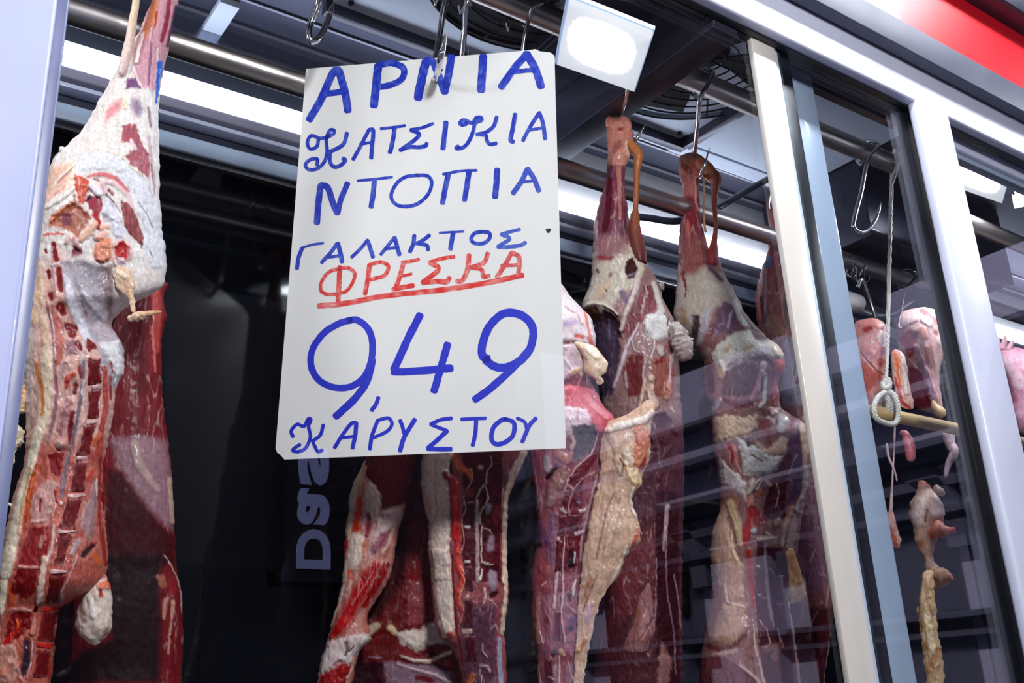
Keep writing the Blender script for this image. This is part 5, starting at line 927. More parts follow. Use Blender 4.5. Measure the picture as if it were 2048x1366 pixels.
# ---------------------------------------------------------------- carcass whose flank shows right of the sign
c3, f3 = carcass('split lamb carcass with broad creamy flank flap, right of the sign edge', 1150, 900, .26)
lobe('body', c3, f3, [(150, 1040, 1062), (250, 1030, 1070), (430, 1010, 1085), (520, 985, 1104), (567, 980, 1123), (590, 978, 1138), (613, 976, 1161), (632, 975, 1180), (659, 980, 1189), (692, 990, 1192), (720, 1000, 1188), (760, 1005, 1180), (785, 1005, 1194), (810, 1010, 1206), (835, 1020, 1228), (860, 1040, 1232), (885, 1052, 1215), (920, 1060, 1208), (974, 1066, 1200), (1040, 1072, 1184), (1100, 1070, 1172), (1154, 1062, 1166), (1210, 1062, 1166), (1264, 1066, 1166), (1300, 1072, 1164), (1366, 1076, 1158), (1470, 1080, 1152)], (150, 96, 104), [
 Pg('B5', (230, 216, 218), [(300, -500), (420, -400), (480, 30), (540, 120), (650, 240), (740, 330), (790, 450), (790, 600), (700, 590), (480, 560), (300, 560)], 3, soft=10, n=.8, nb=.9), L('B5', (206, 112, 104), [(600, 510, 22), (660, 520, 30)], 0, nb=1), L('B5', (216, 140, 130), [(720, 540, 26), (750, 590, 24), (680, 290, 14)], 0), L('B5', (196, 176, 196), [(500, 400, 50), (600, 380, 40)], 0, soft=.9), L('B5', (190, 150, 146), [(500, 240, 16), (600, 300, 12), (660, 400, 12)], 0, n=1), L('B5', (120, 74, 76), [(480, 575, 14), (560, 560, 14), (640, 580, 14), (700, 612, 12)], -3),
 Pg('B5', (218, 196, 198), [(300, 590), (560, 580), (640, 620), (690, 700), (680, 830), (560, 860), (500, 920), (300, 920)], 4, soft=8, f=.15), L('B5', (236, 226, 226), [(500, 720, 20), (560, 800, 20)], 2), L('B5', (228, 196, 162), [(560, 850, 30), (620, 820, 36), (650, 860, 24)], 4), 
 Pg('B5', (120, 40, 50), [(300, 900), (740, 880), (790, 940), (760, 1000), (300, 990)], -2, soft=12, n=1.5, nb=1), L('B5', (196, 130, 124), [(700, 870, 9), (705, 960, 7)], 2), L('B5', (206, 150, 146), [(650, 880, 8), (610, 980, 7), (560, 1080, 8)], 2), L('B5', (150, 80, 80), [(590, 930, 30)], 2, nb=1),
 Pg('B5', (206, 116, 124), [(300, 970), (540, 950), (760, 990), (860, 1140), (960, 1230), (930, 1300), (840, 1400), (300, 1400)], 4, soft=10, nb=1), L('B5', (226, 156, 160), [(700, 1060, 40), (780, 1150, 40), (880, 1240, 36)], 3, nb=.8), L('B5', (186, 84, 92), [(540, 1010, 40), (520, 1080, 30)], 1, nb=1.4), Pg('B5', (230, 208, 212), [(300, 1150), (600, 1150), (700, 1180), (740, 1240), (690, 1420), (300, 1420)], 3, soft=12), L('B5', (190, 160, 164), [(620, 1170, 10), (610, 1300, 9)], -2),
 Pg('B6', (98, 92, 96), [(560, 140), (780, 130), (800, 250), (740, 380), (600, 480), (560, 400), (600, 300)], -5, soft=12), L('B6', (206, 180, 172), [(550, 230, 30), (590, 300, 24), (560, 340, 30)], 4), L('B6', (186, 130, 120), [(440, 400, 50), (520, 440, 60), (560, 400, 30)], 4), L('B6', (160, 122, 116), [(470, 580, 80), (400, 720, 70), (360, 850, 50)], 3, nb=1), L('B6', (170, 150, 152), [(330, 440, 40), (340, 540, 40)], 2), L('B6', (150, 76, 82), [(250, 400, 34), (270, 560, 24)], 1), L('B6', (40, 16, 20), [(420, 520, 24), (340, 620, 26)], -4), L('B6', (170, 116, 116), [(200, 500, 18), (240, 700, 16), (230, 850, 24)], 2), Pg('B6', (70, 44, 44), [(30, 700), (200, 560), (240, 800), (300, 1250), (120, 1300), (0, 1000)], -4, soft=20), L('B6', (196, 176, 164), [(10, 1000, 26), (100, 950, 20), (190, 900, 24)], 3),
 L('B6', (112, 48, 56), [(830, 220, 26), (800, 330, 40), (720, 470, 50), (610, 610, 70), (570, 780, 100), (560, 1000, 110), (530, 1366, 120)], 2, soft=.3, nb=1.6), L('B6', (206, 172, 166), [(800, 230, 8), (745, 400, 10), (600, 520, 10), (530, 640, 12), (495, 740, 10)], 2), L('B6', (196, 150, 146), [(530, 690, 14), (580, 720, 12), (640, 640, 9), (790, 560, 8)], 2), L('B6', (186, 146, 146), [(575, 720, 9), (530, 880, 9), (540, 960, 10)], 1.5), L('B6', (190, 156, 156), [(800, 600, 12), (745, 780, 14), (700, 980, 16), (650, 1200, 14), (645, 1366, 14)], 2),
 L('B6', (226, 200, 200), [(470, 900, 20), (510, 930, 14)], 2, n=.8), L('B6', (226, 206, 206), [(640, 920, 26), (690, 900, 16)], 2, n=.8), L('B6', (220, 196, 198), [(610, 1130, 28), (660, 1110, 22)], 2, n=.8), L('B6', (220, 190, 190), [(440, 1180, 14), (480, 1220, 10)], 2), L('B6', (62, 20, 28), [(610, 720, 28), (650, 690, 18)], -1), L('B6', (58, 18, 24), [(590, 1010, 44), (560, 1080, 24)], -1.5), L('B6', (80, 26, 26), [(470, 1020, 34), (480, 1120, 26)], -1), L('B6', (110, 84, 110), [(620, 820, 34), (640, 860, 24)], 0), L('B6', (128, 98, 122), [(400, 960, 40), (370, 1130, 44), (375, 1366, 46)], 1, soft=.9), L('B6', (110, 66, 92), [(260, 1050, 60), (330, 1230, 50)], 0, soft=.9),
 L('B7', (212, 180, 184), [(500, -60, 8), (495, 120, 9), (480, 300, 10), (485, 520, 14), (465, 760, 14), (490, 900, 12), (500, 1000, 12)], 2), L('B7', (40, 10, 14), [(560, 180, 36), (555, 290, 44)], -2), L('B7', (226, 206, 206), [(590, 180, 12), (585, 270, 9)], 2), L('B7', (232, 214, 214), [(600, 430, 10), (580, 510, 26), (580, 570, 10)], 2), L('B7', (60, 24, 40), [(535, 560, 30), (550, 620, 20)], -1), L('B7', (196, 160, 164), [(510, 650, 10), (560, 690, 9), (620, 750, 10)], 2), L('B7', (122, 92, 116), [(560, 800, 54), (600, 760, 40)], 1, nb=.8), L('B7', (70, 62, 96), [(550, 870, 44)], 0), L('B7', (150, 104, 98), [(540, 970, 30), (620, 960, 30)], 2, nb=1.4), L('B7', (30, 10, 12), [(400, 1090, 34), (390, 1120, 26)], -3), L('B7', (196, 160, 120), [(460, 1080, 26), (490, 1110, 20)], 2), L('B7', (214, 180, 170), [(255, 1200, 12), (260, 1290, 14), (280, 1400, 14)], 3), L('B7', (210, 176, 160), [(450, 1130, 12), (450, 1400, 14)], 3), L('B7', (92, 34, 38), [(350, 1200, 60), (370, 1366, 70)], 0, nb=1.6), L('B7', (186, 150, 150), [(350, 1310, 10), (410, 1340, 9)], 2), L('B7', (196, 160, 150), [(530, 1180, 9), (560, 1300, 9), (590, 1366, 10)], 2),
 L('B7', (150, 82, 84), [(290, 250, 50), (300, 500, 60)], 0), L('B7', (206, 170, 166), [(290, 480, 12), (325, 455, 8)], 2), L('B7', (190, 140, 130), [(250, 600, 24), (250, 850, 30), (255, 1000, 24)], 2), L('B7', (226, 206, 196), [(270, 900, 8), (300, 1010, 8)], 2), L('B7', (196, 120, 120), [(310, 700, 10), (360, 790, 8), (380, 850, 8), (360, 930, 8)], 1), L('B7', (120, 50, 54), [(330, 800, 40)], 0), L('B7', (220, 190, 190), [(440, 50, 20), (430, 370, 18), (400, 680, 20)], 2)],
 T=.62, Tmax=.044, depth=0., step=2.5, nx=120, seed=61)
for i, (c, q) in enumerate((('B6', [(530, 610), (620, 570), (650, 640), (580, 710)]), ('B6', [(500, 720), (570, 740), (530, 880), (470, 850)]), ('B6', [(440, 960), (530, 970), (510, 1150), (430, 1140)]), ('B6', [(560, 960), (650, 950), (640, 1090), (560, 1110)]), ('B7', [(420, 60), (490, 70), (480, 340), (400, 360)]), ('B7', [(400, 700), (470, 710), (460, 980), (380, 980)]))):
    patch('vertebra', c3, f3, c, q, (100, 38, 46), (176, 134, 134), .003, seed=70+i)
lobe('fat_knob', c3, f3, [(560, 560, 660), (600, 600, 760), (650, 640, 810), (700, 660, 850), (750, 675, 884), (800, 670, 888), (850, 690, 870), (880, 740, 830), (905, 780, 850), (935, 785, 848), (955, 800, 830)], (240, 216, 194), [L('B5', (246, 230, 216), [(720, 620, 40), (800, 690, 40)], 2), L('B5', (226, 190, 158), [(720, 800, 60)], 0, soft=.9)], T=.7, Tmax=.022, depth=-.03, c='B5', seed=63, nx=50, step=2)
lobe('flank_flap', c3, f3, [(800, 1290, 1304), (815, 1276, 1312), (830, 1248, 1310), (845, 1210, 1304), (858, 1204, 1302), (875, 1202, 1300), (905, 1200, 1301), (930, 1200, 1294), (952, 1198, 1284), (965, 1196, 1286), (985, 1192, 1270), (1005, 1186, 1265), (1030, 1180, 1273), (1050, 1176, 1279), (1070, 1173, 1281), (1085, 1170, 1278), (1096, 1168, 1262), (1110, 1166, 1254), (1150, 1162, 1238), (1185, 1158, 1212), (1220, 1155, 1196), (1260, 1153, 1186), (1300, 1150, 1177), (1340, 1148, 1170), (1400, 1144, 1166), (1470, 1142, 1160)], (216, 184, 164), [
 L('B6', (246, 232, 220), [(1290, 20, 30), (1230, 80, 44), (1120, 110, 44), (960, 150, 44), (880, 180, 30)], 5, nb=1), L('B6', (222, 150, 120), [(1180, 150, 26), (1140, 190, 20)], 2), Pg('B6', (208, 142, 120), [(1140, 210), (1220, 170), (1290, 230), (1240, 480), (1190, 580), (1120, 480)], 3, soft=10, nb=1), L('B6', (156, 80, 62), [(1200, 520, 40), (1230, 450, 20)], 0), L('B6', (200, 176, 160), [(900, 200, 40), (960, 330, 36), (980, 480, 30), (1010, 590, 22)], 3), L('B6', (232, 214, 196), [(1060, 380, 50), (1100, 480, 40), (1060, 480, 30)], 4, nb=1), L('B6', (150, 116, 96), [(1005, 450, 10), (1030, 500, 8), (1020, 600, 14)], -3), Pg('B6', (232, 204, 168), [(1040, 480), (1120, 520), (1200, 600), (1190, 670), (1130, 720), (1060, 620)], 5, soft=8), L('B6', (238, 222, 206), [(1130, 720, 26), (1110, 800, 30), (1130, 880, 44), (1150, 960, 26)], 4), 
 Pg('B6', (190, 156, 136), [(830, 560), (960, 540), (1000, 640), (940, 740), (850, 720)], -2, soft=14), L('B6', (172, 132, 116), [(950, 760, 10), (880, 900, 12), (840, 1100, 14), (780, 1366, 14)], -1), L('B6', (182, 142, 124), [(1010, 800, 10), (940, 1000, 12), (850, 1280, 12)], -1), L('B6', (226, 196, 176), [(980, 900, 40), (920, 1100, 40), (880, 1300, 40)], 2, f=.3), L('B6', (196, 110, 90), [(1150, 1150, 30), (1120, 1230, 26)], 2), L('B6', (226, 160, 150), [(1170, 1080, 20), (1180, 1160, 14)], 3), L('B6', (170, 126, 128), [(760, 850, 16), (720, 1000, 18), (690, 1200, 18)], 0), L('B6', (236, 220, 204), [(1060, 1260, 20), (1040, 1366, 16)], 2),
 L('B7', (236, 218, 200), [(1040, 190, 14), (990, 330, 14), (920, 470, 14), (830, 600, 12), (790, 760, 10), (740, 900, 9), (710, 1080, 9), (670, 1280, 9)], 2), L('B7', (186, 126, 100), [(720, 440, 40), (690, 560, 34), (650, 640, 22)], -1, soft=.9), L('B7', (166, 120, 110), [(790, 380, 10), (720, 560, 14), (660, 720, 12)], -1), L('B7', (204, 172, 176), [(740, 650, 40), (700, 780, 44)], 1), L('B7', (180, 124, 80), [(680, 980, 34), (640, 1060, 30)], 1), L('B7', (206, 168, 120), [(620, 1070, 24)], 3, nb=1)],
 T=.32, Tmax=.012, depth=-.018, step=2.2, nx=80, seed=65, jag=1.8)

# ---------------------------------------------------------------- carcass on the upper hook
c4, f4 = carcass('dark lamb carcass on the upper hook, long bare shank with parted tendon', 1250, 600, .33)
lobe('body', c4, f4, [(233, 1213, 1250), (240, 1211, 1258), (252, 1212, 1260), (270, 1212, 1267), (290, 1214, 1267), (309, 1215, 1262), (331, 1215, 1253), (354, 1213, 1250), (376, 1207, 1250), (401, 1199, 1252), (420, 1195, 1256), (443, 1189, 1260), (470, 1187, 1263), (486, 1186, 1270), (502, 1185, 1285), (530, 1184, 1297), (557, 1183, 1312), (580, 1175, 1322), (599, 1166, 1326), (613, 1164, 1333), (625, 1172, 1340), (640, 1190, 1348), (660, 1190, 1352), (700, 1192, 1356), (740, 1196, 1358), (780, 1200, 1360), (806, 1204, 1362), (850, 1206, 1366), (900, 1204, 1368), (950, 1202, 1368), (1050, 1196, 1366), (1200, 1190, 1364), (1366, 1186, 1366), (1470, 1186, 1366)], (150, 118, 116), [
 Pg('D1', (206, 146, 132), [(170, 20), (400, 20), (410, 200), (390, 280), (330, 400), (200, 400), (170, 200)], 2, soft=14, nb=1.2), L('D1', (150, 56, 56), [(290, 130, 30)], 2, nb=.6), L('D1', (190, 40, 50), [(192, 240, 14), (192, 260, 10)], 0), L('D1', (232, 176, 160), [(240, 100, 40), (340, 100, 24)], 2), L('D1', (170, 110, 104), [(280, 240, 40), (240, 290, 24)], 0, n=1), L('D1', (230, 196, 176), [(340, 240, 26), (350, 330, 14)], 1),
 Pg('D1', (118, 74, 86), [(196, 400), (330, 400), (330, 620), (350, 780), (350, 980), (90, 980), (110, 800), (150, 600)], 0, soft=16, f=.3), L('D1', (84, 30, 42), [(215, 500, 24), (205, 700, 40), (180, 860, 34), (170, 930, 16)], -2, f=.4), L('D1', (180, 120, 112), [(275, 420, 30), (285, 560, 20), (290, 780, 14)], 2), L('D1', (150, 84, 92), [(240, 520, 12), (255, 760, 12)], 1), L('D1', (92, 52, 62), [(320, 700, 18), (330, 880, 18)], 0), L('D1', (176, 140, 138), [(120, 800, 14), (110, 950, 14)], 1),
 Pg('C1', (206, 194, 180), [(140, 90), (480, 40), (560, 100), (620, 110), (640, 200), (600, 300), (560, 420), (450, 460), (380, 560), (330, 640), (70, 620), (70, 540), (150, 350)], 2, soft=30, n=1.4, nb=.7), Pg('C1', (150, 112, 112), [(160, -30), (470, -40), (470, 100), (360, 160), (180, 200)], 0, soft=50), L('C1', (142, 72, 72), [(230, 160, 26), (330, 170, 24)], -1, n=1), L('C1', (146, 76, 76), [(200, 270, 16), (210, 300, 12)], -1), L('C1', (156, 128, 122), [(320, 320, 30)], 0), L('C1', (120, 62, 64), [(250, 450, 18), (290, 460, 10)], -1, n=1), L('C1', (214, 190, 170), [(300, 390, 40), (200, 500, 40)], 1), L('C1', (196, 170, 160), [(270, 510, 40)], 1),
 Pg('C1', (66, 34, 38), [(480, 190), (530, 150), (565, 250), (550, 330), (480, 365), (455, 290)], -5, soft=6), L('C1', (140, 120, 126), [(490, 320, 24), (540, 310, 16)], 1), L('C1', (226, 214, 190), [(500, 150, 7), (530, 90, 7)], 1), L('C1', (206, 196, 170), [(600, 160, 26), (610, 260, 26), (590, 330, 22)], 3), L('C1', (40, 16, 20), [(560, 60, 40), (590, 100, 20)], -2),
 L('C1', (236, 222, 206), [(75, 620, 18), (110, 590, 20), (170, 572, 18), (260, 588, 16), (330, 625, 14), (392, 680, 10)], 6, n=.2), Pg('C1', (112, 78, 62), [(100, 640), (160, 600), (230, 620), (240, 760), (170, 760)], -4, soft=10), Pg('C1', (58, 38, 42), [(230, 615), (330, 660), (420, 760), (430, 900), (340, 900), (240, 760)], -5, soft=12), Pg('C1', (76, 60, 76), [(170, 760), (310, 720), (420, 950), (380, 1250), (330, 1420), (230, 1420), (190, 1000)], -3, soft=14, f=.3), L('C1', (106, 96, 112), [(310, 720, 14), (315, 900, 16)], 0), L('C1', (126, 104, 120), [(430, 480, 40), (470, 560, 40)], 0),
 L('C1', (214, 196, 190), [(580, 290, 30), (560, 430, 34), (500, 570, 32), (450, 700, 30), (425, 820, 24)], 4, f=.3), Pg('C1', (126, 76, 80), [(620, 420), (700, 405), (745, 600), (700, 690), (560, 780), (470, 920), (430, 820), (560, 560)], 0, soft=10, f=.55), L('C1', (196, 180, 178), [(640, 420, 10), (660, 480, 8), (600, 660, 10)], 1, n=1), L('C1', (210, 204, 194), [(720, 390, 30), (760, 540, 30), (790, 640, 40)], 3), Pg('C1', (216, 210, 206), [(650, 690), (780, 640), (870, 760), (880, 860), (790, 910), (720, 920), (640, 850), (620, 760)], 3, soft=6, n=1.2, nb=2), L('C1', (90, 60, 66), [(840, 780, 12), (860, 700, 10)], -1), L('C1', (210, 198, 194), [(730, 900, 16), (715, 1000, 10), (690, 1080, 10)], 2), L('C1', (196, 182, 174), [(780, 1000, 46), (790, 1030, 36)], 4, n=.6), L('C1', (140, 96, 98), [(850, 980, 40)], 0, nb=1.4),
 L('C1', (206, 188, 194), [(585, 760, 12), (520, 880, 18), (465, 980, 20), (440, 1080, 28), (390, 1230, 22), (350, 1340, 18)], 3), L('C1', (190, 176, 178), [(520, 920, 8), (540, 1000, 8), (590, 1020, 8)], 2), Pg('C1', (104, 44, 46), [(500, 1040), (640, 1050), (620, 1420), (480, 1420), (430, 1200)], -1, soft=16, f=.3), L('C1', (176, 150, 146), [(640, 1080, 20), (620, 1240, 20), (640, 1366, 24)], 2), Pg('C1', (146, 92, 84), [(700, 1080), (860, 1060), (910, 1200), (900, 1420), (700, 1420)], 2, soft=10), L('C1', (210, 180, 184), [(880, 1060, 24), (870, 1180, 14), (860, 1366, 18)], 3), L('C1', (206, 176, 150), [(690, 1260, 36)], 4), L('C1', (110, 34, 40), [(800, 1090, 30), (740, 1120, 24)], -1), L('C1', (120, 40, 44), [(850, 1330, 26)], 0), L('C1', (150, 124, 124), [(450, 1200, 16), (470, 1340, 20)], 1),
 L('C3', (206, 176, 160), [(320, 100, 26), (290, 250, 22), (270, 330, 20)], 3), L('C3', (210, 184, 168), [(380, 70, 40), (370, 190, 36), (400, 310, 60)], 4, nb=1.2), L('C3', (196, 140, 120), [(520, 230, 50), (530, 130, 40)], 3), L('C3', (130, 40, 52), [(520, 170, 20)], 0), L('C3', (206, 172, 160), [(390, 610, 36), (420, 690, 40)], 4), L('C3', (180, 146, 140), [(500, 640, 50), (440, 560, 30)], 3), Pg('C3', (62, 26, 32), [(380, 400), (500, 380), (560, 460), (540, 580), (420, 560)], -3, soft=14), L('C3', (196, 176, 166), [(560, 350, 18), (580, 380, 14)], 3), L('C3', (190, 172, 164), [(560, 520, 20), (610, 570, 24), (640, 600, 12)], 3), L('C3', (150, 116, 116), [(440, 760, 60), (480, 900, 50), (440, 1100, 40), (440, 1366, 40)], 1, f=.3), L('C3', (120, 60, 66), [(370, 820, 40), (350, 1000, 40), (380, 1366, 40)], 0), L('C3', (170, 140, 136), [(560, 700, 20), (480, 800, 20), (450, 1000, 14)], 2), L('C3', (64, 26, 34), [(510, 900, 30), (480, 1060, 24), (490, 1200, 22)], -2), L('C3', (186, 160, 160), [(540, 1250, 20), (550, 1290, 12)], 3),
 Pg('P', (84, 46, 52), [(1180, 840), (1400, 840), (1400, 1480), (1160, 1480)], 0, soft=26, f=.4), Pg('C6', (112, 60, 64), [(260, 300), (600, 200), (600, 800), (260, 900)], 0, soft=50, f=.3), Pg('C6', (60, 22, 28), [(600, -60), (770, -60), (780, 400), (770, 900), (800, 1400), (620, 1400), (600, 700)], 0, soft=10, nb=1), L('C6', (140, 104, 116), [(690, 150, 7), (680, 450, 8), (690, 700, 8), (740, 1000, 8), (750, 1300, 8)], 1.5), L('C6', (150, 116, 124), [(610, 440, 8), (605, 700, 8), (600, 900, 10)], 1.5), L('C6', (160, 128, 128), [(740, 560, 8), (780, 800, 8), (790, 960, 8)], 1.5), L('C6', (176, 150, 150), [(690, 50, 24), (660, 375, 12)], 2), Pg('C6', (70, 48, 58), [(790, 0), (1000, 0), (1000, 250), (850, 300)], 0, soft=40), Pg('C6', (84, 56, 60), [(800, 960), (1020, 900), (1100, 1100), (1100, 1400), (800, 1400)], 1, soft=40, f=.4), Pg('C6', (150, 110, 106), [(640, 1050), (720, 1180), (700, 1400), (610, 1400)], 1, soft=16)],
 T=.72, Tmax=.048, depth=0., step=2.5, nx=120, seed=81, streak=.3)
strand('tendon', c4, f4, 'D1', [(355, 230, 24), (385, 270, 34), (420, 320, 38), (415, 380, 30), (408, 460, 22), (405, 580, 19), (400, 700, 19), (396, 760, 30), (395, 840, 40), (405, 940, 50), (420, 1040, 60), (430, 1120, 50)], (206, 140, 96), -.012, (88, 40, 48), n=20, rough=.12, seed=82)
strand('bone_end', c4, f4, 'D1', [(206, 52, 14), (212, 74, 30), (222, 104, 34), (230, 136, 20)], (214, 146, 134), -.006, n=18, rough=.35, seed=87)
strand('bone_end', c4, f4, 'D1', [(292, 50, 16), (318, 76, 36), (336, 118, 38), (345, 160, 20)], (216, 156, 144), -.005, n=18, rough=.35, seed=88)
strand('fat_lump', c4, f4, 'C1', [(880, 760, 30), (915, 810, 60), (950, 880, 80), (970, 950, 84), (990, 1030, 66), (1000, 1100, 40)], (200, 188, 184), -.03, (176, 160, 154), n=26, rough=.5, seed=83)
strand('fat_lump', c4, f4, 'C1', [(1000, 900, 40), (1040, 950, 54), (1075, 955, 30)], (196, 182, 176), -.024, n=20, rough=.4, seed=84)
strand('fat_lump', c4, f4, 'C1', [(770, 390, 20), (785, 420, 28), (790, 460, 20)], (150, 140, 132), -.006, n=16, rough=.3, seed=85)
lobe('kidney_lump', c4, f4, [(540, 500, 570), (650, 470, 590), (800, 440, 600), (900, 420, 606), (1000, 380, 600), (1080, 350, 575), (1130, 360, 572), (1170, 400, 540), (1195, 440, 500)], (150, 106, 106), [L('C6', (110, 66, 66), [(580, 880, 8), (520, 1000, 9), (470, 1060, 8)], -3), L('C6', (170, 126, 124), [(520, 880, 50), (480, 1100, 50)], 2), L('C6', (150, 104, 84), [(460, 850, 50)], 0, soft=.9)], T=.7, Tmax=.03, depth=-.035, c='C6', seed=86, nx=50)

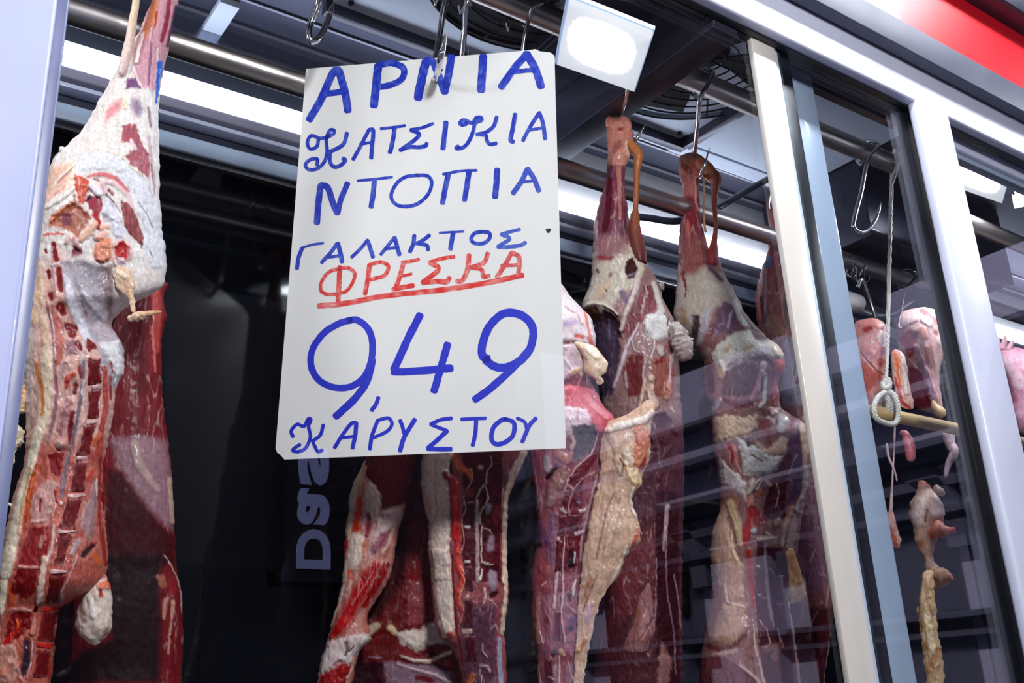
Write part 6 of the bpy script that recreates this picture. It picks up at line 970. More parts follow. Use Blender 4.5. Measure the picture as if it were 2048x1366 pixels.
# ---------------------------------------------------------------- carcass on the middle hook
c5, f5 = carcass('lamb carcass with fatty rump and long cut chest, middle hook left of the ivory post', 1430, 620, .37)
lobe('body', c5, f5, [(305, 1368, 1398), (311, 1362, 1404), (322, 1358, 1412), (336, 1357, 1414), (350, 1358, 1408), (362, 1362, 1400), (376, 1365, 1399), (398, 1366, 1400), (420, 1364, 1400), (450, 1361, 1404), (475, 1358, 1412), (500, 1357, 1418), (513, 1357, 1434), (540, 1355, 1445), (572, 1353, 1463), (600, 1350, 1478), (629, 1346, 1493), (650, 1352, 1512), (673, 1372, 1533), (691, 1386, 1558), (705, 1398, 1566), (721, 1408, 1570), (740, 1408, 1568), (752, 1408, 1560), (770, 1408, 1556), (797, 1412, 1560), (815, 1424, 1562), (828, 1424, 1580), (850, 1424, 1612), (880, 1426, 1626), (916, 1430, 1630), (950, 1436, 1624), (988, 1440, 1615), (1013, 1440, 1608), (1067, 1424, 1600), (1120, 1420, 1590), (1150, 1426, 1576), (1200, 1420, 1577), (1241, 1412, 1585), (1295, 1404, 1593), (1348, 1400, 1600), (1380, 1400, 1604), (1470, 1400, 1610)], (150, 110, 106), [
 Pg('D1', (196, 126, 108), [(690, 280), (900, 280), (910, 420), (870, 470), (730, 470), (700, 400)], 2, soft=10, nb=1), L('D1', (150, 82, 74), [(740, 400, 30), (790, 440, 30)], -1, n=1), L('D1', (222, 160, 140), [(760, 340, 36), (850, 350, 24)], 2), Pg('D1', (176, 110, 104), [(730, 470), (862, 470), (862, 640), (740, 640)], 1, soft=14), Pg('D1', (132, 66, 74), [(735, 620), (865, 620), (890, 800), (915, 960), (930, 1120), (700, 1120), (715, 900)], 0, soft=20, f=.4), L('D1', (206, 156, 146), [(835, 480, 14), (830, 640, 12), (850, 720, 10)], 2), L('D1', (150, 56, 62), [(800, 720, 14), (800, 900, 16)], -1), L('D1', (186, 116, 104), [(770, 800, 20), (780, 1000, 24), (740, 1100, 20)], 2), L('D1', (92, 48, 60), [(735, 800, 12), (720, 1000, 14)], 0), L('D1', (112, 74, 80), [(870, 900, 26), (890, 1080, 30)], 0),
 Pg('C2', (196, 182, 170), [(180, 270), (440, 240), (560, 300), (660, 440), (780, 640), (600, 620), (520, 600), (440, 720), (360, 900), (260, 880), (140, 740), (120, 600), (150, 430)], 2, soft=30, n=1.4, nb=.8), Pg('C2', (148, 94, 90), [(170, -40), (420, -40), (420, 180), (330, 300), (180, 330)], 0, soft=50, f=.3), L('C2', (96, 74, 84), [(440, 120, 30), (460, 260, 40), (560, 360, 40)], 0, soft=.9), L('C2', (206, 166, 156), [(170, 220, 10), (160, 420, 12), (135, 600, 12)], 1), L('C2', (130, 60, 60), [(210, 290, 16), (230, 440, 14), (240, 520, 10)], -1, n=1), L('C2', (176, 144, 122), [(200, 640, 60), (230, 750, 50)], 0, soft=.9), L('C2', (206, 196, 184), [(420, 400, 60), (560, 460, 60)], 1),
 Pg('C2', (74, 52, 56), [(290, 690), (360, 680), (370, 860), (330, 930), (280, 900)], -3, soft=14), Pg('C2', (126, 98, 116), [(560, 560), (660, 580), (715, 760), (700, 840), (560, 860), (440, 880), (440, 780), (500, 740)], 0, soft=12, f=.35), L('C2', (206, 196, 206), [(640, 680, 12), (620, 800, 10), (660, 640, 8)], 1), L('C2', (130, 78, 84), [(480, 780, 34), (460, 860, 24)], 0, f=.3), L('C2', (190, 180, 186), [(420, 650, 40), (400, 800, 40), (350, 940, 30)], 1, f=.3), L('C2', (226, 222, 220), [(680, 560, 34), (720, 690, 30), (770, 760, 40)], 3),  # first patch: a dark shadow painted into the flesh
 Pg('C2', (232, 226, 216), [(470, 1050), (520, 960), (620, 870), (720, 830), (830, 830), (860, 900), (930, 930), (990, 890), (1090, 960), (1140, 1060), (1060, 1080), (1000, 1065), (900, 1035), (800, 1060), (740, 1140), (640, 1180), (560, 1230), (520, 1140)], 4, soft=7, n=1, nb=1.2), L('C2', (110, 88, 100), [(830, 800, 16), (880, 870, 26), (950, 890, 20)], 0), L('C2', (40, 34, 40), [(790, 725, 10), (845, 795, 9), (900, 830, 8)], 0, n=1.3), L('C2', (206, 190, 160), [(780, 1000, 40), (840, 970, 30)], 1), L('C2', (216, 180, 166), [(600, 1010, 30), (640, 960, 14)], 0), L('C2', (60, 50, 46), [(695, 995, 9)]), L('C2', (244, 222, 190), [(1040, 950, 50), (1090, 1030, 40)], 3), L('C2', (160, 140, 140), [(700, 1100, 40), (620, 1150, 30)], 0, soft=.9),
 Pg('C2', (208, 96, 58), [(1050, 1090), (1140, 1080), (1135, 1170), (1090, 1230), (1055, 1180)], 2, soft=8), Pg('C2', (86, 28, 32), [(820, 1090), (900, 1045), (980, 1062), (1035, 1110), (1060, 1200), (980, 1130), (890, 1120)], -4, soft=6), Pg('C2', (112, 80, 82), [(580, 1250), (650, 1180), (780, 1105), (880, 1125), (890, 1250), (840, 1420), (560, 1420)], 1, soft=10), L('C2', (228, 212, 210), [(945, 1135, 40), (925, 1260, 28), (900, 1366, 16)], 4), L('C2', (150, 62, 70), [(1030, 1190, 30), (1040, 1366, 36)], 2, f=.3), L('C2', (210, 180, 150), [(540, 1140, 40), (560, 1240, 34), (610, 1200, 30)], 3), L('C2', (190, 160, 156), [(440, 1000, 30), (430, 1040, 16)], 1), L('C2', (96, 46, 46), [(450, 1150, 50), (470, 1366, 50)], -1), L('C2', (150, 130, 136), [(400, 1000, 24), (360, 1150, 26), (380, 1366, 24)], 1),
 L('C4', (112, 44, 48), [(210, 270, 26), (330, 320, 46), (460, 300, 50)], 0, nb=1.2), Pg('C4', (112, 78, 78), [(230, 0), (520, 0), (500, 180), (400, 240), (220, 230)], 1, soft=14), L('C4', (206, 196, 196), [(90, 370, 36), (150, 320, 34), (180, 270, 26)], 4, f=.3), L('C4', (92, 30, 36), [(100, 390, 14)], 0), L('C4', (206, 150, 156), [(560, 20, 20), (520, 160, 30), (470, 260, 30)], 2), L('C4', (232, 222, 220), [(600, 40, 16), (590, 180, 24), (585, 290, 24), (540, 340, 20)], 4), L('C4', (74, 44, 48), [(570, 60, 9), (560, 190, 14)], -3), L('C4', (176, 96, 100), [(690, 70, 20), (660, 220, 24), (690, 320, 20), (710, 200, 20)], 3), L('C4', (196, 150, 140), [(660, 380, 40)], 4), L('C4', (100, 42, 46), [(600, 390, 60)], -1),
 Pg('C4', (218, 192, 172), [(130, 440), (240, 400), (320, 430), (400, 430), (520, 390), (520, 560), (430, 620), (300, 610), (160, 680)], 4, soft=10, n=1.3, nb=2), Pg('C4', (140, 70, 58), [(530, 460), (640, 450), (650, 640), (640, 710), (600, 600), (540, 560)], -2, soft=10), L('C4', (206, 196, 190), [(750, 420, 46), (740, 540, 50)], 3), Pg('C4', (226, 196, 180), [(500, 620), (620, 720), (740, 600), (820, 620), (780, 740), (640, 800), (520, 740)], 2, soft=14), Pg('C4', (232, 224, 220), [(330, 610), (400, 640), (430, 680), (520, 700), (640, 780), (750, 780), (740, 840), (640, 950), (500, 950), (400, 960), (390, 800)], 3, soft=10, nb=1), L('C4', (90, 84, 84), [(430, 650, 26), (440, 690, 18)], -2), L('C4', (130, 110, 106), [(570, 828, 12), (455, 770, 9)], -1),
 Pg('C4', (210, 194, 190), [(170, 780), (260, 880), (360, 960), (420, 1030), (430, 1200), (350, 1120), (200, 1030)], 3, soft=10, f=.3), L('C4', (156, 52, 52), [(260, 680, 22), (290, 780, 20), (290, 850, 12)], -1), L('C4', (196, 130, 120), [(310, 700, 18), (330, 860, 14), (370, 940, 12)], 2), L('C4', (220, 204, 186), [(480, 1000, 24), (440, 1120, 24), (560, 980, 20), (520, 1080, 24)], 3), L('C4', (110, 80, 66), [(510, 1000, 8), (590, 945, 10), (470, 1120, 8)], -2), L('C4', (150, 120, 80), [(280, 1180, 40), (330, 1280, 30)], 0, soft=.9),
 Pg('C4', (112, 82, 100), [(800, 560), (920, 560), (940, 900), (890, 1180), (800, 1220), (800, 950)], 0, soft=20, f=.3), Pg('C4', (92, 40, 46), [(690, 920), (790, 760), (840, 780), (800, 980), (770, 1340), (540, 1400), (640, 1000)], -1, soft=8, nb=1.8), L('C4', (196, 170, 160), [(700, 1040, 8), (720, 1120, 8), (690, 1260, 8)], 2), L('C4', (200, 180, 176), [(880, 770, 7), (830, 880, 7), (810, 950, 7)], 1.5), L('C4', (120, 42, 40), [(830, 380, 20), (830, 500, 24), (880, 420, 40)], 0), L('C4', (226, 192, 168), [(950, 330, 44), (945, 520, 50), (960, 640, 56), (965, 760, 44), (950, 870, 26)], 4), L('C4', (206, 146, 136), [(1010, 760, 40), (1020, 900, 40), (1000, 1000, 26)], 2, nb=1.5), L('C4', (230, 214, 208), [(965, 900, 34), (960, 1050, 40), (920, 1180, 24), (880, 1280, 26)], 4), L('C4', (150, 96, 104), [(920, 1080, 18), (850, 1240, 18)], -1), L('C4', (196, 150, 150), [(930, 1180, 24), (920, 1300, 20)], 1, nb=1), L('C4', (150, 30, 34), [(480, 1280, 60), (540, 1366, 70)], 0), L('C4', (206, 140, 130), [(440, 1240, 20), (470, 1160, 26)], 2), L('C4', (186, 110, 92), [(540, 1120, 44)], 2, nb=1), L('C4', (206, 176, 160), [(640, 1050, 20), (600, 1010, 14)], 3),
 Pg('C5', (208, 172, 154), [(130, 40), (190, 40), (250, 350), (320, 480), (335, 760), (190, 750), (140, 600), (70, 450), (90, 250)], 2, soft=12, f=.2), L('C5', (232, 206, 180), [(230, 230, 12), (250, 400, 12), (300, 480, 10)], 1), L('C5', (206, 180, 150), [(220, 20, 34), (280, 180, 34), (300, 330, 26)], 2, f=.3), L('C5', (170, 30, 30), [(400, 120, 50), (350, 230, 44), (345, 320, 30)], 1), L('C5', (206, 196, 206), [(400, 230, 30)], 3), L('C5', (168, 66, 54), [(365, 380, 24), (385, 620, 26), (410, 800, 24)], 1), Pg('C5', (80, 32, 40), [(420, 340), (600, 360), (650, 400), (660, 760), (690, 950), (720, 1200), (745, 1500), (500, 1500), (430, 1000), (410, 700)], 0, soft=8, nb=1), L('C5', (150, 128, 142), [(490, 280, 12), (487, 420, 16), (500, 640, 18), (530, 850, 18), (550, 940, 10)], 2), L('C5', (190, 160, 140), [(570, 180, 26), (590, 150, 18)], 3), L('C5', (206, 180, 160), [(500, 250, 16), (540, 280, 14), (430, 290, 18)], 2), L('C5', (220, 200, 196), [(435, 490, 16), (445, 705, 16)], 2), L('C5', (120, 96, 112), [(590, 560, 30), (590, 680, 30)], 0), L('C5', (40, 14, 18), [(570, 545, 20), (560, 740, 14)], -2), L('C5', (176, 140, 136), [(520, 510, 8), (560, 560, 8)], 1.5), L('C5', (196, 160, 140), [(440, 890, 8), (500, 970, 8), (525, 1070, 8)], 1.5), L('C5', (206, 176, 176), [(580, 960, 9), (600, 1040, 9), (620, 1100, 8)], 1.5), L('C5', (120, 106, 128), [(620, 980, 40)], 0), L('C5', (140, 84, 66), [(500, 1110, 40), (600, 1080, 30), (560, 1180, 40)], 2, nb=1.5), L('C5', (96, 40, 40), [(560, 1260, 60), (640, 1330, 50)], 0, nb=1.8), L('C5', (110, 44, 42), [(460, 960, 40)], 0),
 L('C5', (206, 166, 148), [(615, 340, 16), (640, 200, 20), (690, 60, 24)], 3), L('C5', (190, 160, 150), [(700, 120, 30), (680, 280, 36), (670, 360, 30)], 3), L('C5', (216, 176, 156), [(655, 720, 10), (685, 900, 14), (708, 1060, 14), (725, 1200, 14), (745, 1366, 16)], 3), L('C5', (220, 190, 140), [(645, 400, 16), (655, 440, 12)], 3),
 Pg('C5', (204, 168, 150), [(170, 780), (320, 750), (350, 880), (330, 980), (220, 1070), (100, 1040), (130, 900)], 3, soft=14), L('C5', (226, 200, 186), [(180, 640, 10), (200, 760, 10), (330, 800, 10)], 2), L('C5', (120, 66, 70), [(60, 1090, 26), (200, 1140, 24), (330, 1020, 14)], -1), L('C5', (190, 160, 150), [(100, 1160, 20), (250, 1130, 24)], 2), Pg('C5', (126, 74, 78), [(-20, 1150), (200, 1180), (420, 1300), (440, 1500), (-20, 1500)], 0, soft=20, f=.5), L('C5', (206, 176, 166), [(300, 1240, 14), (420, 1330, 18), (460, 1400, 18)], 3), L('C5', (212, 184, 170), [(400, 960, 9), (410, 1100, 9), (440, 1200, 9), (480, 1366, 14)], 2)],
 T=.66, Tmax=.05, depth=0., step=2.4, nx=130, seed=91, streak=.3)
for i, (c, q) in enumerate((('C5', [(415, 300), (485, 300), (485, 480), (412, 480)]), ('C5', [(415, 505), (488, 505), (495, 695), (418, 695)]), ('C5', [(425, 720), (505, 720), (520, 890), (430, 890)]), ('C5', [(540, 570), (640, 560), (645, 720), (550, 720)]), ('C5', [(560, 770), (660, 760), (680, 930), (590, 930)]))):
    patch('vertebra', c5, f5, c, q, (78, 28, 36), (130, 96, 104), .003, seed=95+i)
strand('tendon', c5, f5, 'D1', [(850, 360, 40), (890, 410, 56), (940, 460, 52), (975, 505, 44), (970, 580, 28), (966, 660, 20), (972, 760, 16), (975, 860, 15), (965, 950, 24), (955, 1040, 40), (950, 1130, 40)], (200, 132, 100), -.012, (150, 66, 72), n=20, rough=.12, seed=92)
strand('tendon', c5, f5, 'D1', [(888, 470, 8), (893, 560, 7), (890, 700, 6), (894, 820, 8), (905, 880, 10)], (206, 160, 130), -.012, (210, 170, 150), n=10, rough=.1, seed=93)
lobe('fat_flap', c5, f5, [(360, 640, 690), (400, 645, 706), (450, 650, 728), (500, 655, 745), (560, 655, 757), (620, 657, 774), (680, 660, 792), (700, 661, 800), (720, 662, 786), (745, 666, 770), (776, 676, 696)], (216, 172, 128), [L('C5', (190, 124, 82), [(680, 440, 40), (690, 520, 30)], 0, soft=.9), L('C5', (232, 204, 170), [(700, 690, 40), (670, 620, 12)], 1), L('C5', (236, 214, 180), [(680, 765, 12), (770, 725, 12), (795, 690, 10)], 2)], T=.35, Tmax=.009, depth=-.03, c='C5', seed=94, nx=40, step=2)

# ---------------------------------------------------------------- carcass behind the ivory post
c6, f6 = carcass('dark lamb carcass half hidden behind the ivory post, blue stamp on its shank', 1590, 700, .42)
lobe('body', c6, f6, [(386, 1541, 1558), (393, 1536, 1566), (410, 1532, 1568), (430, 1534, 1570), (450, 1538, 1568), (470, 1540, 1568), (490, 1538, 1570), (515, 1532, 1576), (542, 1522, 1582), (575, 1514, 1590), (620, 1512, 1600), (660, 1516, 1612), (720, 1524, 1630), (800, 1534, 1656), (900, 1545, 1676), (1000, 1560, 1690), (1107, 1580, 1694), (1150, 1584, 1686), (1175, 1586, 1690), (1193, 1588, 1686), (1212, 1590, 1676), (1233, 1591, 1668), (1281, 1594, 1660), (1335, 1597, 1652), (1366, 1600, 1648), (1470, 1602, 1644)], (146, 96, 96), [
 L('C8', (170, 96, 96), [(190, 180, 40), (200, 240, 36), (210, 330, 30)], 1, nb=1), L('C8', (130, 66, 74), [(190, 440, 20), (185, 600, 30)], 0, f=.3), L('C8', (70, 92, 120), [(172, 520, 16), (160, 570, 22)], 0, soft=.5, n=1), L('C8', (130, 140, 160), [(170, 510, 9)], 0, n=1), L('C8', (120, 74, 82), [(220, 520, 24), (230, 700, 36)], 0), L('C8', (196, 146, 136), [(255, 480, 14), (280, 620, 14), (300, 700, 12)], 1), L('C8', (196, 120, 112), [(110, 700, 16), (110, 800, 14), (120, 880, 12)], 1), L('C8', (96, 44, 50), [(125, 760, 12), (150, 900, 20)], -1), L('C8', (170, 126, 112), [(200, 900, 60), (230, 980, 60)], 1), L('C8', (90, 60, 66), [(270, 780, 24), (270, 930, 16)], 0), Pg('C8', (160, 152, 164), [(260, 1010), (340, 960), (400, 1100), (420, 1400), (250, 1400)], 1, soft=16, f=.4), L('C8', (90, 70, 80), [(330, 1130, 7), (320, 1220, 6)], -1), L('C8', (120, 56, 62), [(360, 1210, 26), (340, 1260, 20)], 0),
 Pg('C5', (132, 92, 108), [(700, -200), (1000, -200), (1000, 200), (1060, 500), (900, 700), (780, 700), (700, 300)], 0, soft=30, f=.35), L('C5', (206, 186, 196), [(960, 130, 24), (930, 30, 26)], 2), L('C5', (190, 160, 166), [(860, 370, 7), (820, 470, 7)], 1.5), L('C5', (196, 160, 160), [(990, 350, 9), (985, 500, 10), (960, 680, 9), (930, 860, 10), (900, 1000, 10), (880, 1110, 10)], 2), L('C5', (220, 206, 206), [(1025, 640, 16), (1010, 700, 16)], 3), L('C5', (196, 166, 166), [(910, 770, 14)], 2), L('C5', (176, 140, 146), [(920, 560, 8), (980, 600, 8), (1020, 560, 8)], 1.5), Pg('C5', (92, 44, 48), [(780, 800), (1010, 800), (980, 1000), (960, 1400), (760, 1400), (740, 1000)], 0, soft=14, nb=1.4), L('C5', (150, 106, 112), [(880, 830, 7), (830, 920, 7), (820, 1060, 7)], 1.5), L('C5', (206, 166, 150), [(1010, 880, 10), (970, 1050, 10), (945, 1250, 10), (930, 1366, 10)], 2), L('C5', (60, 22, 26), [(860, 950, 26), (840, 1100, 30)], -2), L('C5', (130, 66, 60), [(830, 1180, 24), (880, 1240, 24), (860, 1320, 30)], 2, nb=1.5)],
 T=.62, Tmax=.045, depth=0., step=2.6, nx=100, seed=101)

# ---------------------------------------------------------------- right pane: joints of meat, rope and bar
def joint(label, px, py, y, group=None):
    fr = Frame(px, py, y*K); return thing('hanging_joint', label, 'meat', fr.o, group), fr
j1, g1 = joint('pink meat joint left of the white rope, seen through the narrow pane', 1740, 740, .30)
lobe('body', j1, g1, [(636, 1730, 1756), (641, 1716, 1764), (650, 1708, 1772), (665, 1704, 1776), (685, 1704, 1778), (710, 1706, 1776), (740, 1710, 1774), (770, 1716, 1770), (790, 1724, 1764), (810, 1732, 1758)], (228, 172, 164), [
 L('C7', (226, 160, 156), [(200, 320, 40), (300, 300, 40), (400, 360, 36)], 3), L('C7', (186, 90, 92), [(250, 390, 44), (300, 370, 24)], 0, nb=1.4), L('C7', (246, 226, 220), [(400, 450, 60), (440, 520, 50)], 4), L('C7', (222, 150, 146), [(240, 560, 40), (330, 610, 60), (430, 580, 40)], 4), L('C7', (130, 60, 60), [(200, 600, 10), (260, 680, 10), (330, 760, 10), (420, 830, 8)], -3), Pg('C7', (198, 116, 106), [(170, 640), (300, 760), (420, 850), (360, 900), (260, 1020), (220, 900)], 0, soft=8, f=.3), L('C7', (190, 110, 100), [(400, 700, 60)], 1)], T=.85, Tmax=.05, seed=111, nx=70, step=2)
lobe('rib_flap', j1, g1, [(580, 505, 580), (640, 500, 630), (720, 500, 655), (800, 505, 662), (880, 515, 672), (960, 530, 684), (1040, 545, 700), (1100, 565, 715), (1140, 590, 722), (1165, 640, 712)], (236, 196, 184), [L('C7', (226, 130, 84), [(530, 600, 36), (560, 700, 40), (570, 820, 36), (590, 960, 20)], 0, soft=.9), L('C7', (246, 222, 214), [(610, 640, 30), (630, 800, 30), (650, 1000, 30)], 2, nb=1), L('C7', (190, 90, 86), [(540, 860, 14), (600, 1090, 30), (680, 1150, 24)], 0)], T=.5, Tmax=.014, depth=-.03, c='C7', seed=112, nx=46, step=2)
j2, g2 = joint('larger pink and white meat joint right of the white rope', 1840, 720, .34)
lobe('body', j2, g2, [(614, 1838, 1858), (619, 1816, 1870), (630, 1800, 1878), (645, 1793, 1884), (665, 1792, 1888), (690, 1796, 1889), (720, 1806, 1884), (745, 1812, 1880), (770, 1818, 1880), (800, 1824, 1884), (820, 1842, 1886), (828, 1860, 1884)], (246, 208, 202), [
 L('C7', (246, 220, 214), [(600, 330, 60), (700, 250, 60), (800, 250, 50), (880, 330, 40)], 4), L('C7', (222, 140, 140), [(800, 200, 30), (880, 250, 30), (960, 320, 30)], 3, nb=1), Pg('C7', (206, 84, 76), [(580, 480), (680, 380), (760, 400), (780, 470), (720, 540), (730, 640), (680, 680), (640, 580)], -3, soft=10), L('C7', (150, 54, 60), [(720, 460, 40), (740, 430, 30)], -2), L('C7', (240, 170, 146), [(800, 380, 40), (820, 450, 40)], 2), L('C7', (216, 186, 206), [(740, 560, 34), (780, 660, 34), (850, 850, 40), (920, 1050, 40)], 2), L('C7', (240, 200, 196), [(880, 560, 50), (900, 760, 50), (940, 960, 44)], 2), L('C7', (180, 128, 136), [(935, 420, 34)], -2), Pg('C7', (186, 84, 86), [(660, 740), (780, 780), (860, 960), (900, 1150), (740, 1170), (690, 1000)], -2, soft=10, f=.3), L('C7', (150, 66, 72), [(800, 900, 20), (860, 1100, 24)], -1), L('C7', (246, 190, 180), [(660, 680, 16), (700, 720, 22), (750, 770, 14)], 4), L('C7', (244, 230, 226), [(980, 520, 30), (1000, 350, 16)], 3)], T=.8, Tmax=.05, seed=113, nx=80, step=2)
strand('sinew', j2, g2, 'C7', [(1000, 500, 20), (1025, 580, 24), (1035, 650, 14), (1030, 720, 8)], (236, 220, 214), -.01, n=12, seed=114)
strand('sinew', j2, g2, 'C7', [(905, 1080, 16), (930, 1150, 40), (980, 1200, 50), (1010, 1240, 24)], (232, 206, 170), -.02, n=14, seed=115)
for nm, pts, r in (('wire_loop', [(1716, 575, .30), (1724, 560, .30), (1736, 590, .31), (1748, 625, .31), (1754, 645, .31)], .0032),):
    hook('bright steel hook rod in the left pink joint', pts, r)
rhook('thin steel hook over the rear rail in the right pink joint', 1814, [(1812, 580, .365), (1803, 620, .36), (1797, 645, .355), (1800, 656, .35), (1806, 650, .345)], .0024, 2.57, .4)
wl_ = thing('wire_bundle', 'loose bundle of thin wire rings around the rear rail beyond the post', 'wire', pt3(1705, 535, .4))
for k in range(6):
    a = np.linspace(-.3, 4.6, 26); cx, cy = 1692+k*6.5, 528+k*3
    P3 = np.array([pt3(cx+15*math.cos(q)+4*math.sin(3*q+k), cy+22*math.sin(q), .4+.03*math.cos(q*1.3+k)) for q in a]); tube('wire_ring', P3, .0011, M_HOOK, wl_, 6)
j3, g3 = joint('pale poultry leg cluster hanging low in the narrow pane', 1852, 1050, .30)
lobe('body', j3, g3, [(960, 1836, 1850), (985, 1830, 1868), (1010, 1820, 1885), (1030, 1818, 1891), (1045, 1822, 1888), (1060, 1826, 1886), (1080, 1828, 1875), (1100, 1836, 1868), (1115, 1846, 1866), (1135, 1850, 1880), (1155, 1855, 1900), (1170, 1862, 1896), (1180, 1864, 1880)], (222, 190, 176), [
 L('F', (236, 216, 210), [(360, 420, 40), (350, 520, 44)], 3), L('F', (230, 204, 196), [(450, 440, 40), (450, 490, 36)], 3), L('F', (206, 130, 116), [(430, 590, 40), (470, 590, 26)], 2), L('F', (150, 110, 100), [(400, 470, 8), (390, 530, 8)], -3), L('F', (190, 140, 110), [(370, 640, 40)], 0, soft=.9), L('F', (236, 210, 190), [(450, 780, 40), (490, 820, 30)], 2), L('F', (186, 120, 104), [(400, 330, 40), (370, 320, 24)], 0)], T=.9, Tmax=.035, seed=116, nx=60, step=2, jag=2)
strand('wing_tip', j3, g3, 'F', [(430, 560, 40), (480, 575, 34), (520, 575, 16), (550, 568, 14)], (232, 170, 156), -.03, (180, 90, 84), n=16, rough=.3, seed=117)
strand('wing_tip', j3, g3, 'F', [(430, 790, 20), (480, 810, 38), (515, 828, 22), (522, 840, 10)], (226, 190, 170), -.025, (214, 150, 140), n=16, rough=.3, seed=118)
strand('wing_tip', j3, g3, 'F', [(440, 340, 12), (465, 370, 20), (490, 392, 8)], (226, 200, 194), -.02, n=12, rough=.3, seed=119)
j4, g4 = joint('long tan mottled strip of tripe hanging at the bottom of the narrow pane', 1858, 1250, .28)
lobe('body', j4, g4, [(1140, 1848, 1866), (1165, 1842, 1868), (1190, 1838, 1870), (1220, 1834, 1872), (1250, 1838, 1876), (1280, 1842, 1880), (1310, 1846, 1884), (1340, 1850, 1888), (1366, 1852, 1890), (1450, 1856, 1896)], (206, 178, 148), [
 L('F', (150, 120, 90), [(360, 960, 12), (370, 1090, 12), (350, 1130, 10)], -2, n=1), L('F', (170, 140, 106), [(400, 900, 14), (430, 1050, 12), (390, 1190, 16)], -2, n=1), L('F', (232, 210, 180), [(400, 1000, 24), (420, 1150, 26), (440, 1260, 30)], 3, nb=1.5), L('F', (120, 90, 70), [(330, 1040, 20), (350, 1200, 30)], 0, soft=.9), L('F', (190, 150, 120), [(460, 1200, 30), (410, 1300, 24)], 1, nb=1)], T=.6, Tmax=.03, seed=120, nx=50, step=2.2, jag=1.8, rough=2.6)
j5, g5 = joint('small pale scrap of meat half behind the second door stile', 1784, 1070, .34)
lobe('body', j5, g5, [(1022, 1774, 1788), (1040, 1772, 1792), (1060, 1774, 1796), (1080, 1780, 1802), (1096, 1788, 1800)], (206, 168, 160), [L('F', (196, 120, 108), [(215, 570, 20), (240, 650, 16)], 1)], T=.8, Tmax=.02, seed=121, nx=30, step=2)
strand('sinew', j5, g5, 'P', [(1790, 836, 2), (1788, 900, 1.6), (1784, 970, 2), (1781, 1030, 4)], (222, 200, 196), 0., n=8, seed=129)
j6, g6 = joint('pink poultry foot cluster at the right edge of the frame', 2030, 760, .26)
lobe('body', j6, g6, [(690, 1998, 2030), (705, 1996, 2060), (730, 2002, 2085), (760, 2012, 2096), (800, 2022, 2100), (840, 2030, 2095), (870, 2040, 2080)], (222, 176, 190), [L('P', (236, 206, 214), [(2010, 720, 12), (2040, 770, 14)], 2), L('P', (196, 130, 146), [(2000, 745, 8), (2030, 800, 10)], 0)], T=.8, Tmax=.04, seed=122, nx=50, step=2)
for k, p in enumerate(([(1996, 705, 6), (1996, 688, 5), (1994, 672, 2)], [(2006, 702, 6), (2009, 684, 5), (2010, 672, 2)], [(2016, 705, 6), (2022, 690, 5), (2026, 680, 2)])):
    strand('toe', j6, g6, 'P', p, (232, 190, 200), -.01, n=10, seed=123+k)
strand('skin_shred', j1, g1, 'F', [(260, 60, 10), (290, 80, 20), (310, 140, 24), (315, 190, 22), (312, 215, 12)], (226, 150, 156), 0., n=12, seed=126)
strand('skin_shred', j1, g1, 'F', [(190, 120, 6), (200, 190, 6), (230, 260, 5), (245, 320, 4)], (226, 200, 206), 0., n=8, seed=127)
strand('skin_shred', j2, g2, 'F', [(510, 60, 30), (520, 120, 24), (540, 170, 22), (510, 230, 14), (495, 300, 8)], (222, 200, 206), 0., n=10, seed=128)

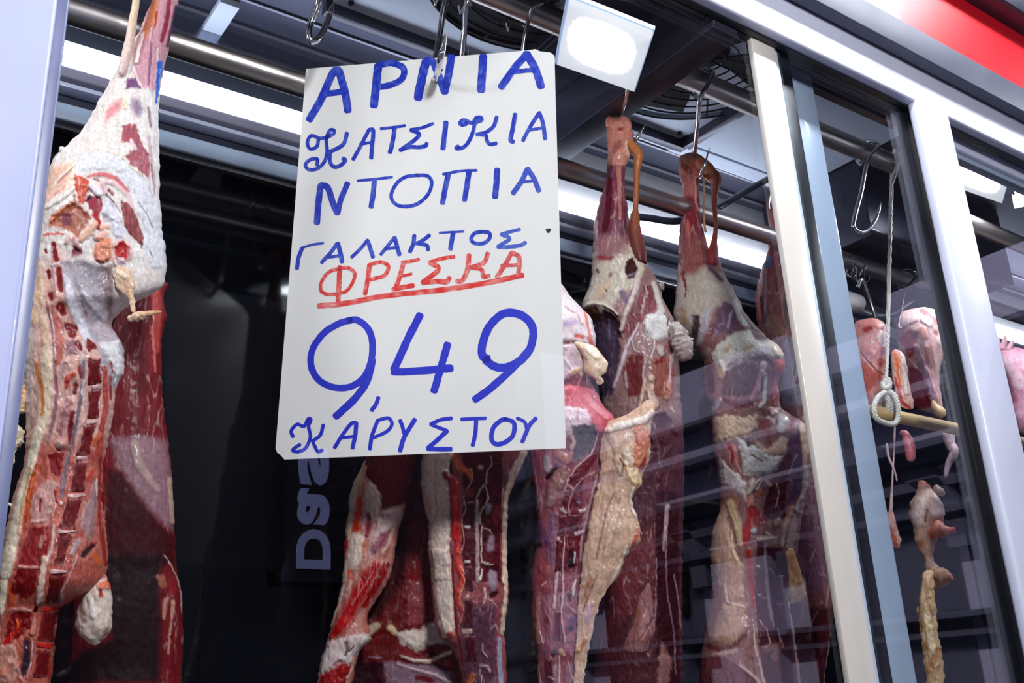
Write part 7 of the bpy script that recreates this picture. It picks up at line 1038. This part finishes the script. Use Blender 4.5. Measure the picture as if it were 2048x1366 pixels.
# wooden bar slung on a rope
bar = tube('wooden_bar', [atu(1742, 822, .22), atu(1800, 835, .22), atu(1960, 868, .22), atu(2080, 893, .22)], .0098, M_WOOD, None, 18)
tag(bar, 'pale round wooden bar slung level behind the narrow pane', 'bar')
rp = thing('rope', 'white twisted cotton rope knotted round the wooden bar', 'rope', atu(1780, 368, .21))
def twist(name, pts, r, turns):
    P = spline(np.array(pts), 14); tg = np.gradient(P, axis=0); tg /= np.linalg.norm(tg, axis=1, keepdims=True)
    ln = np.concatenate([[0], np.cumsum(np.linalg.norm(np.diff(P, axis=0), axis=1))]); n1 = np.cross(tg, [.3, 1., .2]); n1 /= np.linalg.norm(n1, axis=1, keepdims=True); n2 = np.cross(tg, n1)
    V = []; Fc = []
    for s_ in range(3):
        ph = ln/ln[-1]*turns*2*np.pi+s_*2.094
        v, f = tube_geo(P+r*.5*(np.cos(ph)[:, None]*n1+np.sin(ph)[:, None]*n2), r*.56, 7)
        Fc += [tuple(q+len(V) for q in ff) for ff in f]; V += v.tolist()
    return mesh_obj(name, V, Fc, M_ROPE, rp)
def rpt(l): return [atu(x, y, z) for x, y, z in l]
rail_top = U(1.985, .2, 2.765)
twist('cord', rpt([(1786, 318, .225), (1784, 340, .212), (1783, 368, .21), (1780, 480, .21), (1777, 600, .21), (1775, 700, .21), (1772, 762, .205)]), .0034, 60)
twist('cord_loop', rpt([(1786, 318, .225), (1790, 300, .2), (1796, 312, .178), (1792, 340, .185), (1784, 366, .2)]), .0034, 6)
twist('knot', rpt([(1768, 764, .205), (1776, 758, .20), (1779, 770, .197), (1770, 777, .197), (1766, 768, .205), (1775, 765, .2), (1778, 776, .197), (1772, 786, .2)]), .0042, 8)
for k in range(3):
    c_ = np.array((1768+k*7, 812+k*3)); twist('wrap', rpt([(c_[0]+15*math.cos(a)*.55, c_[1]+30*math.sin(a), .22-.018*math.cos(a+.6)) for a in np.linspace(-1.6, 4.9, 16)]), .0036, 9)
twist('bow', rpt([(1775, 782, .2), (1788, 790, .19), (1796, 812, .185), (1796, 836, .188), (1788, 848, .19), (1770, 846, .19), (1752, 836, .19), (1748, 815, .19), (1756, 795, .192), (1770, 784, .197)]), .004, 14)
# lamp end and cable
lt = thing('tube_lamp_end', 'white round end of a lamp tube with a hanging cable, beyond the post', 'light', atu(1700, 605, .45))
tube('socket', [atu(1655, 592, .45), atu(1700, 604, .45), atu(1716, 608, .45), atu(1719, 609, .45)], [.0185, .0185, .017, .012], M_WHITEPL, lt, 20)
tube('cable', [atu(x, y, .45) for x, y in ((1718, 614), (1732, 625), (1760, 631), (1790, 626), (1812, 612), (1830, 600))], .0022, M_WHITEPL, lt, 8, 6)
